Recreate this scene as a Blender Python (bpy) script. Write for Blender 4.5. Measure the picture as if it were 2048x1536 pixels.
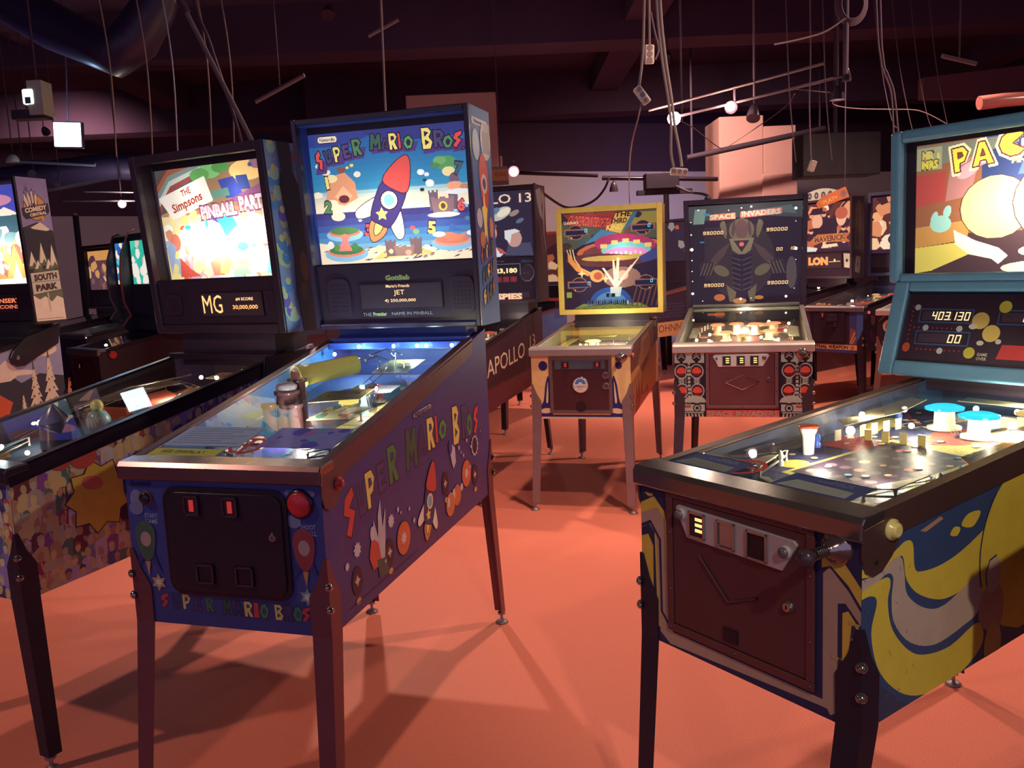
import bpy, math, random
import numpy as np
from mathutils import Vector, Matrix
PI = math.pi
sc = bpy.context.scene
C = sc.collection
for o in list(bpy.data.objects): bpy.data.objects.remove(o)

# ---------------- camera ----------------
CH, CP, CR, CF = 1.4048, 0.1347, -0.0436, 1759.4
cam = bpy.data.objects.new('camera', bpy.data.cameras.new('camera')); C.objects.link(cam)
cam.data.sensor_width = 36; cam.data.lens = 36*CF/2048; cam.data.clip_start = .05
F_ = Vector((0, math.cos(CP), -math.sin(CP))); U0 = Vector((0, math.sin(CP), math.cos(CP))); R0 = Vector((1, 0, 0))
R_ = math.cos(CR)*R0+math.sin(CR)*U0; U_ = -math.sin(CR)*R0+math.cos(CR)*U0
m = Matrix((R_, U_, -F_)).transposed().to_4x4(); m.translation = Vector((0, 0, CH)); cam.matrix_world = m
sc.camera = cam

# ---------------- world, exposure ----------------
sc.view_settings.view_transform = 'Standard'; sc.view_settings.look = 'None'
sc.view_settings.exposure = 0; sc.view_settings.gamma = 1; sc.view_settings.use_curve_mapping = False
sc.cycles.use_denoising = True
sc.cycles.max_bounces = 6; sc.cycles.diffuse_bounces = 3; sc.cycles.glossy_bounces = 3
sc.cycles.transparent_max_bounces = 12; sc.cycles.caustics_reflective = False; sc.cycles.caustics_refractive = False
sc.cycles.sample_clamp_indirect = 4
w = bpy.data.worlds.new('world'); sc.world = w; w.use_nodes = True
bg = w.node_tree.nodes['Background']; bg.inputs[0].default_value = (.46, .42, .78, 1); bg.inputs[1].default_value = 0.58

def light(kind, name, loc, power, col, parent=None, radius=.05, aim=None, angle=120, blend=.5):
    d = bpy.data.lights.new(name, kind); d.energy = power; d.color = col
    if kind in ('POINT', 'SPOT'): d.shadow_soft_size = radius
    if kind == 'SPOT': d.spot_size = math.radians(angle); d.spot_blend = blend
    o = bpy.data.objects.new(name, d); C.objects.link(o); o.location = loc
    if aim: o.rotation_euler = (Vector(aim)-Vector(loc)).to_track_quat('-Z', 'Y').to_euler()
    if parent: o.parent = parent
    return o
WARM = (1, .80, .60); PINK = (1, .72, .56)
# added lamps, some placed from cast shadows, others to brighten the hall: (location, watts, aim, cone)   (fixtures for them are built further down)
HALL_LAMPS = [((3.0, 3.9, 3.05), 165, (-.1, 3.9, .3), 98), ((.8, -1.2, 3.1), 175, (1.15, 1.95, .98), 38),
              ((0.5, 4.4, 3.3), 150, (.5, 4.3, 0), 92), ((-3.2, 1.6, 3.2), 110, (-1.6, 2.8, .6), 76),
              ((1.6, 8.6, 3.2), 340, (2.2, 10.6, .3), 140), ((2.9, 6.2, 3.2), 210, (2.3, 7.0, 0), 110),
              ((-1.2, 6.6, 3.2), 240, (-1.3, 4.4, 0), 90), ((5.6, 4.6, 3.1), 160, (3.6, 5.2, 0), 140),
              ((-5.5, 11.0, 3.2), 200, (-6.0, 14.5, 1.2), 140), ((1.4, 2.5, 3.3), 170, (1.0, 5.0, 1.0), 54)]
HALL_SPOTS = [light('SPOT', 'hall_light', l, p*1.0, PINK if i != 1 else WARM, None, .06, a, c, .6) for i, (l, p, a, c) in enumerate(HALL_LAMPS)]
WALL_BLUE = light('SPOT', 'wall_wash_light', (2.6, 11.6, 1.6), 55, (.45, .5, 1), None, .2, (2.4, 13, 1.7), 120, 1)

# ---------------- helpers ----------------
def s2l(c):
    c = [k+v*(255-k)/255 for v, k in zip(c, (20, 11, 20))]      # lifts every dark colour towards purple: the overall faded tone painted in
    return tuple(((x/255)/12.92 if x/255 <= .04045 else ((x/255+.055)/1.055)**2.4) for x in c)
_mats = {}
def nt(name):
    m = bpy.data.materials.new(name); m.use_nodes = True; n = m.node_tree; n.nodes.clear()
    return m, n
def mat(kind, p=0.5):
    """procedural materials; the base colour, with its raised blacks, is read from a colour attribute"""
    key = (kind, p)
    if key in _mats: return _mats[key]
    m, n = nt('%s_%s' % (kind, p)); N = n.nodes.new; L = n.links.new
    out = N('ShaderNodeOutputMaterial'); at = N('ShaderNodeAttribute'); at.attribute_name = 'Col'
    if kind in ('paint', 'metal', 'plastic'):
        b = N('ShaderNodeBsdfPrincipled'); tx = N('ShaderNodeTexCoord'); no = N('ShaderNodeTexNoise')
        no.inputs['Scale'].default_value = 22 if kind != 'metal' else 9; no.inputs['Detail'].default_value = 5
        L(tx.outputs['Object'], no.inputs['Vector'])
        mr = N('ShaderNodeMapRange'); mr.inputs[3].default_value = .86; mr.inputs[4].default_value = 1.1
        L(no.outputs['Fac'], mr.inputs[0])
        mx = N('ShaderNodeVectorMath'); mx.operation = 'SCALE'; L(at.outputs['Color'], mx.inputs[0]); L(mr.outputs[0], mx.inputs['Scale'])
        L(mx.outputs[0], b.inputs['Base Color']); b.inputs['Roughness'].default_value = p
        if kind == 'metal':
            b.inputs['Metallic'].default_value = .9 if p < .3 else .55
            r2 = N('ShaderNodeMapRange'); r2.inputs[3].default_value = p*.8; r2.inputs[4].default_value = p*1.3
            L(no.outputs['Fac'], r2.inputs[0]); L(r2.outputs[0], b.inputs['Roughness'])
        if kind == 'paint': b.inputs['Specular IOR Level'].default_value = .35
        L(b.outputs[0], out.inputs[0])
    elif kind == 'glow':
        e = N('ShaderNodeEmission'); e.inputs[1].default_value = p; L(at.outputs['Color'], e.inputs[0]); L(e.outputs[0], out.inputs[0])
    elif kind == 'backlit':      # printed translucent glass: evenly backlit, plus real bulbs behind it
        e = N('ShaderNodeEmission'); e.inputs[1].default_value = p; L(at.outputs['Color'], e.inputs[0])
        t = N('ShaderNodeBsdfTranslucent'); L(at.outputs['Color'], t.inputs[0])
        g = N('ShaderNodeBsdfGlossy'); g.inputs['Roughness'].default_value = .05; g.inputs[0].default_value = (.04, .04, .04, 1)
        a = N('ShaderNodeAddShader'); a2 = N('ShaderNodeAddShader'); L(e.outputs[0], a.inputs[0]); L(t.outputs[0], a.inputs[1])
        L(a.outputs[0], a2.inputs[0]); L(g.outputs[0], a2.inputs[1]); L(a2.outputs[0], out.inputs[0])
    elif kind == 'glass':
        t = N('ShaderNodeBsdfTransparent'); g = N('ShaderNodeBsdfGlossy'); g.inputs['Roughness'].default_value = .015
        f = N('ShaderNodeFresnel'); f.inputs[0].default_value = p; mx = N('ShaderNodeMixShader')
        no = N('ShaderNodeTexNoise'); no.inputs['Scale'].default_value = 3; bp = N('ShaderNodeBump'); bp.inputs['Strength'].default_value = .01
        L(no.outputs['Fac'], bp.inputs['Height']); L(bp.outputs[0], g.inputs['Normal'])
        L(f.outputs[0], mx.inputs[0]); L(t.outputs[0], mx.inputs[1]); L(g.outputs[0], mx.inputs[2]); L(mx.outputs[0], out.inputs[0])
    elif kind == 'clear':
        t = N('ShaderNodeBsdfTransparent'); L(at.outputs['Color'], t.inputs[0]); g = N('ShaderNodeBsdfGlossy'); g.inputs['Roughness'].default_value = .1
        mx = N('ShaderNodeMixShader'); mx.inputs[0].default_value = p; L(t.outputs[0], mx.inputs[1]); L(g.outputs[0], mx.inputs[2]); L(mx.outputs[0], out.inputs[0])
    _mats[key] = m
    return m
PAINT = ('paint', .45); GLOSSP = ('plastic', .25); METAL = ('metal', .32); CHROME = ('metal', .12); SATIN = ('metal', .42); RUBBER = ('paint', .75)

def clip_poly(p, cl):
    for i in range(len(cl)):
        a, b = cl[i], cl[(i+1) % len(cl)]
        ex, ey = b[0]-a[0], b[1]-a[1]
        ins = lambda q: ex*(q[1]-a[1])-ey*(q[0]-a[0]) >= -1e-9
        o = []
        for j in range(len(p)):
            s, e = p[j-1], p[j]; si, ei = ins(s), ins(e)
            if si != ei:
                d1 = ex*(s[1]-a[1])-ey*(s[0]-a[0]); d2 = ex*(e[1]-a[1])-ey*(e[0]-a[0]); t = d1/(d1-d2)
                o.append((s[0]+t*(e[0]-s[0]), s[1]+t*(e[1]-s[1])))
            if ei: o.append(e)
        p = o
        if len(p) < 3: return []
    return p
_txt = {}
def text_tris(s, bold):
    k = (s, bold)
    if k in _txt: return _txt[k]
    cu = bpy.data.curves.new('t', 'FONT'); cu.body = s; cu.offset = bold; cu.resolution_u = 2
    o = bpy.data.objects.new('t', cu); C.objects.link(o)
    dg = bpy.context.evaluated_depsgraph_get(); me = o.evaluated_get(dg).to_mesh(); me.calc_loop_triangles()
    V = [v.co for v in me.vertices]; T = [[(V[i].x, V[i].y) for i in t.vertices] for t in me.loop_triangles]
    bpy.data.objects.remove(o); bpy.data.curves.remove(cu)
    xs = [p[0] for t in T for p in t] or [0]; ys = [p[1] for t in T for p in t] or [0]
    r = (T, min(xs), max(xs), min(ys), max(ys)); _txt[k] = r
    return r
GLY = {'S': ([(.92, 1), (.3, .86), (.08, .55), (.5, .42), (.12, .12), (.42, 0), (.95, .46), (.52, .62), (.98, .8)], []),
 'U': ([(.05, 1), (.3, 1), (.36, .3), (.6, .3), (.7, 1), (.95, 1), (.85, .05), (.2, 0)], []),
 'P': ([(.1, 0), (.05, 1), (.7, 1), (.95, .75), (.7, .4), (.4, .35), (.38, 0)], [[(.36, .55), (.36, .8), (.6, .78), (.66, .62)]]),
 'E': ([(.1, 0), (.05, 1), (.9, 1), (.88, .78), (.35, .76), (.36, .6), (.75, .6), (.74, .4), (.38, .4), (.4, .22), (.95, .22), (.95, 0)], []),
 'R': ([(.1, 0), (.05, 1), (.7, 1), (.95, .75), (.66, .45), (.98, 0), (.65, 0), (.4, .36), (.38, 0)], [[(.36, .58), (.36, .8), (.6, .78), (.64, .64)]]),
 'M': ([(0, 0), (.1, 1), (.35, 1), (.5, .62), (.7, 1), (.92, 1), (1, 0), (.75, 0), (.75, .5), (.52, .22), (.3, .5), (.25, 0)], []),
 'A': ([(0, 0), (.38, 1), (.64, 1), (1, 0), (.74, 0), (.66, .22), (.35, .22), (.26, 0)], [[(.4, .4), (.62, .4), (.52, .7)]]),
 'I': ([(.22, 0), (.28, 1), (.74, 1), (.78, 0)], []),
 'O': ([(.3, 0), (0, .4), (.2, .85), (.6, 1), (1, .6), (.75, .05)], [[(.42, .27), (.32, .5), (.48, .7), (.7, .55), (.62, .3)]]),
 'B': ([(.1, 0), (.05, 1), (.65, 1), (.88, .8), (.65, .55), (.95, .3), (.75, 0)], [[(.34, .62), (.34, .82), (.6, .76)], [(.36, .2), (.36, .42), (.64, .3)]]),
 'N': ([(0, 0), (.05, 1), (.3, 1), (.7, .45), (.7, 1), (.95, 1), (1, 0), (.75, 0), (.3, .55), (.28, 0)], []),
 'C': ([(1, .82), (.8, .97), (.45, 1), (.12, .8), (0, .5), (.12, .2), (.45, 0), (.8, .03), (1, .2), (.5, .5)], []),
 '-': ([(0, .35), (0, .65), (1, .65), (1, .35)], []), '.': ([(.3, 0), (.28, .2), (.72, .22), (.75, 0)], [])}
SEG = {'0': 'abcdef', '1': 'bc', '2': 'abged', '3': 'abgcd', '4': 'fgbc', '9': 'abcdfg', '8': 'abcdefg', '5': 'afgcd', '6': 'afgcde', '7': 'abc'}
class Art:
    def __init__(s, base, col, clip=True):
        s.P = [(list(base), s2l(col))]; s.clip = list(base) if clip else None
        xs = [p[0] for p in base]; ys = [p[1] for p in base]; s.x0, s.x1, s.y0, s.y1 = min(xs), max(xs), min(ys), max(ys)
        s.base = col
        a = sum(base[i-1][0]*base[i][1]-base[i][0]*base[i-1][1] for i in range(len(base)))
        if s.clip and a < 0: s.clip.reverse()
    def fp(s, u, v): return (s.x0+u*(s.x1-s.x0), s.y0+v*(s.y1-s.y0))
    def poly(s, pts, c, lin=False):
        pts = list(pts)
        if s.clip: pts = clip_poly(pts, s.clip)
        if len(pts) >= 3: s.P.append((pts, c if lin else s2l(c)))
        return s
    def rect(s, x0, y0, x1, y1, c): return s.poly([(x0, y0), (x1, y0), (x1, y1), (x0, y1)], c)
    def ell(s, x, y, rx, ry, c, rot=0, n=18, a0=0, a1=2*PI):
        cr, sr = math.cos(rot), math.sin(rot); P = []
        full = abs(a1-a0-2*PI) < 1e-6
        for i in range(n if full else n+1):
            a = a0+(a1-a0)*i/n; px, py = rx*math.cos(a), ry*math.sin(a); P.append((x+px*cr-py*sr, y+px*sr+py*cr))
        if not full: P.append((x, y))
        return s.poly(P, c)
    def ring(s, x, y, rx, ry, w, c, c2): s.ell(x, y, rx, ry, c); return s.ell(x, y, rx-w, ry-w, c2)
    def star(s, x, y, r, c, n=5, k=.45, rot=0):
        return s.poly([(x+(r if i % 2 == 0 else r*k)*math.sin(rot+i*PI/n), y+(r if i % 2 == 0 else r*k)*math.cos(rot+i*PI/n)) for i in range(2*n)], c)
    def line(s, pts, w, c, closed=False):
        pts = list(pts); n = len(pts)
        for i in range(n if closed else n-1):
            a, b = pts[i], pts[(i+1) % n]; dx, dy = b[0]-a[0], b[1]-a[1]; l = math.hypot(dx, dy) or 1
            nx, ny = -dy/l*w/2, dx/l*w/2; ex, ey = dx/l*w/3, dy/l*w/3
            s.poly([(a[0]-ex+nx, a[1]-ey+ny), (a[0]-ex-nx, a[1]-ey-ny), (b[0]+ex-nx, b[1]+ey-ny), (b[0]+ex+nx, b[1]+ey+ny)], c)
        return s
    def text(s, t, x, y, w, h, c, bold=.0, slope=0, rot=0, mir=False, ital=0, out=None, flip=False):
        """text centred at x,y, fitted into w x h"""
        if out: s.text(t, x, y, w*1.02+out[1]*.6, h+out[1]*1.2, out[0], bold+.05, slope, rot, mir, ital)
        T, a, b, d, e = text_tris(t, bold); sx = w/max(b-a, 1e-6); sy = h/max(e-d, 1e-6); cr, sr = math.cos(rot), math.sin(rot)
        for tr in T:
            q = []
            for px, py in tr:
                X = (px-(a+b)/2)*sx; Y = (py-(d+e)/2)*sy
                if mir: X = -X
                if flip: Y = -Y
                X += ital*Y; Y += slope*X; q.append((x+X*cr-Y*sr, y+X*sr+Y*cr))
            s.poly(q, c)
        return s
    def glyph(s, ch, x, y, w, h, c, oc=(30, 20, 35), rot=0, ow=.006, hole=None):
        o, hs = GLY[ch]; cr, sr = math.cos(rot), math.sin(rot)
        f = lambda P: [(x+(a-.5)*w*cr-(b-.5)*h*sr, y+(a-.5)*w*sr+(b-.5)*h*cr) for a, b in P]
        s.line(f(o), ow*2, oc, True)
        s.poly(f(o), c)
        for q in hs: s.line(f(q), ow, oc, True); s.poly(f(q), hole or s.base)
        return s
    def seg(s, t, x, y, w, h, c, ital=.12):
        """seven-segment digits, x,y is the lower-left corner"""
        n = len(t.replace('.', '').replace(',', '')); dw = w/n; i = 0
        for ch in t:
            if ch in '.,': s.rect(x+i*dw-.06*dw, y, x+i*dw+.08*dw, y+.12*h, c); continue
            X = x+i*dw+.1*dw; W = dw*.72; k = W*.2; i += 1
            if ch == ' ': continue
            R = dict(a=(0, h-k, W, h), g=(0, h/2-k/2, W, h/2+k/2), d=(0, 0, W, k), f=(0, h/2, k, h), b=(W-k, h/2, W, h), e=(0, 0, k, h/2), c=(W-k, 0, W, h/2))
            for q in SEG[ch]:
                x0, y0, x1, y1 = R[q]; s.poly([(X+a+ital*b, y+b) for a, b in ((x0, y0), (x1, y0), (x1, y1), (x0, y1))], c)
        return s
    def blobs(s, n, x0, y0, x1, y1, r0, r1, cols, seed=1, asp=1.0):
        R = random.Random(seed)
        for i in range(n):
            a = R.uniform(r0, r1); x, y = R.uniform(x0, x1), R.uniform(y0, y1); k = R.randint(5, 9); ph = R.random()*6
            s.poly([(x+a*asp*R.uniform(.6, 1.1)*math.cos(ph+j*2*PI/k), y+a*R.uniform(.6, 1.1)*math.sin(ph+j*2*PI/k)) for j in range(k)], R.choice(cols))
        return s
    def crowd(s, x0, x1, ytop, ybot, h, cols, skin, seed=2, slope=0):
        """rows of simple generic people, heads over shoulders"""
        R = random.Random(seed); y = ytop; row = 0
        while y > ybot-h:
            x = x0+(row % 2)*h*.3
            while x < x1:
                yy = y+slope*(x-x0)+R.uniform(-.15, .15)*h; c = R.choice(cols); k = R.uniform(.85, 1.2)*h
                s.poly([(x-.36*k, yy-.9*k), (x-.3*k, yy-.1*k), (x-.12*k, yy+.04*k), (x+.12*k, yy+.04*k), (x+.3*k, yy-.1*k), (x+.36*k, yy-.9*k)], c)
                hx, rt = x+R.uniform(-.05, .05)*k, R.uniform(-.3, .3); sk_ = R.choice(skin)
                s.ell(hx, yy+.24*k, .16*k, .24*k, sk_, rt, 9)
                q = R.random()
                if q < .6: s.poly([(hx-.18*k, yy+.30*k), (hx-.14*k, yy+.48*k), (hx+.02*k, yy+.54*k), (hx+.17*k, yy+.44*k), (hx+.17*k, yy+.28*k), (hx+.05*k, yy+.38*k)], R.choice(cols))
                if q > .45: s.ell(hx+.24*k, yy-.2*k, .09*k, .15*k, sk_, .5, 7)
                if q > .7: s.poly([(hx-.04*k, yy-.02*k), (hx+.05*k, yy-.02*k), (hx+.02*k, yy-.4*k)], R.choice(cols))
                x += R.uniform(.5, .72)*h
            y -= h*.62; row += 1
        return s

class B:
    def __init__(s, col=(128, 128, 128)): s.v = []; s.f = []; s.c = []; s.col = s2l(col); s.sm = []
    def k(s, c): s.col = s2l(c); return s
    def add(s, V, F, sm=False):
        o = len(s.v); s.v += [tuple(q) for q in V]; s.f += [tuple(i+o for i in f) for f in F]; s.c += [s.col]*len(F); s.sm += [sm]*len(F); return s
    def box(s, x0, y0, z0, x1, y1, z1):
        V = [(x, y, z) for z in (z0, z1) for y in (y0, y1) for x in (x0, x1)]
        return s.add(V, [(0, 2, 3, 1), (4, 5, 7, 6), (0, 1, 5, 4), (2, 6, 7, 3), (0, 4, 6, 2), (1, 3, 7, 5)])
    def hexa(s, V): # 8 corners ordered like box
        return s.add(V, [(0, 2, 3, 1), (4, 5, 7, 6), (0, 1, 5, 4), (2, 6, 7, 3), (0, 4, 6, 2), (1, 3, 7, 5)])
    def prism(s, P, ax, a, b):
        n = len(P); ar = sum(P[i-1][0]*P[i][1]-P[i][0]*P[i-1][1] for i in range(n))
        if ar < 0: P = P[::-1]
        f = {'x': lambda p, t: (t, p[0], p[1]), 'y': lambda p, t: (p[0], t, p[1]), 'z': lambda p, t: (p[0], p[1], t)}[ax]
        V = [f(p, a) for p in P]+[f(p, b) for p in P]
        F = [tuple(range(n))[::-1], tuple(range(n, 2*n))]+[(i, (i+1) % n, n+(i+1) % n, n+i) for i in range(n)]
        if ax == 'y': F = [q[::-1] for q in F]
        return s.add(V, F)
    def tube(s, P, r, n=8, cap=True):
        P = [Vector(p) for p in P]; V = []; F = []; up = None
        for i, p in enumerate(P):
            d = (P[min(i+1, len(P)-1)]-P[max(i-1, 0)]).normalized()
            if up is None: up = Vector((0, 0, 1)) if abs(d.z) < .9 else Vector((1, 0, 0))
            a = d.cross(up); a = a.normalized() if a.length > 1e-6 else Vector((1, 0, 0)); b = a.cross(d).normalized(); up = b
            rr = r[i] if isinstance(r, (list, tuple)) else r
            V += [p+a*rr*math.cos(2*PI*j/n)+b*rr*math.sin(2*PI*j/n) for j in range(n)]
        for i in range(len(P)-1):
            for j in range(n): F.append((i*n+j, i*n+(j+1) % n, (i+1)*n+(j+1) % n, (i+1)*n+j))
        s.add(V, F, True)
        if cap: s.add(V[:n], [tuple(range(n))[::-1]]); s.add(V[-n:], [tuple(range(n))])
        return s
    def lathe(s, prof, c=(0, 0, 0), n=16, ax=(0, 0, 1)):
        q = Vector((0, 0, 1)).rotation_difference(Vector(ax).normalized()); c = Vector(c); V = []; F = []
        for r, z in prof: V += [c+q @ Vector((r*math.cos(2*PI*j/n), r*math.sin(2*PI*j/n), z)) for j in range(n)]
        for i in range(len(prof)-1):
            for j in range(n): F.append((i*n+j, i*n+(j+1) % n, (i+1)*n+(j+1) % n, (i+1)*n+j))
        s.add(V, F, True)
        if prof[0][0] > 1e-5: s.add(V[:n], [tuple(range(n))[::-1]])
        if prof[-1][0] > 1e-5: s.add(V[-n:], [tuple(range(n))])
        return s
    def ball(s, c, r, n=10, k=1.0):
        return s.lathe([(max(r*math.sin(PI*i/6), 1e-6), -r*k*math.cos(PI*i/6)) for i in range(7)], c, n)
    def art(s, A, f, step=4e-5):
        """lay flat artwork on a surface: f(x, y, lift) -> point"""
        step = min(step, .0028/max(len(A.P), 1))
        for i, (P, c) in enumerate(A.P):
            o = len(s.v); s.v += [tuple(f(x, y, 3e-4+i*step)) for x, y in P]; s.f.append(tuple(range(o, o+len(P)))); s.c.append(c); s.sm.append(False)
        return s
    def build(s, name, mt, parent=None, bevel=0, loc=None, seg=2):
        me = bpy.data.meshes.new(name); me.from_pydata(s.v, [], s.f); me.update()
        a = me.color_attributes.new('Col', 'BYTE_COLOR', 'CORNER') if False else me.color_attributes.new('Col', 'FLOAT_COLOR', 'CORNER')
        buf = []
        for p in me.polygons: buf += list(s.c[p.index]+(1.0,))*p.loop_total
        a.data.foreach_set('color', buf); me.polygons.foreach_set('use_smooth', s.sm)
        me.materials.append(mat(*mt) if isinstance(mt, tuple) else mt)
        o = bpy.data.objects.new(name, me); C.objects.link(o)
        if parent: o.parent = parent
        if loc: o.location = loc
        if bevel:
            b = o.modifiers.new('bevel', 'BEVEL'); b.width = bevel; b.segments = seg; b.limit_method = 'ANGLE'; b.angle_limit = .9
        return o
def print_sheet(name, A, f, cell, mt, parent):
    """one single sheet of glass, cut into small cells that carry the printed colours of the artwork (so lamps behind shine through every part)"""
    nx, ny = int((A.x1-A.x0)/cell), int((A.y1-A.y0)/cell); gx = np.linspace(A.x0, A.x1, nx+1); gy = np.linspace(A.y0, A.y1, ny+1)
    cx = (gx[1:]+gx[:-1])/2; cy = (gy[1:]+gy[:-1])/2; col = np.zeros((ny, nx, 3)); col[:] = A.P[0][1]
    for P, c in A.P[1:]:
        xs = [p[0] for p in P]; ys = [p[1] for p in P]
        i0, i1 = np.searchsorted(cx, (min(xs), max(xs))); j0, j1 = np.searchsorted(cy, (min(ys), max(ys)))
        if i1 <= i0 or j1 <= j0: continue
        X, Y = np.meshgrid(cx[i0:i1], cy[j0:j1]); ins = np.zeros(X.shape, bool)
        for k in range(len(P)):
            (xa, ya), (xb, yb) = P[k-1], P[k]
            if ya == yb: continue
            ins ^= ((ya > Y) != (yb > Y)) & (X < (xb-xa)*(Y-ya)/(yb-ya)+xa)
        col[j0:j1, i0:i1][ins] = c
    V = np.array([f(x, y, 0) for y in gy for x in gx], dtype=np.float32); idx = np.arange((nx+1)*(ny+1)).reshape(ny+1, nx+1)
    F = np.stack([idx[:-1, :-1], idx[:-1, 1:], idx[1:, 1:], idx[1:, :-1]], -1).reshape(-1, 4)
    me = bpy.data.meshes.new(name); me.vertices.add(len(V)); me.vertices.foreach_set('co', V.ravel()); me.loops.add(F.size); me.loops.foreach_set('vertex_index', F.ravel().astype(np.int32))
    me.polygons.add(len(F)); me.polygons.foreach_set('loop_start', np.arange(0, F.size, 4, dtype=np.int32)); me.update(calc_edges=True); me.validate()
    a = me.color_attributes.new('Col', 'FLOAT_COLOR', 'CORNER'); c4 = np.ones((len(F), 4, 4), dtype=np.float32); c4[:, :, :3] = col.reshape(-1, 1, 3); a.data.foreach_set('color', c4.ravel())
    me.materials.append(mat(*mt)); o = bpy.data.objects.new(name, me); C.objects.link(o); o.parent = parent
    return o
def thing(name, label, cat, loc=(0, 0, 0), rz=0, group=None):
    o = bpy.data.objects.new(name, None); o.empty_display_size = .1; C.objects.link(o); o.location = loc; o.rotation_euler = (0, 0, rz)
    return tag(o, label, cat, group)
def tag(o, label, cat, group=None):
    o['label'] = label; o['category'] = cat
    if group: o['group'] = group
    return o
def struct(o): o['kind'] = 'structure'; return o
# ---------------- machine geometry (metres; x, y on the floor, turn) ----------------
GEO = dict(
 A=dict(pos=(-.743, 2.151, -.299), BWb=.656, W=.569, L=1.283, zft=.941, zfb=.514, zrt=1.181, zrb=.55, BW=.677, BT=1.951, BB=1.194, BD=.213, by=.06, tilt=-.064, fx=.007, fy=.053),
 D=dict(pos=(.449, 1.749, -.978), BWb=.763, W=.577, L=1.242, zft=.931, zfb=.525, zrt=1.028, zrb=.58, BW=.751, BT=1.743, BB=1.05, BD=.19, by=.054, tilt=.007, fx=-.03, fy=.06),
 B=dict(pos=(.384, 4.877, -.283), BWb=.70, W=.564, L=1.296, zft=.928, zfb=.529, zrt=1.017, zrb=.58, BW=.705, BT=1.763, BB=1.051, BD=.178, by=-.052, tilt=0, fx=.009, fy=.035),
 C=dict(pos=(1.211, 4.581, -.279), BWb=.74, W=.702, L=1.323, zft=.94, zfb=.555, zrt=1.1, zrb=.58, BW=.765, BT=1.764, BB=1.063, BD=.208, by=.022, tilt=0, fx=.02, fy=.05),
 E=dict(pos=(-1.67, 2.546, -.493), BWb=.70, W=.57, L=1.312, zft=.898, zfb=.513, zrt=1.13, zrb=.58, BW=.714, BT=1.895, BB=1.185, BD=.171, by=-.045, tilt=-.061, fx=.033, fy=0),
 G=dict(pos=(-.466, 5.202, -.335), BWb=.70, W=.57, L=1.322, zft=.92, zfb=.52, zrt=1.1, zrb=.58, BW=.69, BT=1.942, BB=1.14, BD=.225, by=-.023, tilt=0, fx=.024, fy=.056),
 F=dict(pos=(-3.385, 4.095, -.335), BWb=.70, W=.57, L=1.32, zft=.92, zfb=.52, zrt=1.144, zrb=.58, BW=.68, BT=2.01, BB=1.184, BD=.208, by=.002, tilt=-.028, fx=.02, fy=.05),
 J=dict(pos=(2.818, 7.672, -.867), BWb=.70, W=.569, L=1.313, zft=.921, zfb=.523, zrt=1.1, zrb=.58, BW=.70, BT=1.945, BB=1.14, BD=.15, by=.12, tilt=0, fx=.03, fy=.03),
 K=dict(pos=(2.14, 8.388, -1.10), BWb=.70, W=.57, L=1.32, zft=.92, zfb=.52, zrt=1.1, zrb=.58, BW=.69, BT=1.917, BB=1.13, BD=.16, by=.03, tilt=0, fx=.02, fy=.045),
 H=dict(pos=(-3.291, 6.767, -.747), BWb=.70, W=.57, L=1.268, zft=.899, zfb=.52, zrt=1.125, zrb=.58, BW=.69, BT=1.824, BB=1.12, BD=.41, by=-.32, tilt=.02, fx=.02, fy=.05),
 I=dict(pos=(-4.093, 8.235, -.703), BWb=.70, W=.569, L=1.278, zft=.935, zfb=.52, zrt=1.1, zrb=.58, BW=.70, BT=1.873, BB=1.12, BD=.387, by=-.296, tilt=0, fx=.02, fy=.05),
 P=dict(pos=(-4.98, 8.534, -.684), BWb=.70, W=.57, L=1.321, zft=.92, zfb=.52, zrt=1.1, zrb=.58, BW=.70, BT=1.8, BB=1.13, BD=.218, by=.0, tilt=0, fx=.02, fy=.05),
 N=dict(pos=(.971, 9.646, -.924), BWb=.70, W=.568, L=1.317, zft=.92, zfb=.52, zrt=1.1, zrb=.538, BW=.707, BT=1.856, BB=1.10, BD=.15, by=.2, tilt=0, fx=.02, fy=.05),
 L=dict(pos=(3.10, 6.725, -.80), BWb=.70, W=.57, L=1.32, zft=.927, zfb=.521, zrt=1.1, zrb=.58, BW=.70, BT=1.9, BB=1.12, BD=.22, by=0, tilt=0, fx=.02, fy=.05),
 S=dict(pos=(-.303, 7.409, -.476), BWb=.69, W=.569, L=1.32, zft=.92, zfb=.52, zrt=1.0, zrb=.58, BW=.69, BT=1.694, BB=1.05, BD=.2, by=-.03, tilt=0, fx=.011, fy=.06),
 Q=dict(pos=(1.075, 1.235, -.978), BWb=.70, W=.57, L=1.3, zft=.93, zfb=.52, zrt=1.08, zrb=.58, BW=.70, BT=1.85, BB=1.12, BD=.2, by=0, tilt=0, fx=.02, fy=.03))

BLACKC = (20, 20, 34); CHR = (205, 195, 190)

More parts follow.
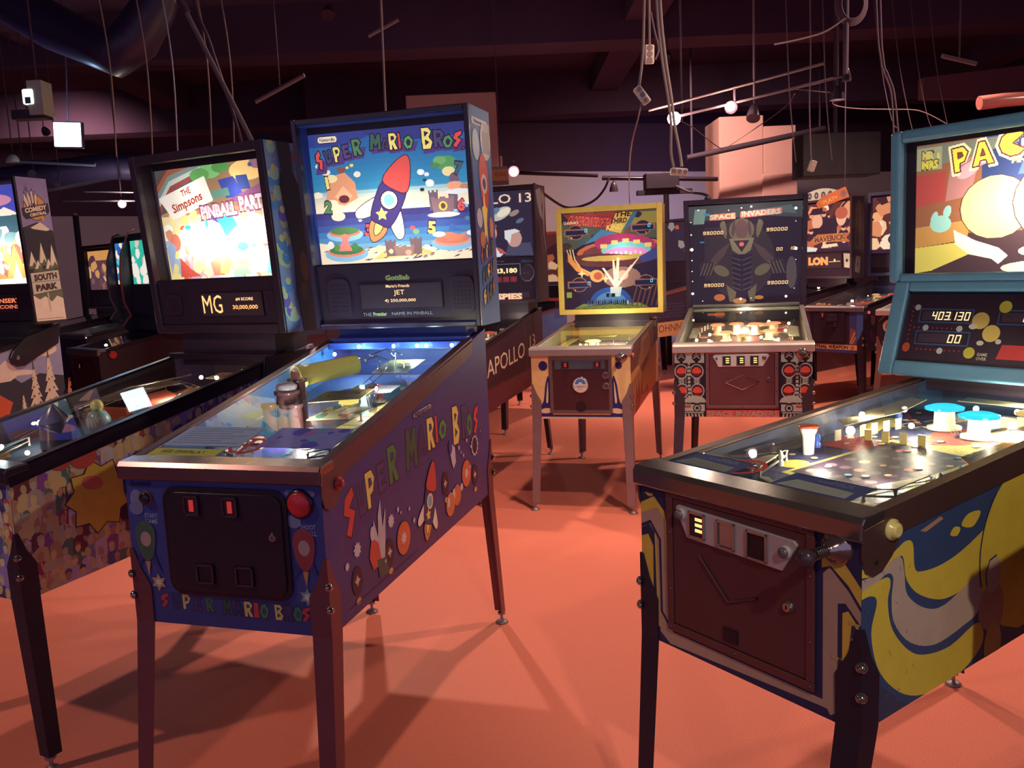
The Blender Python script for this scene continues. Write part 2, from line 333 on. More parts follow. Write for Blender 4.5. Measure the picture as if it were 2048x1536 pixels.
def leg_mesh(g, sx, back, zt, col, w0=.056, w1=.042):
    """angle-iron leg with a pointed top, its corner against the cabinet corner"""
    zb = g['zrb'] if back else g['zfb']; sy = 1 if back else -1
    cx, cy = sx*(g['W']/2+.004), (g['L']+.004 if back else -.004)
    fx, fy = sx*(g['W']/2+.004+g['fx']), cy+sy*g['fy']; t = .004; b = B(col)
    lv = [(zt, .010), (zt-.055, .030), (zt-.10, w0), (zb-.0, w0*.97), (.045, w1)]; V = []
    for z, wd in lv:
        k = 0 if z > zb else (zb-z)/(zb-.045); x, y = cx+(fx-cx)*k, cy+(fy-cy)*k
        px = [(0, 0), (-sx*wd, 0), (-sx*wd, -sy*t), (-sx*t, -sy*t), (-sx*t, -sy*wd), (0, -sy*wd)]
        V += [(x+a, y+c, z) for a, c in px]
    F = []
    for i in range(len(lv)-1):
        for j in range(6):
            q = (i*6+j, (i+1)*6+j, (i+1)*6+(j+1) % 6, i*6+(j+1) % 6)
            F.append(q if sx*sy < 0 else q[::-1])
    F += [(0, 1, 2, 3), (0, 3, 4, 5), tuple(24+i for i in (3, 2, 1, 0)), tuple(24+i for i in (5, 4, 3, 0))]
    b.add(V, F)
    return b, (cx, cy), (fx, fy)
def make_legs(root, g, col, mt, detail, foot=(150, 140, 135)):
    for back in (0, 1):
        for sx in (-1, 1):
            zb = g['zrb'] if back else g['zfb']; zt = zb+.2; sy = 1 if back else -1
            b, c, f = leg_mesh(g, sx, back, zt, col)
            lg = b.build('leg', mt, root)
            l = B(foot); l.lathe([(.006, .012), (.006, .052)], (f[0]-sx*.012, f[1]-sy*.012, 0), 8)
            l.lathe([(.024, 0), (.026, .004), (.018, .011), (.008, .016)], (f[0]-sx*.012, f[1]-sy*.012, 0), 14)
            l.lathe([(.016, .036), (.016, .044)], (f[0]-sx*.012, f[1]-sy*.012, 0), 6); l.build('leveler_foot', SATIN, lg)
            if detail:
                for dz in (.130, .072):
                    q = B((170, 160, 150)); d = Vector((sx, sy, 0)).normalized()
                    q.lathe([(.011, 0), (.011, .004), (.009, .008), (.004, .011)], (c[0]-sx*.001, c[1]-sy*.001, zb+dz), 10, d); q.build('bolt', CHROME, lg)

def machine(k, name, label, group=None, body=(40, 40, 60), side_col=None, front=None, side=None, rail=(120, 100, 95), rail_h=.02, rail_plate=False,
            lock=(190, 180, 175), lock_mt=None, leg=BLACKC, leg_mt=GLOSSP, bbc=(30, 24, 34), bbside=None, glass=None, glass_z=(None, None), glass_s=1.0,
            frame=.03, frame_col=None, disp=None, speakers=None, hot=(), inner=(30, 40, 60), pf=None, pf_light=(), detail=2, flip=(170, 40, 40), extra=None, head='std', gins=.03, glossf=1.42, pfd=(.08, .13), panel_art=None, gmap=None, neck=None, cell=.0028):
    g = GEO[k]; W, Lc = g['W'], g['L']; hw = W/2
    root = thing(name, label, 'pinball machine', (g['pos'][0], g['pos'][1], 0), g['pos'][2], group)
    zt = lambda y: g['zft']+(g['zrt']-g['zft'])*y/Lc; zb = lambda y: g['zfb']+(g['zrb']-g['zfb'])*y/Lc
    y0 = Lc-g['BD']+g['by']; ym = min(y0, Lc); g['y0'] = y0; g['zt'] = zt; g['zb'] = zb
    sc_ = side_col or body; tk = .019
    # cabinet: front, two sides, back, bottom
    a = Art([(-hw, g['zfb']), (hw, g['zfb']), (hw, g['zft']-.03), (-hw, g['zft']-.03)], body)
    if front: front(a)
    b = B(body).box(-hw+.001, 0, g['zfb'], hw-.001, tk, g['zft']-.03); b.art(a, lambda x, y, l: (x, -l, y)); b.build('front_panel', PAINT, root)
    sp = [(0, g['zfb']), (Lc, g['zrb']), (Lc, g['zrt']-.008), (0, g['zft']-.03)]
    for s in (-1, 1):
        b = B(sc_).prism(sp, 'x', *sorted((s*hw, s*(hw-tk))))
        if s > 0 and side:
            a = Art(sp, sc_); side(a); b.art(a, lambda x, y, l: (hw+l, x, y))
        b.build('side_panel', PAINT, root)
    b = B(body).box(-hw+tk, Lc-tk, g['zrb'], hw-tk, Lc, g['zrt']-.02); b.build('back_panel', PAINT, root)
    b = B((60, 50, 45)).prism([(tk, g['zfb']+.002), (Lc-tk, g['zrb']+.002), (Lc-tk, g['zrb']+.014), (tk, g['zfb']+.014)], 'x', -hw+tk, hw-tk); b.build('bottom_board', PAINT, root)
    # rails and lockbar
    rt = .006
    for s in (-1, 1):
        b = B(rail)
        def band(za, zbm, x0, x1, ya=0, yb=None):
            yb = yb if yb else ym
            b.prism([(ya, zt(ya)+zbm), (yb, zt(yb)+zbm), (yb, zt(yb)+za), (ya, zt(ya)+za)], 'x', *sorted((s*x0, s*x1)))
        if rail_plate:
            pr = [(-.004, g['zft']-.03), (-.004, g['zft']-.075), (.006, g['zft']-.10), (.028, g['zft']-.112), (.055, g['zft']-.108), (.085, g['zft']-.085), (.12, zt(.12)-rail_h), (ym-.02, zt(ym)-rail_h), (ym, zt(ym)-.012), (0, g['zft'])]
            b.prism(pr, 'x', *sorted((s*(hw+.001), s*(hw+.005))))
        else: band(0, -rail_h, hw+.001, hw+.004)
        band(.001, -.007, hw-.022, hw+.004)
        b.build('side_rail', SATIN if rail_plate else METAL, root)
    b = B(lock); zf = g['zft']; pr = [(-.012, zf-.042), (-.016, zf-.036), (-.016, zf-.006), (-.008, zf+.005), (.052, zf+.010), (.056, zf+.006), (.056, zf-.012), (-.004, zf-.020), (-.004, zf-.042)]
    b.prism(pr, 'x', -hw-.010, hw+.010); b.build('lockbar', lock_mt or METAL, root, .004)
    # playfield board, inner sides, glass
    zp = lambda y: zt(y)-pfd[0]-(pfd[1]-pfd[0])*y/ym
    P3 = lambda s_, t_, h=0: (s_*(W-.06), .03+t_*(ym-.05), zp(.03+t_*(ym-.05))+h)
    g['P3'] = P3
    a = Art([(-.5, 0), (.5, 0), (.5, 1), (-.5, 1)], (60, 50, 50))
    b = B((90, 70, 50)).prism([(.022, zp(.022)-.012), (ym-.01, zp(ym-.01)-.012), (ym-.01, zp(ym-.01)), (.022, zp(.022))], 'x', -hw+.021, hw-.021)
    if pf: pf(root, g, P3, a)
    b.art(a, lambda x, y, l: P3(x, y, l)); b.build('playfield', PAINT, root)
    for s in (-1, 1):
        x0, x1 = sorted((s*(hw-tk-.0005), s*(hw-tk-.003)))
        B(inner).prism([(.024, zp(.024)), (ym-.012, zp(ym-.012)), (ym-.012, zt(ym-.012)-.009), (.024, zt(.024)-.009)], 'x', x0, x1).build('inner_side', PAINT, root)
    q = B(); q.add([(-hw+.01, .05, zt(.05)-.004), (hw-.01, .05, zt(.05)-.004), (hw-.01, ym-.002, zt(ym)-.004), (-hw+.01, ym-.002, zt(ym)-.004)], [(0, 1, 2, 3)]); q.build('playfield_glass', ('glass', glossf), root)
    for (s_, t_, h, pw, col) in pf_light: light('POINT', 'playfield_bulb', P3(s_, t_, h), pw, col, root, .012)
    # backbox
    bbx = lambda fx, fy, fz: (fx*(g['BWb']+(g['BW']-g['BWb'])*fz)/2, y0+g['tilt']*fz+fy*g['BD'], g['BB']+(g['BT']-g['BB'])*fz)
    H = g['BT']-g['BB']; g['bb'] = bbx
    def hx(b, x0, x1, u0, u1, z0, z1): return b.hexa([bbx(x, y, z) for z in (z0, z1) for y in (u0, u1) for x in (x0, x1)])
    tx, tz, ty = .05, .022/H, .02/g['BD']
    fc = frame_col or bbc
    if head == 'std':
        b = B(bbc)
        for s in (-1, 1): hx(b, *(sorted((s, s*(1-tx)))), 0, 1, 0, 1)
        hx(b, -1+tx, 1-tx, 0, 1, 1-tz, 1); hx(b, -1+tx, 1-tx, 0, 1, 0, tz); hx(b, -1+tx, 1-tx, 1-ty, 1, tz, 1-tz)
        if bbside:
            a = Art([(0, 0), (1, 0), (1, 1), (0, 1)], bbc); bbside(a); b.art(a, lambda x, y, l: tuple(Vector(bbx(1, x, y))+Vector((l, 0, 0))))
        # neck down to the cabinet
        b.k(neck or (34, 27, 36)).box(-hw+.03, y0+.03, zt(ym)-.04, hw-.03, Lc-.002, g['BB']); b.build('backbox', PAINT, root)
        if frame:
            b = B(fc); fw = frame/(g['BW']/2); fh = frame/H
            for s in (-1, 1): hx(b, *(sorted((s*(1.0), s*(1-fw)))), -.06, .10, 0, 1)
            hx(b, -1+fw, 1-fw, -.06, .10, 1-fh, 1); hx(b, -1+fw, 1-fw, -.06, .10, 0, fh); b.build('backbox_frame', PAINT if detail < 2 else GLOSSP, root, .003)
    face = lambda x, z, l, ins=0: (x, y0+g['tilt']*(z-g['BB'])/H+ins-l, z)
    g['face'] = face
    gz0, gz1 = glass_z
    if glass:
        gw = (g['BW']*.5-frame+.002); hl = min(.09, g['BD']-gins-.034); b = B()
        if gmap:      # deeply recessed glass, wider than its frame's opening
            kx, sx, d0, d1 = gmap; gq = g['BWb']*.475-.001
            a = Art([(d0, gz0), (d1, gz0), (d1, gz1), (d0, gz1)], (40, 30, 45)); glass(a)
            print_sheet('backglass', a, lambda x, y, l: face(max(-gq, min(gq, x*kx+sx)), y, l, gins), cell, ('backlit', glass_s), root)
            q = B((34, 28, 36)); q.hexa([face(x, z, 0, i) for z in (gz1, g['BT']-.021) for i in (gins-.001, gins+.006) for x in (-gq, gq)]); q.build('backglass_light_mask', PAINT, root); q = B((34, 28, 36)); q.hexa([face(x, z, 0, i) for z in (gz0-.012, gz0-.001) for i in (.018, gins+.012) for x in (-gq, gq)]); q.build('backglass_light_shelf', PAINT, root)  # added strip and shelf that stop bulb light leaking past the glass
        else:
            a = Art([(-gw, gz0), (gw, gz0), (gw, gz1), (-gw, gz1)], (40, 30, 45)); glass(a); print_sheet('backglass', a, lambda x, y, l: face(x, y, l, gins), cell, ('backlit', glass_s), root)
        for (x, z, pw, col) in hot: light('POINT', 'backglass_bulb', face(x, z, -hl, gins), pw, col, root, .02)
        if gz0-g['BB'] > .03:
            b = B(fc if not frame_col else (30, 24, 34)); b.hexa([face(x, z, 0, i) for z in (g['BB']+.005, gz0-.006) for i in (.004, .018) for x in (-gw, gw)]) 
            if panel_art:
                pa = Art([(-gw, g['BB']+.005), (gw, g['BB']+.005), (gw, gz0-.006), (-gw, gz0-.006)], (30, 24, 34)); panel_art(pa); b.art(pa, lambda x, z, l: face(x, z, l, .004))
            b.build('speaker_panel', GLOSSP, root)
    if speakers:
        for (x, z, w_, h_) in speakers:
            b = B((34, 27, 38)); n = 20; P = []
            for i in range(n):
                an = 2*PI*i/n; ce, se = math.cos(an), math.sin(an); P.append((x+w_*abs(ce)**.5*(1 if ce > 0 else -1), z+h_*abs(se)**.5*(1 if se > 0 else -1)))
            b.add([face(p[0], p[1], .004) for p in P]+[face(p[0], p[1], -.004) for p in P], [tuple(range(n))[::-1], tuple(range(n, 2*n))]+[(i, (i+1) % n, n+(i+1) % n, n+i) for i in range(n)])
            b.k((27, 21, 30))
            for r in range(-3, 4):
                for c_ in range(-2, 3): b.lathe([(.0035, 0), (.0035, .0012)], face(x+c_*w_*.3, z+r*h_*.22, .0042), 6, (0, -1, 0))
            b.build('speaker', GLOSSP, root)
    if disp:
        for (x0, z0, x1, z1, fn, lv) in disp:
            A0 = Art([(x0, z0), (x1, z0), (x1, z1), (x0, z1)], (46, 38, 44)); d = B((24, 20, 26))
            d.hexa([face(x, z, 0, i) for z in (z0-.004, z1+.004) for i in (-.001, .006) for x in (x0-.004, x1+.004)]); d.art(A0, lambda x, y, l: face(x, y, l+.001, 0)); so = d.build('score_display', GLOSSP, root)
            T = Art([(x0, z0), (x1, z0), (x1, z1), (x0, z1)], (0, 0, 0)); T.P = []; fn(T)
            e = B(); e.art(T, lambda x, y, l: face(x, y, l+.002, 0)); e.build('lit_characters', ('glow', lv), so)
    make_legs(root, g, leg, leg_mt, detail)
    if flip:
        for s in (-1, 1):
            b = B(flip).lathe([(.0165, 0), (.0165, .006), (.011, .007), (.011, .014), (.004, .017)], (s*(hw+.005), .075, g['zft']-.055 if rail_plate else g['zft']-.06), 14, (s, 0, 0)); b.build('flipper_button', GLOSSP, root)
    if extra: extra(root, g)
    return root

# ---------- shared fittings ----------
def coin_door(root, g, x0, z0, x1, z1, col=(100, 62, 60), fr=(105, 70, 66), mt=SATIN, rounded=0, plate=None, slots=(), lock=None, screws=True, y=-.0):
    b = B(fr); t = .018
    if rounded:
        def rr(x0, z0, x1, z1, r):
            P = []
            for cx, cz, a0 in ((x1-r, z1-r, 0), (x0+r, z1-r, 90), (x0+r, z0+r, 180), (x1-r, z0+r, 270)):
                for i in range(6): a = math.radians(a0+i*18); P.append((cx+r*math.cos(a), cz+r*math.sin(a)))
            return P
        b.prism(rr(x0, z0, x1, z1, rounded), 'y', y-.006, y-.0005); d = b.build('coin_door', mt, root, .002)
        b = B(col); b.prism(rr(x0+.014, z0+.014, x1-.014, z1-.014, rounded*.7), 'y', y-.010, y-.0062); b.build('door_leaf', mt, d, .002)
    else:
        for q in ((x0, z0, x1, z0+t), (x0, z1-t, x1, z1), (x0, z0+t, x0+t, z1-t), (x1-t, z0+t, x1, z1-t)): b.box(q[0], y-.008, q[1], q[2], y-.0005, q[3])
        d = b.build('coin_door', mt, root, .002)
        b = B(col).box(x0+t+.002, y-.005, z0+t+.002, x1-t-.002, y-.0005, z1-t-.002); b.build('door_leaf', mt, d, .001)
        if screws:
            b = B((90, 70, 66))
            for u in (0, .5, 1):
                for v in (0, 1): b.lathe([(.004, 0), (.003, .002)], (x0+.009+u*(x1-x0-.018), y-.008, z0+.009+v*(z1-z0-.018)), 8, (0, -1, 0))
            for v in (.3, .7):
                for u in (0, 1): b.lathe([(.004, 0), (.003, .002)], (x0+.009+u*(x1-x0-.018), y-.008, z0+v*(z1-z0)), 8, (0, -1, 0))
            b.build('screw', SATIN, d)
    if plate: B(plate[1]).prism(plate[0], 'y', y-.012, y-.0052).build('coin_plate', ('metal', .4), d, .0015)
    for s in slots: slot(d, y-.012, *s)
    if lock:
        b = B((190, 180, 170)).lathe([(.012, 0), (.012, .004), (.009, .007), (.009, .009)], (lock[0], y-.0055, lock[1]), 14, (0, -1, 0)); b.k((20, 16, 20)).box(lock[0]-.001, y-.0152, lock[1]-.004, lock[0]+.001, y-.0145, lock[1]+.004); b.build('lock', CHROME, d)
    return d
def slot(d, y, x, z, w, h, kind):
    b = B((180, 175, 170) if kind not in ('red', 'dim') else (62, 46, 52))
    for q in ((x-w/2, z-h/2, x+w/2, z-h/2+.004), (x-w/2, z+h/2-.004, x+w/2, z+h/2), (x-w/2, z-h/2, x-w/2+.004, z+h/2), (x+w/2-.004, z-h/2, x+w/2, z+h/2)): b.box(q[0], y-.005, q[1], q[2], y, q[3])
    so = b.build('coin_slot', CHROME if kind not in ('red', 'dim') else GLOSSP, d)
    if kind == 'red':
        B((60, 20, 22)).box(x-w/2+.004, y-.002, z-h/2+.004, x+w/2-.004, y, z+h/2-.004).build('slot_lens', GLOSSP, so)
        B((225, 60, 50)).box(x-w*.16, y-.0026, z-h*.30, x+w*.16, y-.0021, z+h*.30).build('slot_light', ('glow', .55), so)
    elif kind == 'lit':
        B((40, 30, 34)).box(x-w/2+.004, y-.001, z-h/2+.004, x+w/2-.004, y, z+h/2-.004).build('slot_lens', GLOSSP, so)
        e = B((255, 215, 120))
        for i in (-.2, .02, .24): e.box(x-w*.1, y-.0022, z+h*i-h*.06, x+w*.32, y-.0012, z+h*i+h*.06)
        e.build('slot_light', ('glow', 1.3), so)
    elif kind == 'mirror': B((170, 185, 200)).box(x-w/2+.004, y-.001, z-h/2+.004, x+w/2-.004, y, z+h/2-.004).build('slot_lens', CHROME, so)
    else: B((18, 14, 20)).box(x-w/2+.004, y-.001, z-h/2+.004, x+w/2-.004, y, z+h/2-.004).build('slot_lens', GLOSSP, so)
def round_button(root, name, x, z, r, col, y=0, mt=GLOSSP, bez=(30, 25, 32), glow=None):
    b = B(bez).lathe([(r*1.22, 0), (r*1.22, .004), (r*1.05, .007)], (x, y, z), 20, (0, -1, 0)); o = b.build(name, GLOSSP, root)
    B(col).lathe([(r, .003), (r, .010), (r*.8, .013), (.0001, .014)], (x, y, z), 20, (0, -1, 0)).build('button_cap', ('glow', glow) if glow else mt, o)
def plunger(root, x, z, side=True):
    b = B((180, 160, 150)).lathe([(.034, 0), (.033, .006), (.026, .013), (.018, .018), (.014, .03), (.010, .034)], (x, -.0005, z), 20, (0, -1, 0))
    o = b.build('plunger', CHROME, root)
    b = B((150, 140, 130))
    P = []
    for i in range(61): a = i/60*2*PI*6; P.append((x+.010*math.cos(a), -.035-.035*i/60, z+.010*math.sin(a)))
    b.tube(P, .0015, 5); b.tube([(x, -.03, z), (x, -.09, z)], .004, 8); b.build('spring', CHROME, o)
    B((60, 50, 50)).lathe([(.006, 0), (.014, .004), (.017, .014), (.017, .022), (.010, .028), (.0001, .029)], (x, -.075, z), 16, (0, -1, 0)).build('plunger_knob', GLOSSP, o)

# ---------- playfield toys ----------
def pf_bulbs(root, P3, pts, col=(255, 235, 190), s=6, r=.006, h=.012):
    for (x, t, hh) in pts:
        p = P3(x, t, hh); B(col).ball(p, r, 8).build('bulb', ('glow', s), root)
def bumper(root, P3, x, t, r=.036, cap=(60, 190, 220), skirt=(230, 220, 190), h=.045, glow=.8):
    c = P3(x, t, 0); b = B(skirt).lathe([(r*.95, .001), (r*.95, .008), (r*.6, .012), (r*.55, h-.004)], c, 18); o = b.build('pop_bumper', GLOSSP, root)
    B(cap).lathe([(r*.5, h-.006), (r*1.05, h-.002), (r*1.08, h+.004), (r*.7, h+.010), (.0001, h+.012)], c, 20).build('bumper_cap', ('backlit', glow), o)
def post(b, c, h=.025, r=.005): b.lathe([(r, 0), (r*.6, h*.3), (r*.6, h*.7), (r, h)], c, 8)
def posts(root, P3, pts, col=(240, 230, 210), name='rubber_post'):
    for x, t in pts: b = B(col); post(b, P3(x, t, 0)); b.build(name, GLOSSP, root)
def flipper(root, P3, x, t, s, col=(240, 235, 220), ang=-28):
    c = Vector(P3(x, t, .006)); a = math.radians(ang); d = Vector((s*math.cos(a), math.sin(a), 0)); n = Vector((-d.y, d.x, 0)); L_ = .075; V = []
    P = [c+n*.012, c-d*.012, c-n*.012, c+d*L_-n*.006, c+d*(L_+.006), c+d*L_+n*.006]
    V = [tuple(p) for p in P]+[tuple(p+Vector((0, 0, .018))) for p in P]; m_ = 6
    F = [tuple(range(m_))[::-1], tuple(range(m_, 2*m_))]+[(i, (i+1) % m_, m_+(i+1) % m_, m_+i) for i in range(m_)]
    B(col).add(V, F).build('flipper', GLOSSP, root, .002)
def sling(root, P3, x, t, s, col=(235, 230, 215)):
    pts = [(x, t), (x, t+.12), (x+s*.10, t-.03)]; V = [P3(a, b_, .028) for a, b_ in pts]+[P3(a, b_, .031) for a, b_ in pts]
    o = B(col).add(V, [(0, 1, 2), (5, 4, 3), (0, 1, 4, 3), (1, 2, 5, 4), (2, 0, 3, 5)]).build('slingshot', GLOSSP, root)
    b = B((240, 235, 225))
    for a, c in pts: post(b, P3(a, c, 0), .028)
    b.build('rubber_post', GLOSSP, o)
    e = B((240, 235, 225)); q = [P3(a, c, .014) for a, c in pts]; e.tube(q+[q[0]], .003, 6); e.build('rubber_ring', RUBBER, o)
def targets(root, P3, x0, t0, x1, t1, n, col=(240, 235, 220), h=.03, w=.022):
    for i in range(n):
        k = i/max(n-1, 1); x, t = x0+(x1-x0)*k, t0+(t1-t0)*k; a = Vector(P3(x, t, 0)); d = (Vector(P3(x1, t1, 0))-Vector(P3(x0, t0, 0))).normalized()*w*.42; u = Vector((0, 0, h)); nn = d.cross(u).normalized()*.003
        B(col).hexa([a-d, a+d, a-d+nn, a+d+nn, a-d+u, a+d+u, a-d+nn+u, a+d+nn+u]).build('target', GLOSSP, root)
def wire_ramp(root, P3, pts, col=(200, 195, 190), w=.018, name='wire_ramp'):
    Q = [Vector(P3(*p)) for p in pts]; b = B(col)
    for s in (-1, 1):
        L_ = []
        for i, p in enumerate(Q):
            d = Q[min(i+1, len(Q)-1)]-Q[max(i-1, 0)]; n = Vector((-d.y, d.x, 0)).normalized(); L_.append(p+n*s*w/2)
        b.tube(L_, .0016, 6)
    for i in range(len(Q)-1):
        p = (Q[i]+Q[i+1])/2; d = Q[i+1]-Q[i]; n = Vector((-d.y, d.x, 0)).normalized(); b.tube([p-n*w/2, p-Vector((0, 0, w*.5)), p+n*w/2], .0013, 5)
    b.build(name, CHROME, root)
def plastic(root, P3, pts, h, col, mt=GLOSSP, name='playfield_plastic', t=.002, art=None):
    V = [P3(a, c, h) for a, c in pts]+[P3(a, c, h+t) for a, c in pts]; n = len(pts)
    F = [tuple(range(n))[::-1], tuple(range(n, 2*n))]+[(i, (i+1) % n, n+(i+1) % n, n+i) for i in range(n)]
    b = B(col).add(V, F)
    if art:
        A_ = Art(pts, col); art(A_); b.art(A_, lambda x, y, l: P3(x, y, h+t+l))
    b.build(name, mt, root)
def card(root, g, x0, y0, x1, y1, col, fn=None, name='instruction_card', sk=0):
    """paper lying on the top of the playfield glass"""
    z = lambda y: g['zt'](y)-.0035; pts = [(x0, y0), (x1, y0+sk), (x1, y1+sk), (x0, y1)]
    A_ = Art(pts, col); b = B(col); b.add([(x, y, z(y)) for x, y in pts]+[(x, y, z(y)+.0006) for x, y in pts], [(3, 2, 1, 0), (4, 5, 6, 7), (0, 1, 5, 4), (1, 2, 6, 5), (2, 3, 7, 6), (3, 0, 4, 7)])
    if fn: fn(A_)
    b.art(A_, lambda x, y, l: (x, y, z(y)+.0006+l)); b.build(name, RUBBER, root)
def nosmoke(root, g, x, y, r):
    b = B((205, 60, 60)); z = lambda y: g['zt'](y)-.0034; n = 28
    f = lambda px, py, l=0: (x+px, y+py, z(y+py)+.0004+l)
    V = [f(r*k*math.cos(2*PI*i/n), r*k*math.sin(2*PI*i/n)) for k in (1, .82) for i in range(n)]
    b.add(V, [(i, (i+1) % n, n+(i+1) % n, n+i) for i in range(n)]); w_ = .07*r
    b.k((60, 40, 45)).add([f(-.5*r, -.06*r), (f(.5*r, .2*r)), f(.5*r, .36*r), f(-.5*r, .1*r)], [(0, 1, 2, 3)])
    b.k((205, 60, 60)); b.add([f(-w_, -.85*r, .0003), f(w_, -.85*r, .0003), f(w_, .85*r, .0003), f(-w_, .85*r, .0003)], [(0, 1, 2, 3)]); b.add([f(-.85*r, -w_, .0003), f(.85*r, -w_, .0003), f(.85*r, w_, .0003), f(-.85*r, w_, .0003)], [(0, 1, 2, 3)])
    b.build('no_smoking_sticker', RUBBER, root)
def generic_pf(cols, seed=1, base=(90, 80, 60), inserts=22, rich=True):
    def fn(root, g, P3, a):
        R = random.Random(seed)
        a.rect(-.5, 0, .5, 1, base)
        a.blobs(22, -.45, .15, .45, .95, .04, .12, cols, seed, 1.6)
        for i in range(inserts):
            x, y = R.uniform(-.35, .35), R.uniform(.2, .85); a.ell(x, y, .028, .014, (40, 30, 30), n=10); a.ell(x, y, .022, .011, R.choice([(255, 230, 150), (240, 120, 80), (250, 250, 230)]), n=10)
        a.rect(-.5, 0, .5, .08, cols[0])
        flipper(root, P3, -.17, .13, 1); flipper(root, P3, .17, .13, -1)
        bumper(root, P3, -.15, .72, .034, cols[1]); bumper(root, P3, .15, .74, .034, cols[2]); bumper(root, P3, 0, .62, .034, cols[1])
        if rich:
            sling(root, P3, -.32, .22, 1); sling(root, P3, .32, .22, -1)
            posts(root, P3, [(-.3, .5), (.3, .5), (-.38, .6), (.38, .6), (-.1, .88), (.12, .9)])
            pf_bulbs(root, P3, [(-.4, .35, .015), (.4, .35, .015), (-.4, .8, .02), (.4, .8, .02), (0, .92, .02)])
    return fn
# =====================================================================================
# floor, walls, ceiling
# =====================================================================================
def plain(name, col, col2, scale, rough, bump=.05, spec=.3, det=6, thr=None):
    m, n = nt(name); N = n.nodes.new; L = n.links.new
    out = N('ShaderNodeOutputMaterial'); b = N('ShaderNodeBsdfPrincipled'); tx = N('ShaderNodeTexCoord'); no = N('ShaderNodeTexNoise')
    no.inputs['Scale'].default_value = scale; no.inputs['Detail'].default_value = det; L(tx.outputs['Object'], no.inputs['Vector'])
    cr = N('ShaderNodeValToRGB'); cr.color_ramp.elements[0].color = s2l(col)+(1,); cr.color_ramp.elements[1].color = s2l(col2)+(1,)
    if thr: cr.color_ramp.elements[0].position, cr.color_ramp.elements[1].position = thr
    L(no.outputs['Fac'], cr.inputs[0]); L(cr.outputs[0], b.inputs['Base Color']); b.inputs['Roughness'].default_value = rough; b.inputs['Specular IOR Level'].default_value = spec
    bp = N('ShaderNodeBump'); bp.inputs['Strength'].default_value = bump; bp.inputs['Distance'].default_value = .01; L(no.outputs['Fac'], bp.inputs['Height']); L(bp.outputs[0], b.inputs['Normal'])
    L(b.outputs[0], out.inputs[0]); return m
FLOORM = plain('floor_vinyl', (232, 110, 82), (246, 140, 108), 320, .55, .02, .3, 4, (.42, .58))
WALLM = plain('wall_plaster', (205, 188, 196), (222, 204, 208), 3, .9, .03, .1)
DARKM = plain('ceiling_black', (56, 42, 58), (74, 56, 74), 1.6, .95, .2, .05)
PILM = plain('pillar_plaster', (184, 132, 126), (200, 152, 142), 2.2, .9, .15, .1)
GREYW = plain('wall_grey', (176, 166, 184), (190, 180, 196), 3, .9, .03, .1)
o = B().box(-13, -4, -.05, 10, 22, 0).build('floor', FLOORM); struct(o)
o = B().box(-13, -4, 3.9, 10, 22, 4.0).build('ceiling', DARKM)
struct(o)
def wallseg(name, p, q, z0, z1, mt, th=.12):
    p = Vector((*p, 0)); q = Vector((*q, 0)); d = (q-p).normalized(); n = Vector((-d.y, d.x, 0))*th
    V = [a+Vector((0, 0, z)) for z in (z0, z1) for a in (p, q, p+n, q+n)]
    return struct(B().hexa(V).build(name, mt))
wallseg('wall_back', (-2.4, 11.55), (9.9, 16.7), 0, 2.7, WALLM)
wallseg('trim_1', (-2.45, 11.50), (9.85, 16.65), 2.7, 3.9, DARKM, .2)
wallseg('wall_far', (-12.9, 13.7), (-3.4, 21.2), 0, 2.7, GREYW)
wallseg('trim_2', (-12.95, 13.6), (-3.35, 21.1), 2.7, 3.9, DARKM, .2)
wallseg('wall_left', (-12.98, -4), (-12.98, 13.6), 0, 3.9, DARKM)
wallseg('wall_right', (9.9, -4), (9.9, 16.6), 0, 3.9, DARKM)
# pillars
b = B().box(2.41, 10.0, 0, 2.90, 10.7, 2.92); b.box(2.9, 10.0, 0, 3.26, 10.7, 2.80); b.box(2.88, 9.97, 0, 3.27, 10.0, 2.28); struct(b.build('wall_pillar', PILM, None, .01))
b = B().box(-.98, 9.5, 0, -.04, 10.4, 3.2); b.box(-.04, 9.52, 0, .0, 10.38, 2.55); struct(b.build('wall_pillar', PILM, None, .01))
# dark beams under the ceiling
for i, (y, z) in enumerate(((5.6, 3.55), (8.6, 3.45), (12.0, 3.35))):
    struct(B().box(-12.9, y, z, 9.9, y+.45, 3.899).build('trim_%d' % (3+i), DARKM))
for i, x in enumerate((-4.4, 1.2, 6.0)):
    struct(B().box(x, -3.9, 3.62, x+.35, 21.9, 3.899).build('trim_%d' % (6+i), DARKM))
# broad pinkish header board high on the right, above the last row
struct(B((120, 84, 84)).hexa([(4.2, 9.0, 2.86), (6.2, 9.6, 2.9), (4.2, 9.12, 2.86), (6.2, 9.72, 2.9), (4.2, 9.0, 3.06), (6.2, 9.6, 3.3), (4.2, 9.12, 3.06), (6.2, 9.72, 3.3)]).build('trim_9', PAINT))

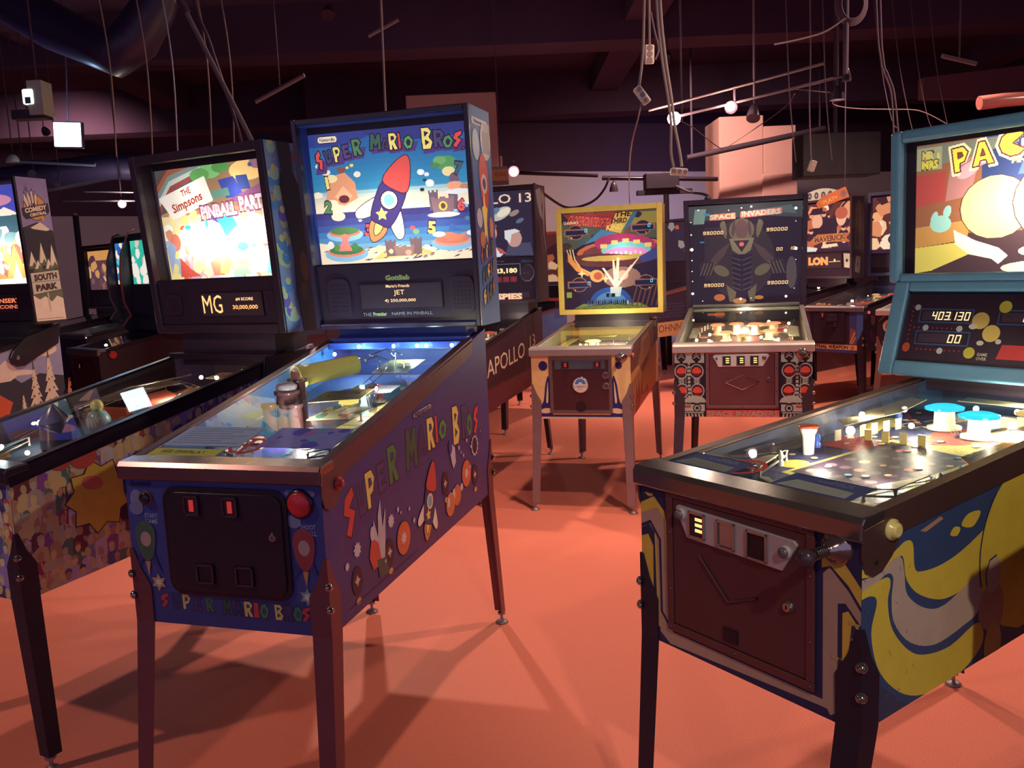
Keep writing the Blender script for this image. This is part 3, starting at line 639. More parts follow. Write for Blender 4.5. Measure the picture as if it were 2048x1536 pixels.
# =====================================================================================
# machines
# =====================================================================================
BLUE = (50, 66, 132); RED = (228, 74, 62); YEL = (250, 226, 110); GRN = (70, 128, 70); PUR = (78, 62, 110)
TITLE = [('S', RED), ('U', (62, 58, 104)), ('P', YEL), ('E', PUR), ('R', GRN), ('M', (52, 92, 66)), ('A', (60, 50, 84)), ('R', YEL), ('I', RED), ('O', (80, 150, 76)), ('B', YEL), ('R', (68, 62, 100)), ('O', (70, 140, 80)), ('S', RED), ('.', YEL)]
def smooth(P, n=5):
    Q = []; m_ = len(P)
    for i in range(m_):
        p0, p1, p2, p3 = P[i-1], P[i], P[(i+1) % m_], P[(i+2) % m_]
        for j in range(n):
            t = j/n; Q.append(tuple(.5*((2*p1[k])+(-p0[k]+p2[k])*t+(2*p0[k]-5*p1[k]+4*p2[k]-p3[k])*t*t+(-p0[k]+3*p1[k]-3*p2[k]+p3[k])*t**3) for k in (0, 1)))
    return Q
# --- A : blue machine in the middle-left -------------------------------------------------
def a_front(a):
    a.rect(-.29, .51, .29, .60, (44, 60, 120))
    xs = [-.200, -.163, -.132, -.098, -.062, -.010, .022, .052, .075, .098, .140, .168, .194, .216, .234]
    for (ch, c), x in zip(TITLE, xs): a.glyph(ch, x+.002, .572-.004*math.sin(x*10) if ch != '.' else .558, .027 if ch != '.' else .016, .040 if ch != '.' else .03, tuple(int(v*.85) for v in c), (26, 34, 70), 0, .002)
    a.text('START', -.213, .803, .040, .012, (150, 160, 190), .02); a.text('GAME', -.213, .788, .038, .012, (150, 160, 190), .02)
    a.text('SHOOT', .243, .793, .042, .012, (150, 160, 190), .02); a.text('BALL', .250, .778, .034, .012, (150, 160, 190), .02)
    a.ell(-.252, .846, .02, .026, (120, 130, 165)); a.ell(-.256, .822, .022, .018, (110, 120, 155)); a.ell(.205, .806, .020, .017, (120, 130, 165))
    a.poly([(.19, .885), (.265, .885), (.27, .878), (.265, .870), (.19, .870), (.185, .878)], (110, 120, 150)); a.text('Nintendo', .227, .8775, .06, .010, (60, 70, 120), .02)
    a.text('Gottlieb', -.235, .888, .062, .013, (28, 32, 60), .03)
    # plain stand-in shapes where small figures are printed
    for x, z, c1 in ((-.235, .735, (60, 96, 70)), (.228, .735, (150, 60, 58))):
        a.poly(smooth([(x-.030, z+.03), (x, z+.055), (x+.030, z+.03), (x+.022, z-.03), (x, z-.055), (x-.022, z-.03)], 3), c1); a.ell(x, z+.005, .016, .020, (176, 150, 140)); a.poly([(x-.022, z-.03), (x-.042, z-.085), (x-.012, z-.05)], (44, 50, 110)); a.poly([(x+.022, z-.03), (x+.042, z-.085), (x+.012, z-.05)], (44, 50, 110)); a.poly([(x-.008, z-.055), (x, z-.095), (x+.008, z-.055)], (196, 140, 70))
    for x, z, c in ((-.208, .625, (190, 150, 90)), (.228, .615, (120, 150, 150))): a.star(x, z, .024, c, 6, .55); a.star(x, z, .012, (210, 205, 205), 6, .55)
def rocket(a, x, z, w_, h_, rot):
    """plain toy rocket printed as a stand-in picture"""
    k = (40, 22, 34); cr, sr = math.cos(rot), math.sin(rot); f = lambda p: (x+p[0]*w_*cr-p[1]*h_*sr, z+p[0]*w_*sr+p[1]*h_*cr)
    def sh(p, c, sm=True): q = [f(v) for v in p]; q = smooth(q, 4) if sm else q; a.line(q, .006, k, True); a.poly(q, c)
    sh([(-.45, -.2), (-.95, -.75), (-.8, -.95), (-.35, -.65)], (252, 240, 220)); sh([(.45, -.2), (.95, -.75), (.8, -.95), (.35, -.65)], (252, 240, 220))
    sh([(-.25, -.75), (-.3, -1.05), (0, -1.35), (.3, -1.05), (.25, -.75)], (226, 140, 76)); sh([(-.12, -.8), (-.12, -1.0), (0, -1.15), (.12, -1.0), (.12, -.8)], (250, 226, 110))
    sh([(-.42, .35), (-.5, -.2), (-.38, -.75), (0, -.82), (.38, -.75), (.5, -.2), (.42, .35), (0, .5)], (56, 50, 104)); sh([(-.48, .3), (-.3, .85), (0, 1.15), (.3, .85), (.48, .3), (0, .2)], (216, 76, 62))
    c = f((0, -.12)); a.ell(c[0], c[1], w_*.34, w_*.34, k); a.ell(c[0], c[1], w_*.30, w_*.30, (248, 214, 180)); a.ell(c[0], c[1], w_*.2, w_*.2, (120, 190, 210)); c = f((-.05, -.55)); a.star(c[0], c[1], w_*.24, (250, 226, 110), 5, .5)
def puff(a, x, z, r, c, n=9): a.star(x, z, r, c, n, .72)
def a_side(a):
    a.poly([(.0, .5), (1.3, .56), (1.3, 1.2), (.9, 1.08), (.6, .9), (.0, .7)], (66, 58, 118))
    a.poly([(0, .51), (1.3, .55), (1.3, .66), (.0, .6)], (70, 54, 104))
    a.poly([(0, .86), (.5, .96), (1.3, 1.1), (1.3, 1.2), (0, 1.0)], (50, 56, 124))
    L_ = [(.134, .79, .07, .125, .12), (.208, .808, .06, .085, .1), (.262, .822, .060, .10, .08), (.333, .836, .055, .08, .1), (.41, .857, .07, .108, .05), (.545, .872, .085, .12, 0), (.625, .880, .065, .09, 0), (.702, .888, .065, .10, 0), (.750, .892, .030, .088, .05), (.805, .882, .07, .066, 0), (.928, .872, .07, .13, -.02), (1.018, .867, .075, .115, -.05), (1.062, .85, .055, .08, 0), (1.128, .853, .055, .105, -.05), (1.172, .812, .02, .02, 0)]
    for x, z, w_, h_, r in L_: a.poly([(x-w_*.6, z-h_*.55-.03), (x+w_*.5, z-h_*.5-.025), (x+w_*.62, z+h_*.3-.02), (x-w_*.3, z+h_*.3-.02)], (66, 50, 112))
    for (ch, c), (x, z, w_, h_, r) in zip(TITLE, L_): a.glyph(ch, x, z, w_, h_, c, (36, 26, 56), r, .004)
    a.poly([(.575, .955), (.715, .963), (.722, .974), (.715, .985), (.575, .977), (.568, .966)], (30, 26, 50)); a.poly([(.579, .958), (.712, .9655), (.718, .974), (.712, .982), (.579, .974), (.572, .966)], (176, 166, 190)); a.text('Nintendo', .645, .970, .125, .017, (50, 40, 70), .03, .055)
    # generic confetti of hoops, stars and bursts along the lower side
    for x, z, r in ((.452, .625, .05), (1.005, .685, .048)): a.ell(x, z, r, r*1.05, (60, 36, 50)); a.ell(x, z, r*.93, r*.98, (226, 110, 60)); a.star(x, z, r*.42, (225, 205, 200), 8, .6)
    for x, z, r in ((.160, .685, .022), (.372, .700, .022), (.95, .65, .015), (.10, .66, .012)): puff(a, x, z, r, (222, 210, 222))
    for x, z in ((.15, .605), (.352, .615), (.80, .70), (1.09, .66)): a.ell(x, z, .030, .040, (52, 26, 44)); a.star(x, z, .016, (214, 190, 170), 4, .5); a.ell(x, z-.055, .014, .009, (225, 170, 90))
    a.poly([(.27, .62), (.25, .68), (.262, .735), (.285, .68), (.29, .74), (.31, .78), (.315, .70), (.34, .75), (.33, .67), (.32, .61)], (206, 200, 210)); a.poly([(.245, .60), (.225, .64), (.245, .69), (.285, .665), (.30, .60)], (215, 84, 60)); a.poly([(.28, .565), (.27, .62), (.33, .61), (.34, .56)], (66, 84, 70)); a.ell(.252, .70, .014, .02, (215, 208, 215))
    rocket(a, .665, .69, .085, .10, -.35)
    a.poly([(.855, .79), (.87, .82), (.90, .80), (.905, .75), (.88, .73), (.865, .755)], (214, 208, 220)); a.ell(.86, .81, .017, .024, (60, 60, 150)); a.ell(.90, .635, .038, .036, (222, 116, 60)); a.ell(.87, .645, .012, .02, (218, 206, 205)); a.ell(.835, .62, .04, .04, (224, 126, 70)); a.ell(.82, .63, .011, .018, (225, 210, 205))
    for x, z, r in ((.42, .72, .011), (.44, .705, .007), (.53, .655, .012), (.50, .70, .009), (.94, .79, .012), (1.02, .80, .011), (.96, .77, .007), (1.06, .77, .009), (.32, .60, .008), (1.04, .70, .01), (.98, .755, .009)): a.star(x, z, r, (220, 206, 224))
    a.star(1.10, .765, .040, (214, 206, 216), 12, .8); a.ell(1.10, .765, .027, .03, (40, 26, 44)); a.line([(.10, .545), (.55, .555)], .003, (60, 46, 98))
def a_bbside(a):
    a.rect(0, 0, 1, 1, (46, 92, 160)); a.poly([(0, .62), (1, .5), (1, .2), (0, .35)], (84, 80, 150))
    a.poly([(.12, .92), (.85, .92), (.9, .935), (.85, .95), (.12, .95), (.08, .935)], (205, 210, 225)); a.text('Nintendo', .48, .935, .6, .018, (50, 50, 90), .03)
    a.ell(.22, .83, .17, .07, (170, 196, 220)); a.ell(.72, .86, .26, .09, (196, 205, 215)); a.rect(.55, .80, .95, .90, (150, 150, 155)); a.rect(.62, .90, .95, .94, (170, 168, 168))
    a.poly(smooth([(.3, .74), (.55, .80), (.75, .72), (.72, .58), (.55, .52), (.36, .60)], 3), (196, 66, 66)); a.ell(.53, .66, .15, .045, (220, 200, 190)); a.ell(.53, .66, .09, .027, (60, 60, 110)); a.star(.48, .50, .15, YEL, 5, .5)
    a.ell(.2, .5, .14, .045, (196, 200, 215)); a.ell(.78, .46, .10, .05, (206, 150, 110)); a.ell(.3, .40, .14, .04, (200, 120, 70))
    for i, (ch, c) in enumerate(TITLE[:5]): a.glyph(ch, .2+.14*i, .325+.012*i, .12, .05, c, (36, 30, 66), .3, .008)
    for i, (ch, c) in enumerate(TITLE[5:10]): a.glyph(ch, .22+.14*i, .235+.012*i, .12, .05, c, (36, 30, 66), .3, .008)
    for i, (ch, c) in enumerate(TITLE[10:14]): a.glyph(ch, .22+.16*i, .135+.014*i, .14, .06, c, (36, 30, 66), .3, .008)
def a_glass(a):
    W_, H_ = a.x1-a.x0, a.y1-a.y0; P = a.fp
    for i in range(14):
        t = i/14; c = (int(28+20*t+140*max(0, t-.6)), int(88+70*t), int(150+30*t)); z = a.y1-H_*(.0+.6*t); a.rect(a.x0, a.y0, a.x1, z, c)
    for i in range(6): a.rect(a.x0, a.y0, a.x1, a.y0+H_*(.42+.028*(5-i)), [(150, 190, 190), (190, 205, 185), (225, 215, 180), (245, 225, 180), (250, 232, 190), (250, 235, 200)][i])
    for i in range(6): a.rect(a.x0, a.y0, a.x1, a.y0+H_*(.40-.05*i), [(52, 54, 110), (54, 66, 128), (56, 86, 150), (60, 120, 170), (76, 140, 180), (110, 165, 190)][i])
    def pu(u, v, ru, rv, c, rot=0, **k): x, y = P(u, v); a.ell(x, y, ru*W_, rv*H_, c, rot, **k)
    pu(.1, .98, .3, .08, (40, 60, 130)); pu(.75, 1.0, .4, .1, (40, 52, 116))
    # sand with rows of dashes
    a.poly([P(0, 0), P(1, 0), P(1, .13), P(.8, .09), (P(.5, .13)), P(.25, .10), P(.1, .15), P(0, .17)], (252, 232, 190)); a.poly([P(.35, .02), P(.75, .05), P(.65, .11), P(.45, .11)], (245, 200, 110))
    R = random.Random(3)
    for i in range(60): u, v = R.uniform(.01, .98), R.uniform(.01, .11); a.poly([P(u, v), P(u+.03, v+.006), P(u+.045, v+.018), P(u+.02, v+.012)], (80, 60, 90))
    # islands, towers, bubbles
    def isle(u, v, s_, top, under):
        pu(u, v-.02, .115*s_, .05*s_, (130, 190, 215)); pu(u, v, .10*s_, .035*s_, under); pu(u, v+.012, .09*s_, .03*s_, top)
    isle(.18, .245, 1.05, (70, 120, 60), (225, 120, 90)); isle(.18, .095+.0, 1.25, (60, 120, 60), (235, 130, 100)); isle(.86, .14, 1.15, (205, 120, 90), (240, 150, 120)); isle(.88, .41, .8, (230, 225, 220), (190, 205, 225))
    pu(.17, .50, .10, .035, (150, 190, 200)); a.poly([P(.08, .49), P(.10, .60), (P(.14, .68)), P(.22, .70), P(.28, .62), P(.29, .50), P(.2, .45)], (225, 150, 100)); a.poly([P(.14, .52), P(.2, .60), P(.26, .52), P(.2, .47)], (240, 180, 130)); pu(.2, .50, .035, .03, (90, 40, 36)); pu(.13, .66, .04, .03, (245, 225, 160)); pu(.2, .72, .03, .025, (120, 80, 60))
    for u, v, r in ((.06, .76, .02), (.1, .71, .022), (.03, .54, .025), (.11, .42, .03), (.15, .37, .035), (.12, .47, .03)): pu(u, v, r*1.3, r, (252, 235, 190))
    a.poly([P(.13, .10), P(.16, .19), P(.14, .22), P(.18, .235), P(.215, .21), P(.195, .18), P(.22, .10)], (235, 130, 110)); pu(.08, .15, .02, .03, (245, 235, 225)); pu(.24, .13, .02, .03, (60, 130, 60)); pu(.12, .13, .02, .03, (90, 140, 60))
    def tower(u, v, w_, h_, c): a.poly([P(u, v), P(u+w_, v), P(u+w_*1.1, v+h_), P(u+w_*.9, v+h_), P(u+w_*.9, v+h_*.9), P(u+w_*.65, v+h_*.9), P(u+w_*.65, v+h_), P(u+w_*.35, v+h_), P(u+w_*.35, v+h_*.9), P(u+w_*.1, v+h_*.9), P(u+w_*.1, v+h_), P(u-w_*.1, v+h_)], c)
    tower(.74, .37, .05, .15, (100, 84, 92)); tower(.86, .37, .05, .14, (100, 84, 92)); tower(.76, .34, .12, .13, (132, 104, 100)); pu(.82, .40, .026, .035, (230, 190, 80)); pu(.82, .40, .015, .022, (90, 60, 50)); pu(.82, .335, .10, .02, (240, 235, 225))
    tower(.44, .04, .06, .13, (112, 92, 88)); tower(.60, .05, .065, .13, (112, 92, 88)); tower(.50, .04, .11, .08, (140, 112, 96)); pu(.47, .08, .015, .018, (225, 200, 150)); pu(.58, .065, .02, .02, (240, 160, 130))
    a.poly([P(.80, .20), P(.83, .13), P(.92, .13), P(.95, .20), P(.9, .18), P(.86, .20)], (230, 130, 90)); a.poly([P(.84, .21), P(.86, .27), P(.9, .23), P(.94, .21)], (60, 100, 170)); pu(.78, .19, .04, .02, (245, 235, 225)); pu(.98, .19, .03, .02, (245, 235, 225))
    pu(.86, .71, .065, .055, (80, 150, 80)); pu(.82, .735, .04, .03, (110, 170, 90)); pu(.79, .70, .03, .02, (70, 130, 70)); pu(.87, .65, .04, .035, (240, 220, 150)); pu(.9, .60, .03, .04, (110, 84, 96)); pu(.90, .545, .05, .03, (240, 160, 110)); pu(.96, .53, .03, .025, (190, 130, 90)); pu(.92, .50, .08, .02, (230, 228, 225))
    for u, v, r, c in ((.70, .66, .022, (240, 240, 235)), (.735, .64, .015, (230, 230, 235)), (.72, .60, .012, (40, 50, 70)), (.75, .575, .026, (245, 240, 225)), (.70, .53, .014, (30, 30, 40)), (.28, .39, .018, (70, 40, 60)), (.29, .33, .012, (180, 190, 180)), (.96, .36, .022, (40, 50, 110)), (.96, .30, .015, (60, 130, 130)), (.40, .10, .03, (230, 215, 160)), (.70, .10, .02, (200, 220, 235)), (.64, .22, .02, (120, 170, 110)), (.62, .25, .016, (235, 90, 80)), (.30, .68, .022, (240, 230, 200)), (.27, .75, .012, (250, 220, 90)), (.24, .735, .01, (250, 220, 90))): pu(u, v, r, r, c)
    for t_, u, v, c, r_ in (('1', .10, .63, (250, 220, 100), .1), ('2', .09, .445, (80, 140, 70), -.1), ('3', .34, .25, (225, 80, 70), -.2), ('4', .53, .235, (50, 60, 110), -.2), ('5', .74, .245, (250, 215, 100), -.1), ('6', .93, .40, (220, 84, 70), -.1), ('7', .93, .665, (60, 90, 90), -.2)):
        x, y = P(u, v); a.text(t_, x, y, .012 if t_ == '1' else .030, .044, c, .05, rot=r_, out=((34, 26, 50), .008))
    rocket(a, *P(.50, .50), .105, .135, -.5)
    k = (40, 22, 34); xs = [(.065, .80, .045, .14, .35), (.125, .825, .05, .10, .2), (.185, .84, .05, .11, .1), (.245, .855, .05, .10, .15), (.315, .88, .062, .12, .1), (.435, .905, .07, .115, -.05), (.495, .885, .05, .08, 0), (.545, .90, .055, .12, .0), (.585, .90, .022, .11, .05), (.64, .885, .06, .095, 0), (.755, .90, .07, .15, 0), (.825, .89, .07, .12, -.05), (.88, .865, .06, .09, -.1), (.935, .875, .055, .12, -.1), (.967, .82, .02, .025, 0)]
    for u, v, w_, h_, r in xs: a.poly([P(u-.03, v-h_*.75), P(u+.04, v-h_*.7), P(u+.06, v), P(u-.01, v)], (70, 52, 110))
    for (ch, c), (u, v, w_, h_, r) in zip(TITLE, xs): x, y = P(u, v); a.glyph(ch, x, y, w_*W_, h_*H_, c, (24, 20, 40), r, .004)
    x, y = P(.13, .955); a.ell(x-.028, y, .012, .013, k); a.ell(x+.028, y, .012, .013, k); a.rect(x-.028, y-.013, x+.028, y+.013, k); a.ell(x-.028, y, .010, .011, (250, 232, 200)); a.ell(x+.028, y, .010, .011, (250, 232, 200)); a.rect(x-.028, y-.011, x+.028, y+.011, (250, 232, 200)); a.text('Nintendo', x, y, .060, .013, (50, 26, 34), .02)
AMB = (255, 205, 150)
def a_disp(a):
    a.text("Mario's Friends", .016, 1.347, .092, .011, AMB, .01); a.text('JET', .020, 1.321, .042, .022, AMB, .0); a.text('4) 250,000,000', .022, 1.293, .122, .014, AMB, .01)
def a_pf(root, g, P3, a):
    a.rect(-.5, 0, .5, 1, (38, 56, 96)); a.rect(-.5, .12, .5, .45, (44, 66, 130)); a.blobs(24, -.45, .3, .45, .95, .05, .13, [(30, 90, 90), (60, 60, 70), (40, 40, 90), (110, 70, 50), (60, 120, 90), (36, 40, 60)], 5, 1.5)
    a.poly([(.22, .45), (.44, .93), (.30, .93), (.10, .45)], (205, 200, 110))
    for i in range(6): t = .48+i*.075; a.line([(.12+.035*i, t), (.26+.035*i, t)], .006, (120, 60, 50)); a.ell(.20+.036*i, t+.035, .022, .010, (200, 90, 60))
    a.poly([(.1, .40), (.26, .45), (.46, .8), (.46, .70), (.3, .38)], (40, 150, 90)); a.poly([(.3, .38), (.46, .70), (.47, .60), (.34, .36)], (40, 80, 190))
    for x, y in ((-.12, .40), (-.06, .44), (-.22, .42), (.0, .38), (-.1, .30), (-.02, .27), (-.18, .29), (.03, .31), (-.25, .33), (.1, .3), (-.3, .36)): a.ell(x, y, .045, .020, (40, 26, 40)); a.ell(x, y, .034, .014, (255, 225, 190)); 
    a.poly([(-.5, 0), (.5, 0), (.5, .06), (.2, .12), (-.2, .12), (-.5, .06)], (44, 60, 150)); a.blobs(10, -.1, .12, .3, .26, .03, .08, [(70, 90, 200), (150, 100, 170), (60, 150, 170)], 8, 1.4)
    flipper(root, P3, -.16, .16, 1, (235, 225, 200)); flipper(root, P3, .16, .16, -1, (235, 225, 200)); sling(root, P3, -.33, .22, 1, (60, 90, 190)); sling(root, P3, .33, .22, -1, (60, 90, 190))
    b = B((190, 190, 90)); p0 = Vector(P3(-.33, .62, .11)); p1 = Vector(P3(-.12, .80, .10)); b.tube([p0, p1], .034, 20, False); b.tube([p0-(p1-p0).normalized()*.012, p0+(p1-p0).normalized()*.012], .039, 20); b.k((90, 50, 40)).tube([p0-(p1-p0).normalized()*.013, p0-(p1-p0).normalized()*.0125], .03, 20); b.build('yellow_pipe', GLOSSP, root)
    wire_ramp(root, P3, [(-.12, .80, .10), (-.02, .86, .11), (.06, .84, .10), (.10, .76, .08), (.06, .70, .06)], name='wire_ramp', w=.03); wire_ramp(root, P3, [(-.15, .86, .10), (0, .92, .12), (.12, .90, .10), (.2, .8, .07)], w=.03)
    b = B((80, 56, 52)); cx, cy = -.22, .46
    for (dx, dy, r, h) in ((0, 0, .036, .10), (-.09, -.03, .022, .07), (.09, -.03, .022, .07), (0, .06, .028, .12)): b.lathe([(r, 0), (r*.9, h), (r*1.1, h+.004), (r*1.1, h+.014), (r*.8, h+.014)], P3(cx+dx, cy+dy, 0), 14)
    b.k((150, 150, 160)).lathe([(.03, .114), (.034, .13), (.02, .14), (.0001, .142)], P3(cx, cy, 0), 14); b.build('toy_castle', GLOSSP, root)
    for pts, t1, t2 in ((((.02, .78), (.28, .78), (.28, .93), (.02, .93)), 'UNLOCK ALL SEVEN FOR', 'SECRET OF THE GAME'), (((-.08, .46), (.22, .50), (.22, .60), (-.08, .57)), 'FOR TRAINERS TOUCH', 'ONLY WHEN LIT AT 5')):
        cx = sum(p[0] for p in pts)/4; cy = sum(p[1] for p in pts)/4
        plastic(root, P3, pts, .075, (214, 190, 90), name='paper_note', art=lambda q, cx=cx, cy=cy, t1=t1, t2=t2: (q.text(t1, cx, cy+.022, .2, .022, (90, 70, 40), .01), q.text(t2, cx, cy-.015, .18, .022, (90, 70, 40), .01)))
    plastic(root, P3, [(.40, .86), (.48, .86), (.44, .95)], .08, (226, 180, 110), name='paper_note')
    plastic(root, P3, [(-.47, .40), (-.34, .38), (-.30, .5), (-.42, .54)], .05, (120, 160, 90)); plastic(root, P3, [(-.02, .60), (.3, .63), (.3, .70), (0, .70)], .055, (190, 200, 220)); plastic(root, P3, [(0, .38), (.26, .40), (.30, .50), (.02, .50)], .05, (170, 175, 130), art=lambda q: q.blobs(14, 0, .38, .3, .5, .01, .04, [(230, 120, 70), (70, 130, 110), (235, 225, 200), (90, 90, 70)], 4))
    bumper(root, P3, -.02, .66, .032, (60, 60, 190)); bumper(root, P3, .14, .70, .032, (200, 60, 50)); bumper(root, P3, .08, .56, .030, (220, 210, 120))
    posts(root, P3, [(-.36, .5), (.2, .52), (.28, .62), (-.05, .75), (.36, .75), (-.4, .66)]); b = B((225, 220, 225)).lathe([(.012, 0), (.02, .05), (.02, .09), (.014, .092)], P3(.20, .60, 0), 12); b.build('clear_dome', ('clear', .4), root)
    pf_bulbs(root, P3, [(-.42, .93, .10), (-.25, .955, .12), (.02, .955, .12), (.20, .955, .12), (.27, .955, .12), (.46, .955, .12)], (200, 255, 250), 14, .007); pf_bulbs(root, P3, [(-.1, .28, .02), (.05, .34, .02), (-.3, .5, .02), (.35, .5, .02)], (255, 230, 190), 5, .005)
    B((40, 70, 170)).box(-.26, g['y0']-.05, g['zt'](g['y0'])-.03, .26, g['y0']-.012, g['zt'](g['y0'])-.008).build('light_strip_housing', GLOSSP, root)
def a_extra(root, g):
    coin_door(root, g, -.170, .598, .190, .884, (26, 20, 28), (20, 16, 22), GLOSSP, .04, None, [(-.078, .838, .042, .05, 'red'), (.034, .838, .042, .05, 'red'), (-.055, .66, .05, .05, 'dim'), (.06, .66, .05, .05, 'dim')], (.148, .765))
    round_button(root, 'start_button', -.222, .850, .016, (30, 20, 26), bez=(120, 76, 66)); round_button(root, 'launch_button', .226, .851, .031, (216, 44, 46))
    card(root, g, -.27, .06, -.05, .105, (190, 200, 90), lambda a: a.text('SEE DISPLAY', -.16, .083, .14, .018, (90, 90, 50), .01), 'tape_strip'); card(root, g, -.26, .125, -.02, .26, (150, 180, 220), lambda a: [a.rect(-.24, .24-.016*i, -.04-.03*(i % 3), .244-.016*i, (110, 120, 160)) for i in range(7)]); card(root, g, .03, .125, .25, .26, (120, 130, 210), lambda a: a.blobs(10, .04, .13, .24, .25, .01, .03, [(150, 110, 190), (90, 150, 190), (70, 80, 190)], 3)); nosmoke(root, g, .0, .135, .05)
    f = lambda x, z, l: g['face'](x, z, l)
    b = B((50, 90, 210)); y = g['y0']; b.box(-.27, y-.012, g['zt'](y)-.006, .27, y+.03, g['zt'](y)+.006); b.build('hinge_strip', GLOSSP, root)
def a_panel(t): t.text('Gottlieb', .016, 1.377, .096, .020, (140, 150, 84), .06); t.text('THE', -.118, 1.245, .034, .012, (150, 144, 150), .0); t.text('Premier', -.066, 1.246, .056, .015, (140, 150, 100), .06); t.text('NAME IN PINBALL', .062, 1.246, .160, .011, (150, 144, 150), .0)
machine('A', 'pinball_machine', 'blue pinball machine with a lit island backglass, rounded black coin door and red front button', None, BLUE, (60, 56, 122), a_front, a_side,
        rail=(98, 68, 72), rail_h=.062, rail_plate=True, lock=(126, 96, 90), lock_mt=('metal', .25), leg=(112, 68, 68), leg_mt=SATIN, bbc=(38, 62, 140), bbside=a_bbside, glass=a_glass, glass_z=(1.435, 1.905), glass_s=.80,
        frame=.018, frame_col=(34, 28, 44), disp=[(-.134, 1.267, .183, 1.353, a_disp, 1.5)], speakers=[(-.222, 1.308, .047, .072), (.262, 1.306, .047, .068)], hot=[(-.15, 1.58, .35, (1, .9, .7)), (.0, 1.66, .4, (1, .9, .7)), (.16, 1.58, .35, (1, .9, .7)), (.02, 1.50, .3, (1, .9, .7))], cell=.0015,
        panel_art=a_panel, gins=.055, neck=(38, 62, 140), gmap=(1.018, -.026, -.283, .328), inner=(44, 90, 150), pf=a_pf, pf_light=[(-.25, .93, .09, 2.4, (.6, 1, .95)), (.2, .93, .09, 2.4, (.6, 1, .95)), (0, .35, .07, 2.0, (1, .9, .7)), (-.3, .6, .08, 1.2, (1, .9, .7)), (.25, .6, .08, 1.2, (1, .9, .7))], flip=(214, 60, 50), extra=a_extra)

# --- D : large machine at the right ------------------------------------------------------
GRB = (44, 78, 118); DBL = (30, 36, 66); YEL_DIM = (214, 172, 60); TAN = (176, 140, 118)  # front stripes use the side's yellow with weaker light painted in
def d_front(a):
    a.rect(-.3, .5, .3, .92, DBL)
    def arch(x0, x1, z1, w, c, zb=.50): a.poly([(x0, zb), (x0, z1-.02), (x0+.015, z1), (x1-.03, z1), (x1, z1-.05), (x1, zb)], c)
    # left bands, flowing under the door to the right bands
    a.poly([(-.29, .845), (-.245, .868), (-.212, .84), (-.204, .80), (-.206, .56), (-.24, .56), (-.245, .79), (-.262, .815), (-.29, .80)], YEL_DIM)
    a.poly([(-.29, .785), (-.262, .80), (-.24, .78), (-.232, .55), (-.20, .53), (.20, .545), (.235, .545), (.24, .56), (-.19, .560), (-.205, .58), (-.21, .82), (-.235, .845), (-.29, .82)], TAN)
    a.line([(-.29, .79), (-.258, .806), (-.228, .77), (-.226, .60), (-.20, .57)], .007, DBL)
    a.poly([(-.29, .765), (-.266, .775), (-.25, .75), (-.252, .63), (-.27, .60), (-.29, .74)], YEL_DIM)
    a.poly([(.205, .87), (.245, .85), (.29, .80), (.29, .765), (.262, .80), (.225, .828), (.205, .82)], YEL_DIM)
    a.poly([(.208, .56), (.208, .81), (.222, .825), (.262, .79), (.29, .755), (.29, .73), (.256, .765), (.240, .76), (.240, .545), (.225, .535)], TAN)
    a.poly([(.250, .60), (.250, .745), (.262, .752), (.29, .72), (.29, .58)], YEL_DIM); a.poly([(.262, .66), (.27, .735), (.29, .71), (.29, .60), (.27, .60)], (38, 42, 70))
    R = random.Random(5)
    for x, z in ((-.07, .892), (-.02, .889), (.02, .886), (.272, .73), (.275, .70), (.24, .655), (-.26, .87)):
        for i in range(5): a.poly([(x+R.uniform(-.015, .015), z+R.uniform(-.006, .006)) for j in range(4)], (196, 160, 80))
    a.line([(-.12, .885), (.1, .885)], .001, (110, 110, 140))
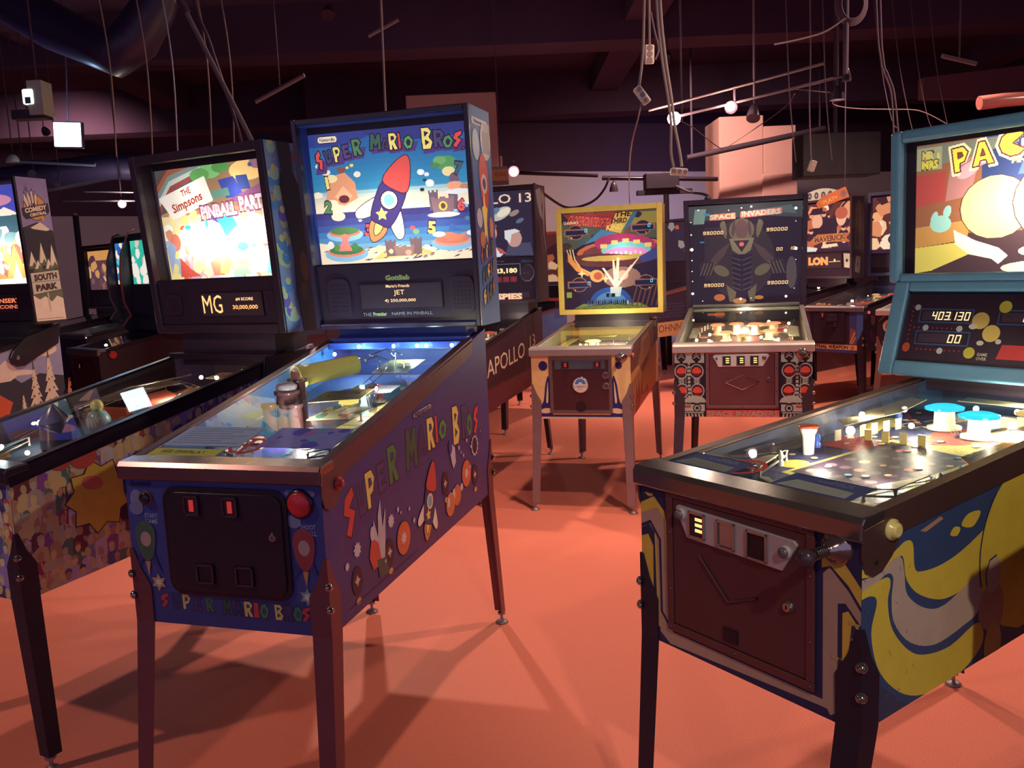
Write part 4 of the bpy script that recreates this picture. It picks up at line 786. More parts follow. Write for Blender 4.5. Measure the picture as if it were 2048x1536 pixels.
def d_side(a):
    Y_ = (240, 214, 66); G_ = (206, 186, 160)
    y1 = [(-.02, .838), (.055, .834), (.105, .852), (.135, .862), (.158, .852), (.166, .803), (.190, .790), (.26, .788), (.343, .803), (.446, .839), (.50, .865), (.412, .761), (.38, .725), (.274, .714), (.186, .744), (.140, .785), (.128, .830), (.110, .835), (.055, .817), (-.02, .826)]
    g1 = [(-.02, .815), (.055, .82), (.095, .836), (.122, .832), (.132, .80), (.144, .754), (.204, .713), (.274, .702), (.40, .735), (.44, .70), (.40, .655), (.351, .640), (.242, .628), (.155, .657), (.102, .71), (.092, .759), (.096, .800), (.075, .812), (.03, .797), (-.02, .796)]
    y2 = [(-.02, .791), (.04, .803), (.078, .805), (.088, .79), (.080, .755), (.097, .698), (.15, .643), (.207, .617), (.296, .609), (.40, .63), (.42, .58), (.346, .542), (.245, .530), (.141, .556), (.059, .625), (.030, .707), (.046, .765), (.025, .782), (-.02, .780)]
    a.rect(0, .5, 1.3, 1.1, GRB); a.poly([(0, .5), (0, .62), (.06, .6), (.15, .53), (.5, .50)], (52, 66, 90))
    for P_, c in ((y1, Y_), (g1, G_), (y2, Y_)): a.poly(smooth(P_), c)
    a.ell(.60, .76, .20, .19, Y_); a.line([(.60+.20*math.cos(t), .76+.19*math.sin(t)) for t in [PI*.75+i*.12 for i in range(10)]], .005, (40, 46, 86))
    a.poly(smooth([(.44, .60), (.40, .64), (.42, .69), (.47, .70), (.50, .66), (.49, .60)]), (196, 150, 120)); a.ell(.455, .72, .03, .04, G_); a.line([(.43, .70), (.425, .73), (.44, .755), (.465, .76)], .004, (40, 46, 86)); a.ell(.46, .565, .035, .05, (206, 180, 90))
    a.poly(smooth([(.326, .853), (.35, .872), (.397, .868), (.369, .842)]), Y_); a.poly(smooth([(.285, .842), (.30, .855), (.322, .848), (.31, .835)]), Y_)
    a.poly([(.18, .872), (.25, .887), (.26, .880), (.2, .866)], (196, 150, 110))
    R = random.Random(9)
    for i in range(60): x, z = R.uniform(.0, .2), R.uniform(.5, .9); a.line([(x, z), (x+R.uniform(-.008, .008), z+R.uniform(.002, .01))], .0008, (120, 140, 160))
    for x, z in ((.02, .85), (.05, .845), (.0, .86), (.07, .85), (.03, .862)): a.poly([(x, z), (x+.02, z+.004), (x+.028, z+.012), (x+.01, z+.009)], (170, 170, 80))
def d_glass(a):
    P = a.fp; W_, H_ = a.x1-a.x0, a.y1-a.y0
    pu = lambda u, v, ru, rv, c, rot=0: a.ell(*P(u, v), ru*W_, rv*H_, c, rot)
    a.rect(a.x0, a.y0, a.x1, a.y1, (140, 84, 50)); a.rect(a.x0, *P(0, .0)[1:2], P(1, 0)[0], P(0, .30)[1], (60, 44, 40))
    a.poly([P(.3, .55), P(1, .55), P(1, 1), P(.3, 1)], (40, 56, 90)); a.poly([P(.45, .7), P(.95, .7), P(.9, .95), P(.5, .95)], (66, 90, 110))
    for i in range(6): a.poly([P(.48+.08*i, .55), P(.52+.08*i, .55), P(.54+.07*i, .92), P(.51+.07*i, .92)], (150, 160, 130))
    a.poly([P(0, .0), P(.08, .02), P(.28, .16), P(.24, .24), P(0, .20)], (214, 188, 80)); a.poly([P(0, .2), P(.24, .25), P(.26, .4), P(0, .36)], (190, 130, 60)); a.poly([P(0, .52), P(.14, .56), P(.14, .78), P(0, .76)], (170, 64, 52)); a.poly([P(.14, .55), P(.25, .58), P(.3, .9), P(.16, .8)], (170, 110, 100))
    pu(.24, .77, .055, .05, (200, 150, 150), .5); pu(.3, .84, .05, .045, (190, 140, 140), .3)
    # two plain discs replace the printed couple, overexposure painted into the right one
    pu(.36, .48, .155, .235, (60, 40, 30)); pu(.36, .48, .15, .23, (255, 220, 120)); pu(.62, .50, .19, .30, (60, 40, 30)); pu(.62, .50, .185, .29, (255, 236, 170))
    pu(.12, .38, .05, .065, (150, 196, 180)); pu(.09, .43, .03, .025, (150, 196, 180), 1.2); pu(.15, .47, .018, .05, (150, 196, 180), -.3)
    a.poly([P(.18, .33), P(.28, .24), P(.38, .18), P(.42, .12), P(.38, .06), P(.35, .10), P(.25, .14), P(.19, .22)], (226, 220, 190)); pu(.55, .03, .16, .05, (240, 224, 170)); pu(.53, .15, .07, .04, (245, 240, 220))
    a.poly([P(.0, .80), P(.10, .83), P(.45, .93), P(.45, .99), P(0, .99)], (110, 112, 90)); a.rect(a.x0, P(0, .80)[1], P(.12, 0)[0], P(0, .975)[1], (150, 152, 112))
    a.text('MR', *P(.055, .915), .036, .024, (206, 186, 90), .05, out=((90, 60, 40), .006)); a.text('MRS', *P(.065, .845), .050, .024, (214, 194, 60), .05, out=((90, 60, 40), .006)); a.text('&', *P(.105, .905), .012, .018, (206, 186, 90), .04)
    for ch, u, v, w_, h_, r in (('P', .205, .885, .07, .17, .12), ('A', .30, .91, .085, .16, .1), ('C', .42, .955, .095, .17, .05), ('-', .50, .955, .04, .07, 0), ('M', .61, .965, .11, .17, 0), ('A', .74, .955, .1, .17, -.05), ('N', .86, .93, .09, .17, -.1)):
        x, y = P(u, v-.03); a.glyph(ch, x, y, w_*W_+.018, h_*H_+.016, (226, 214, 160), (226, 214, 160), r, .004)
        a.glyph(ch, x, y, w_*W_+.002, h_*H_+.002, (236, 206, 60), (90, 40, 40), r, .004, (110, 60, 40))
    a.text('PINBALL', *P(.50, .80), .10, .014, (226, 206, 110), .05)
def d_low(a):
    a.rect(a.x0, a.y0, a.x1, a.y1, (38, 28, 40))
    fr = lambda x0, z0, x1, z1: (a.rect(x0, z0, x1, z1, (50, 84, 130)), a.rect(x0+.004, z0+.004, x1-.004, z1-.004, (30, 24, 34)), a.rect(x0+.010, z0+.008, x0+.1, z1-.008, (60, 50, 62)))
    for x0, z0 in ((-.262, .115), (-.262, .050), (-.035, .115), (.09, .05), (.09, .115)): fr(x0, z0, x0+.16, z0+.042)
    for i in range(11): a.ell(-.27+.014*i, .100, .0025, .0025, (170, 50, 60)); a.ell(-.25+.014*i, .036, .0025, .0025, (170, 50, 60)); 
    for i in range(9): a.ell(-.283, .05+.014*i, .0025, .0025, (170, 50, 60))
    for x, z in ((-.235, .100), (-.135, .100), (-.18, .034), (-.27, .16)): a.ell(x, z, .009, .009, (190, 200, 205))
    a.ell(-.020, .165, .017, .017, (206, 196, 60)); a.ell(-.095, .033, .016, .016, (206, 196, 60)); 0
    a.ell(-.08, .125, .024, .024, (230, 200, 100)); a.ell(-.045, .09, .024, .024, (236, 206, 100)); a.ell(-.098, .108, .012, .008, (225, 215, 200)); a.ell(-.07, .062, .010, .007, (225, 215, 200)); a.ell(-.022, .068, .008, .007, (225, 215, 200))
    a.poly([(-.02, .02), (-.01, .06), (.05, .06), (.06, .02)], (206, 56, 50)); a.ell(.15, .02, .02, .012, (206, 56, 50)); a.ell(-.283, .04, .012, .014, (206, 86, 46))
    a.text('GAME', -.058, .030, .028, .009, (200, 190, 170), .02); a.text('OVER', -.058, .018, .028, .009, (200, 190, 170), .02)
def d_pf(root, g, P3, a):
    a.rect(-.5, 0, .5, 1, (70, 86, 110)); a.blobs(34, -.45, .3, .45, .97, .05, .12, [(190, 180, 90), (60, 90, 140), (210, 200, 160), (150, 80, 60), (50, 60, 90), (230, 214, 120), (40, 36, 50)], 12, 1.5)
    a.poly([(-.26, .26), (.26, .22), (.32, .60), (-.20, .64)], (206, 196, 96)); a.poly([(-.235, .275), (.235, .24), (.29, .585), (-.18, .62)], (48, 38, 50))
    for i in range(6):
        for j in range(5):
            x = -.17+.075*i+.012*j; y = .31+.062*j; c = (255, 226, 176) if (i+j*2) % 5 == 0 and j > 1 else ((250, 150, 130) if (i*3+j) % 7 == 0 else (110, 96, 96)); a.ell(x, y, .027, .013, c, n=12)
    a.ell(-.30, .33, .07, .035, (214, 200, 90)); a.ell(.28, .16, .07, .035, (226, 200, 110)); a.ell(.1, .12, .05, .026, (226, 206, 100)); a.ell(-.05, .19, .16, .05, (206, 150, 110)); a.ell(-.05, .19, .08, .026, (255, 200, 150)); a.poly([(-.42, .5), (-.2, .50), (-.18, .60), (-.42, .62)], (190, 70, 70)); a.ell(-.3, .55, .05, .02, (250, 110, 100)); a.ell(.2, .82, .1, .05, (206, 190, 90))
    a.poly([(-.5, 0), (.5, 0), (.5, .07), (.10, .12), (-.10, .12), (-.5, .07)], (46, 66, 120))
    R = random.Random(77)
    for i in range(46): x, y = R.uniform(-.42, .42), R.uniform(.3, .93); a.ell(x, y, .022, .011, (40, 34, 50), n=10); a.ell(x, y, .017, .0085, R.choice([(255, 240, 190), (250, 200, 120), (120, 190, 220), (240, 240, 230), (230, 110, 90)]), n=10)
    for i in range(12): x, y = R.uniform(-.4, .4), R.uniform(.5, .95); a.line([(x, y), (x+R.uniform(-.15, .15), y+R.uniform(-.08, .08))], .008, R.choice([(240, 230, 190), (50, 70, 120), (60, 50, 60)]))
    flipper(root, P3, -.17, .15, 1, (250, 244, 225)); flipper(root, P3, .17, .15, -1, (250, 244, 225)); sling(root, P3, -.36, .22, 1, (236, 226, 190)); sling(root, P3, .36, .22, -1, (236, 226, 190))
    bumper(root, P3, -.12, .80, .045, (40, 190, 225), (240, 230, 190), .055, 1.1); bumper(root, P3, .10, .76, .045, (40, 190, 225), (240, 230, 190), .055, 1.1); bumper(root, P3, .26, .86, .04, (226, 200, 120), (240, 230, 190), .05, .6); bumper(root, P3, .38, .62, .034, (240, 220, 150), (240, 230, 190), .05, .6)
    targets(root, P3, -.40, .56, -.30, .74, 6, (255, 244, 214)); targets(root, P3, -.28, .60, -.02, .62, 4, (236, 210, 120)); targets(root, P3, .1, .88, .3, .92, 4, (250, 240, 214))
    for x, t in ((-.44, .34), (-.40, .48), (-.33, .30), (.40, .34), (.44, .5), (.36, .75), (-.42, .84)):
        b = B((60, 110, 220) if (t*100) % 4 < 2 else (240, 236, 220)).lathe([(.009, 0), (.009, .012), (.006, .016), (.010, .024), (.004, .038), (.0001, .04)], P3(x, t, 0), 10); b.build('star_post', GLOSSP, root)
    b = B((250, 246, 230)).lathe([(.014, 0), (.017, .05), (.022, .06), (.022, .068)], P3(-.36, .42, 0), 14); b.k((214, 90, 60)).lathe([(.026, .068), (.026, .073), (.0001, .074)], P3(-.36, .42, 0), 14); b.build('light_post', GLOSSP, root)
    plastic(root, P3, [(-.48, .26), (-.38, .25), (-.30, .36), (-.44, .44)], .035, (200, 200, 190), ('clear', .5)); plastic(root, P3, [(-.46, .60), (-.36, .56), (-.30, .75), (-.36, .92), (-.46, .94)], .042, (225, 214, 170)); plastic(root, P3, [(.36, .45), (.46, .40), (.48, .70), (.40, .72)], .042, (206, 120, 80), art=lambda q: q.blobs(16, .36, .4, .48, .72, .01, .04, [(230, 220, 160), (60, 90, 150), (200, 90, 60)], 3)); plastic(root, P3, [(-.2, .93), (.4, .93), (.46, .86), (.46, .97), (-.2, .98)], .045, (240, 226, 160)); plastic(root, P3, [(.30, .70), (.46, .74), (.46, .84), (.34, .80)], .045, (120, 140, 150))
    wire_ramp(root, P3, [(.46, .25, .02), (.44, .35, .03), (.3, .28, .02), (.2, .2, .012)], w=.012, name='ball_guide')
    pf_bulbs(root, P3, [(-.46, .12, .015), (-.40, .66, .05), (-.34, .80, .04), (.44, .62, .05), (-.1, .93, .03), (.1, .94, .03), (.3, .94, .03), (.40, .84, .03), (-.2, .72, .02), (.30, .30, .012), (.2, .1, .02)], (255, 238, 200), 9, .008)
    pf_bulbs(root, P3, [(-.36, .42, .058)], (255, 245, 225), 6, .016)
def d_extra(root, g):
    y0 = g['y0']; BL = (78, 132, 160); bl2 = (54, 92, 118)
    # upper box
    b = B(bl2).box(-.374, y0+.02, 1.305, -.354, y0+.19, 1.742).box(.354, y0+.02, 1.305, .374, y0+.19, 1.742).box(-.354, y0+.02, 1.722, .354, y0+.19, 1.742).box(-.354, y0+.02, 1.305, .354, y0+.19, 1.325).box(-.354, y0+.172, 1.325, .354, y0+.19, 1.722); b.k((40, 30, 40)).box(-.30, y0+.03, .98, .30, y0+.19, 1.306); b.build('backbox', PAINT, root, .006)
    b = B(BL)
    for q in ((-.376, 1.30, -.342, 1.744), (.342, 1.30, .376, 1.744), (-.344, 1.708, .344, 1.744), (-.344, 1.30, .344, 1.328)): b.box(q[0], y0-.006, q[1], q[2], y0+.022, q[3])
    b.build('backbox_frame', GLOSSP, root, .010, None, 3)
    a = Art([(-.325, 1.326), (.325, 1.326), (.325, 1.70), (-.325, 1.70)], (90, 60, 50)); d_glass(a); print_sheet('backglass', a, lambda x, z, l: (x, y0+.05-l, z), .0014, ('backlit', .52), root)
    for x, z, pw in ((.0, 1.53, 1.2), (.09, 1.57, 2.6), (.18, 1.53, 3.2), (.12, 1.47, 2.0), (-.12, 1.5, .45), (.25, 1.6, 1.6)): light('POINT', 'backglass_bulb', (x-.01, y0+.14, z), pw, (1, .92, .72), root, .02)
    b = B((30, 24, 32)).box(-.354, y0+.046, 1.326, -.324, y0+.054, 1.722).box(.324, y0+.046, 1.326, .354, y0+.054, 1.722).box(-.324, y0+.046, 1.699, .324, y0+.054, 1.722); b.build('backglass_border', PAINT, root)
    # leaning lower display box
    n = Vector((0, -.24, .08)).normalized(); n = Vector((0, -math.cos(.32), math.sin(.32))); up = Vector((0, math.sin(.32), math.cos(.32))); o0 = Vector((0, y0-.085, 1.062))
    f = lambda x, v, l=0: tuple(o0+Vector((x, 0, 0))+up*v+n*l)
    V = [f(x, v, l) for v in (-.022, .262) for l in (-.02, -.10 if v > 0 else -.12) for x in (-.345, .345)]
    b = B((52, 92, 118)).hexa([f(-.345, -.022, -.02), f(.345, -.022, -.02), (-.345, y0+.19, 1.03), (.345, y0+.19, 1.03), f(-.345, .25, -.02), f(.345, .25, -.02), (-.345, y0+.19, 1.298), (.345, y0+.19, 1.298)]); b.build('display_box', PAINT, root, .006)
    b = B(BL)
    for x0, v0, x1, v1 in ((-.352, -.026, -.306, .256), (.306, -.026, .352, .256), (-.306, -.026, .306, .018), (-.306, .226, .306, .256)): b.hexa([f(x, v, l) for v in (v0, v1) for l in (.004, -.022) for x in (x0, x1)])
    b.build('display_frame', GLOSSP, root, .008, None, 3)
    a = Art([(-.306, .018), (.306, .018), (.306, .226), (-.306, .226)], (38, 28, 40)); a.x0, a.x1, a.y0, a.y1 = -.306, .306, .018, .226
    a2 = Art([(-.306, 0), (.306, 0), (.306, .2), (-.306, .2)], (38, 28, 40)); d_low(a2); b = B(); b.art(a2, lambda x, z, l: f(x, z+.02, l-.012)); so = b.build('score_panel', GLOSSP, root)
    t = Art([(-.306, 0), (.306, 0), (.306, .2), (-.306, .2)], (0, 0, 0)); t.P = []; oc = (255, 214, 150)
    t.seg('403.130', -.225, .124, .115, .024, oc); t.seg('00', -.165, .058, .042, .024, oc); t.seg('0', -.0+.03, .124, .022, .024, oc); t.seg('00', .185, .058, .042, .024, oc); t.seg('00', .185, .124, .042, .024, oc)
    B().art(t, lambda x, z, l: f(x, z+.02, l-.011)).build('lit_characters', ('glow', 1.6), so)
    q = B(); q.add([f(-.306, .018, -.004), f(.306, .018, -.004), f(.306, .226, -.004), f(-.306, .226, -.004)], [(0, 1, 2, 3)]); q.build('display_glass', ('glass', 1.25), root)
    # coin door with its slanted plate
    pl = [(-.163, .868), (-.150, .874), (.130, .858), (.155, .850), (.156, .835), (.118, .795), (-.135, .800)]
    pl = [(-.165, .862), (-.158, .868), (.15, .860), (.158, .852), (.122, .793), (-.132, .800)]
    d = coin_door(root, g, -.200, .568, .192, .896, (98, 60, 58), (110, 66, 62), SATIN, 0, (pl, (206, 198, 200)), [(-.100, .834, .046, .056, 'lit'), (-.019, .831, .048, .058, 'mirror'), (.062, .828, .052, .058, 'dark')], (.134, .723))
    b = B((90, 60, 60)).tube([(-.10, -.0075, .765), (-.02, -.0075, .685), (.055, -.0075, .715)], .003, 6); b.build('embossed_mark', SATIN, d)
    b = B((16, 12, 18)).box(-.034, -.0085, .598, .004, -.0055, .628); b.build('coin_return', GLOSSP, d)
    for nm, x, z in (('push_button', -.147, .850), ('push_button', .132, .834)): round_button(d, nm, x, z, .011, (120, 112, 112), -.012, SATIN, (190, 185, 180))
    round_button(root, 'start_button', .165, .905-.01, .010, (90, 56, 56), 0, GLOSSP, (70, 50, 52)); plunger(root, .238, .868)
    for x0, x1, c in ((-.27, -.09, (120, 134, 130)), (.02, .21, (150, 164, 156))):
        card(root, g, x0, .075, x1, .165, (48, 70, 128), lambda a, x0=x0, x1=x1, c=c: (a.poly([(x0+.01, .082), (x1-.015, .082), (x1-.02, .118), (x0+.03, .128)], c), [a.rect(x0+.03, .090+.010*i, x1-.03, .0915+.010*i, (100, 110, 110)) for i in range(3)], a.text('HOW TO', (x0+x1)/2+.03, .150, .05, .010, (150, 160, 190)), a.text('SCORE POINTS', (x0+x1)/2+.02, .137, .08, .009, (150, 160, 190)), a.line([(x0, .165), (x1, .165)], .006, (170, 170, 100))))
    nosmoke(root, g, -.105, .135, .056)
    b = B((244, 230, 130)).lathe([(.020, 0), (.020, .005), (.014, .007), (.014, .014), (.010, .016)], (g['W']/2+.005, .081, .897), 18, (1, 0, 0)); b.build('flipper_button', GLOSSP, root)
    B((60, 40, 36)).lathe([(.005, 0), (.004, .003)], (g['W']/2+.005, .035, .846), 8, (1, 0, 0)).build('screw', SATIN, root)
machine('D', 'pinball_machine', 'large worn blue pinball machine at right with yellow and beige wave stripes', None, DBL, GRB, d_front, d_side,
        rail=(96, 74, 60), rail_h=.055, rail_plate=True, lock=(150, 144, 138), lock_mt=('metal', .2), leg=(18, 18, 30), leg_mt=('plastic', .45), head='custom', frame=0, inner=(46, 60, 84), pfd=(.058, .080), pf=d_pf,
        pf_light=[(-.38, .66, .045, 2.2, (1, .88, .62)), (.42, .62, .045, 2.0, (1, .88, .62)), (.1, .93, .045, 3.2, (1, .88, .62)), (-.2, .36, .05, 1.2, (1, .9, .7)), (.2, .30, .05, 1.2, (1, .9, .7)), (-.1, .68, .05, 1.6, (1, .88, .62)), (.2, .72, .05, 1.6, (1, .88, .62))], flip=None, extra=d_extra)
# --- E : crowd-printed machine at the left ----------------------------------------------
CR_B = [(150, 136, 190), (130, 120, 190), (206, 190, 206), (180, 84, 70), (214, 205, 214), (190, 180, 150), (80, 96, 150), (150, 90, 160), (110, 60, 60), (60, 60, 110), (190, 160, 110), (96, 130, 110), (225, 215, 215), (170, 60, 90), (140, 140, 170)]
CR_S = [(230, 206, 130), (214, 190, 120), (236, 214, 140), (200, 150, 110), (220, 206, 150), (200, 196, 150)]
def e_side(a):
    a.rect(0, .5, 1.4, 1.2, (120, 104, 160)); a.poly([(.55, .5), (1.4, .5), (1.4, 1.2), (.8, 1.1), (.6, .9)], (96, 92, 176))
    a.crowd(.0, .62, .98, .47, .066, CR_B+CR_S+CR_S, CR_S, 4, .0); a.crowd(.60, 1.32, 1.10, .50, .075, [(96, 90, 190), (120, 120, 200), (80, 90, 160), (130, 130, 190), (150, 90, 150), (110, 60, 90), (70, 60, 120)], [(170, 176, 140), (150, 160, 150), (190, 190, 150), (130, 140, 170)], 14, .0)
    # large plain stand-in shape: yellow block over a green wedge
    a.poly([(.335, .75), (.60, .86), (.60, .70), (.40, .66)], (196, 214, 66)); a.poly([(.33, .74), (.34, .66), (.45, .63)], (50, 30, 46))
    zz = [(.275+(.115 if i % 2 else .088)*math.cos(i*PI/9)*1.0, .755+(.115 if i % 2 else .088)*math.sin(i*PI/9)) for i in range(18)]; a.line(zz, .006, (50, 30, 46), True); a.poly(zz, (232, 196, 66)); a.ell(.275, .755, .045, .045, (206, 206, 214)); a.ell(.275, .755, .02, .02, (204, 84, 60)); a.ell(.235, .885, .045, .030, (204, 84, 60))
    a.line(zz, .006, (50, 30, 46), True); a.poly(zz, (232, 196, 66)); a.ell(.235, .885, .045, .035, (204, 84, 60)); a.ell(.16, .878, .03, .017, (204, 84, 60)); a.ell(.255, .80, .038, .022, (226, 120, 90), -.3)
def e_front(a):
    a.rect(-.3, .5, .3, .9, (150, 110, 90)); a.crowd(-.3, .3, .86, .5, .07, CR_B, CR_S, 11)
def e_bbside(a):
    a.rect(0, 0, 1, 1, (140, 150, 190)); R = random.Random(6)
    for i in range(26):
        x = R.uniform(0, .35); z = R.uniform(0, 1); a.ell(x, z, .14, .035, R.choice([(170, 190, 220), (200, 196, 140), (120, 96, 190), (90, 140, 200), (190, 200, 170)])); a.ell(x, z+.03, .08, .02, R.choice(CR_S))
    a.poly([(.38, 1), (.80, 1), (.78, .86), (1, .74), (1, 0), (.55, 0), (.45, .2), (.5, .4), (.42, .6), (.32, .78), (.42, .86)], (56, 40, 48)); a.ell(.9, .93, .08, .03, (190, 90, 70)); a.ell(.9, .88, .07, .02, (120, 140, 180)); a.ell(.8, .35, .14, .08, (110, 60, 44)); a.ell(.7, .22, .1, .05, (96, 56, 46))
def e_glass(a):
    P = a.fp; W_, H_ = a.x1-a.x0, a.y1-a.y0
    pu = lambda u, v, ru, rv, c, rot=0: a.ell(*P(u, v), ru*W_, rv*H_, c, rot)
    a.rect(a.x0, a.y0, a.x1, a.y1, (190, 130, 90)); a.poly([P(0, .62), P(1, .62), P(1, 1), P(0, 1)], (150, 116, 80)); a.poly([P(0, .6), P(.45, .75), P(.5, 1), P(0, 1)], (70, 84, 76))
    for i in range(5): a.line([P(-.02, .62+.06*i), P(.12, .82+.05*i), P(.45, .96+.03*i)], .02, [(150, 70, 60), (190, 200, 190), (120, 140, 130), (160, 90, 60), (90, 70, 60)][i])
    pu(.52, .95, .1, .07, (120, 190, 110)); pu(.62, .97, .08, .05, (80, 150, 70)); pu(.42, .92, .09, .06, (90, 160, 80)); pu(.85, .92, .16, .09, (250, 200, 120)); pu(.95, .97, .08, .05, (150, 110, 120)); pu(.88, .96, .02, .018, (60, 90, 150))
    a.poly([P(.63, .70), P(.58, .86), P(.72, .88), P(.80, .70)], (50, 70, 150)); a.poly([P(.76, .76), P(.74, .88), P(.84, .88), P(.86, .76)], (50, 70, 130)); a.poly([P(.5, .70), P(.51, .77), P(.66, .79), P(.67, .72)], (90, 140, 120))
    a.poly([P(.6, .66), P(1, .66), P(1, .82), P(.8, .74)], (130, 80, 110)); a.rect(a.x0, a.y0, a.x1, P(0, .58)[1], (236, 214, 170))
    # lower part: crowd of plain shapes; pale colours and cream ellipses paint in overexposure
    a.crowd(a.x0, a.x1, P(0, .50)[1], a.y0-.1, .11, [(214, 90, 70), (150, 180, 200), (250, 250, 235), (250, 230, 150), (190, 160, 180), (250, 240, 220), (236, 214, 150)], [(250, 230, 150), (245, 220, 130), (210, 140, 100)], 21)
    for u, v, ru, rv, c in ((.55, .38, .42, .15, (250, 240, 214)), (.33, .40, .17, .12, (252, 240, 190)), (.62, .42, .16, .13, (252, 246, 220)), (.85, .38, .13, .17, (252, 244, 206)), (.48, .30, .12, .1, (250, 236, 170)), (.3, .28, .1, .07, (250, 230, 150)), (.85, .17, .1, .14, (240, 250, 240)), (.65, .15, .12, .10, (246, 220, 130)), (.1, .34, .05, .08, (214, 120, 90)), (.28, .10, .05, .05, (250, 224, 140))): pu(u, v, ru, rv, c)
    a.poly([P(.50, .55), P(.66, .55), P(.70, .46), P(.58, .36), (P(.55, .46))], (60, 190, 220)); a.poly([P(.42, .56), P(.50, .56), P(.54, .48)], (90, 70, 160)); pu(.72, .27, .05, .04, (60, 180, 210)); pu(.82, .27, .025, .02, (60, 190, 200)); pu(.24, .47, .03, .02, (60, 180, 210)); pu(.42, .49, .015, .04, (70, 190, 200)); pu(.92, .27, .025, .016, (120, 70, 50))
    a.poly([P(.02, .04), P(.10, .30), P(.06, .34), P(0, .30)], (150, 170, 200)); a.poly([P(.1, .02), P(.12, .2), P(.2, .1), P(.3, .02)], (210, 80, 60)); a.poly([P(.42, .02), P(.40, .14), P(.5, .2), P(.52, .02)], (214, 110, 80)); a.poly([P(.48, .04), P(.52, .22), P(.60, .16), P(.56, .03)], (190, 170, 90)); a.poly([P(.9, .02), P(1, .02), P(1, .3), P(.94, .24)], (110, 206, 226)); a.poly([P(.6, .02), P(.62, .12), P(.72, .1), P(.78, .02)], (150, 214, 150))
    a.poly([(-.23, 1.735), (.035, 1.805), (.065, 1.708), (-.165, 1.645)], (252, 240, 226)); a.text('THE', -.075, 1.752, .055, .026, (150, 56, 40), .03, rot=.26); a.text('Simpsons', -.075, 1.705, .175, .048, (160, 60, 40), .03, rot=.27)
    a.text('PINBALL', .085, 1.668, .19, .052, (250, 190, 196), .06, rot=.05, out=((110, 60, 90), .010)); a.text('PARTY', .27, 1.688, .15, .056, (250, 190, 196), .06, rot=.04, out=((110, 60, 90), .010))
def e_disp(a): a.text('MG', -.02, 1.300, .105, .072, (255, 190, 110), .0); a.text('#4 SCORE', .155, 1.318, .09, .013, (255, 196, 130), .02); a.text('30,000,000', .155, 1.286, .13, .019, (255, 170, 90), .02)
def e_pf(root, g, P3, a):
    a.rect(-.5, 0, .5, 1, (70, 66, 60)); a.rect(-.5, 0, .5, .4, (56, 80, 96)); a.blobs(30, -.45, .1, .45, .95, .05, .12, [(120, 60, 50), (60, 110, 130), (150, 130, 70), (60, 50, 50), (170, 120, 60), (90, 150, 140)], 31, 1.5)
    flipper(root, P3, -.17, .14, 1, (236, 230, 200)); flipper(root, P3, .17, .14, -1, (236, 230, 200)); sling(root, P3, -.34, .2, 1, (110, 150, 160)); sling(root, P3, .34, .2, -1, (110, 150, 160))
    for x, y in ((0, .3), (.1, .33), (-.1, .33), (.2, .38), (-.2, .38)): a.ell(x, y, .035, .016, (236, 226, 200))
    b = B((200, 92, 56)); c = Vector(P3(.02, .50, 0)); b.box(c.x-.07, c.y-.03, c.z, c.x+.07, c.y+.03, c.z+.035); b.box(c.x-.07, c.y+.01, c.z+.03, c.x+.07, c.y+.03, c.z+.08); b.box(c.x-.078, c.y-.03, c.z, c.x-.062, c.y+.03, c.z+.055); b.box(c.x+.062, c.y-.03, c.z, c.x+.078, c.y+.03, c.z+.055); b.build('toy_couch', GLOSSP, root, .006)
    b = B((120, 170, 190)); c = Vector(P3(.05, .44, 0)); b.lathe([(.018, 0), (.022, .02), (.038, .035), (.042, .06), (.03, .085), (.014, .095)], c, 16); b.k((220, 206, 120)).ball(c+Vector((0, 0, .108)), .022, 12); b.build('round_toy', GLOSSP, root)
    b = B((90, 86, 110)); b.lathe([(.05, 0), (.048, .07), (.052, .075), (.052, .09), (.0001, .15)], P3(-.08, .33, 0), 12); b.build('toy_tower', GLOSSP, root)
    plastic(root, P3, [(-.1, .60), (.42, .52), (.44, .64), (.0, .74)], .075, (190, 90, 66), ('plastic', .2)); plastic(root, P3, [(.05, .74), (.44, .68), (.45, .80), (.1, .84)], .06, (206, 120, 80), ('plastic', .2)); plastic(root, P3, [(-.45, .6), (-.2, .66), (-.2, .9), (-.45, .9)], .06, (160, 140, 120)); plastic(root, P3, [(.1, .88), (.44, .86), (.44, .95), (.1, .96)], .08, (236, 226, 200), art=lambda q: q.text('MO', .25, .91, .16, .05, (230, 120, 90), .03))
    bumper(root, P3, .2, .47, .032, (40, 60, 60), (200, 170, 120)); bumper(root, P3, .32, .58, .032, (220, 206, 160)); bumper(root, P3, .1, .58, .032, (50, 60, 60))
    wire_ramp(root, P3, [(.36, .42, .05), (.38, .6, .08), (.3, .74, .09), (.1, .78, .09), (-.1, .7, .09), (-.2, .5, .07), (-.25, .35, .05)], w=.03); wire_ramp(root, P3, [(-.4, .3, .03), (-.42, .5, .06), (-.3, .7, .09), (0, .86, .1)], w=.03)
    pf_bulbs(root, P3, [(-.42, .2, .02), (.42, .2, .02), (-.05, .22, .02), (.2, .52, .03), (.3, .66, .04), (.4, .78, .06), (.4, .92, .1), (-.35, .45, .02), (.0, .62, .04), (.44, .5, .03), (.1, .86, .09), (.26, .86, .09)], (255, 226, 180), 9, .008)
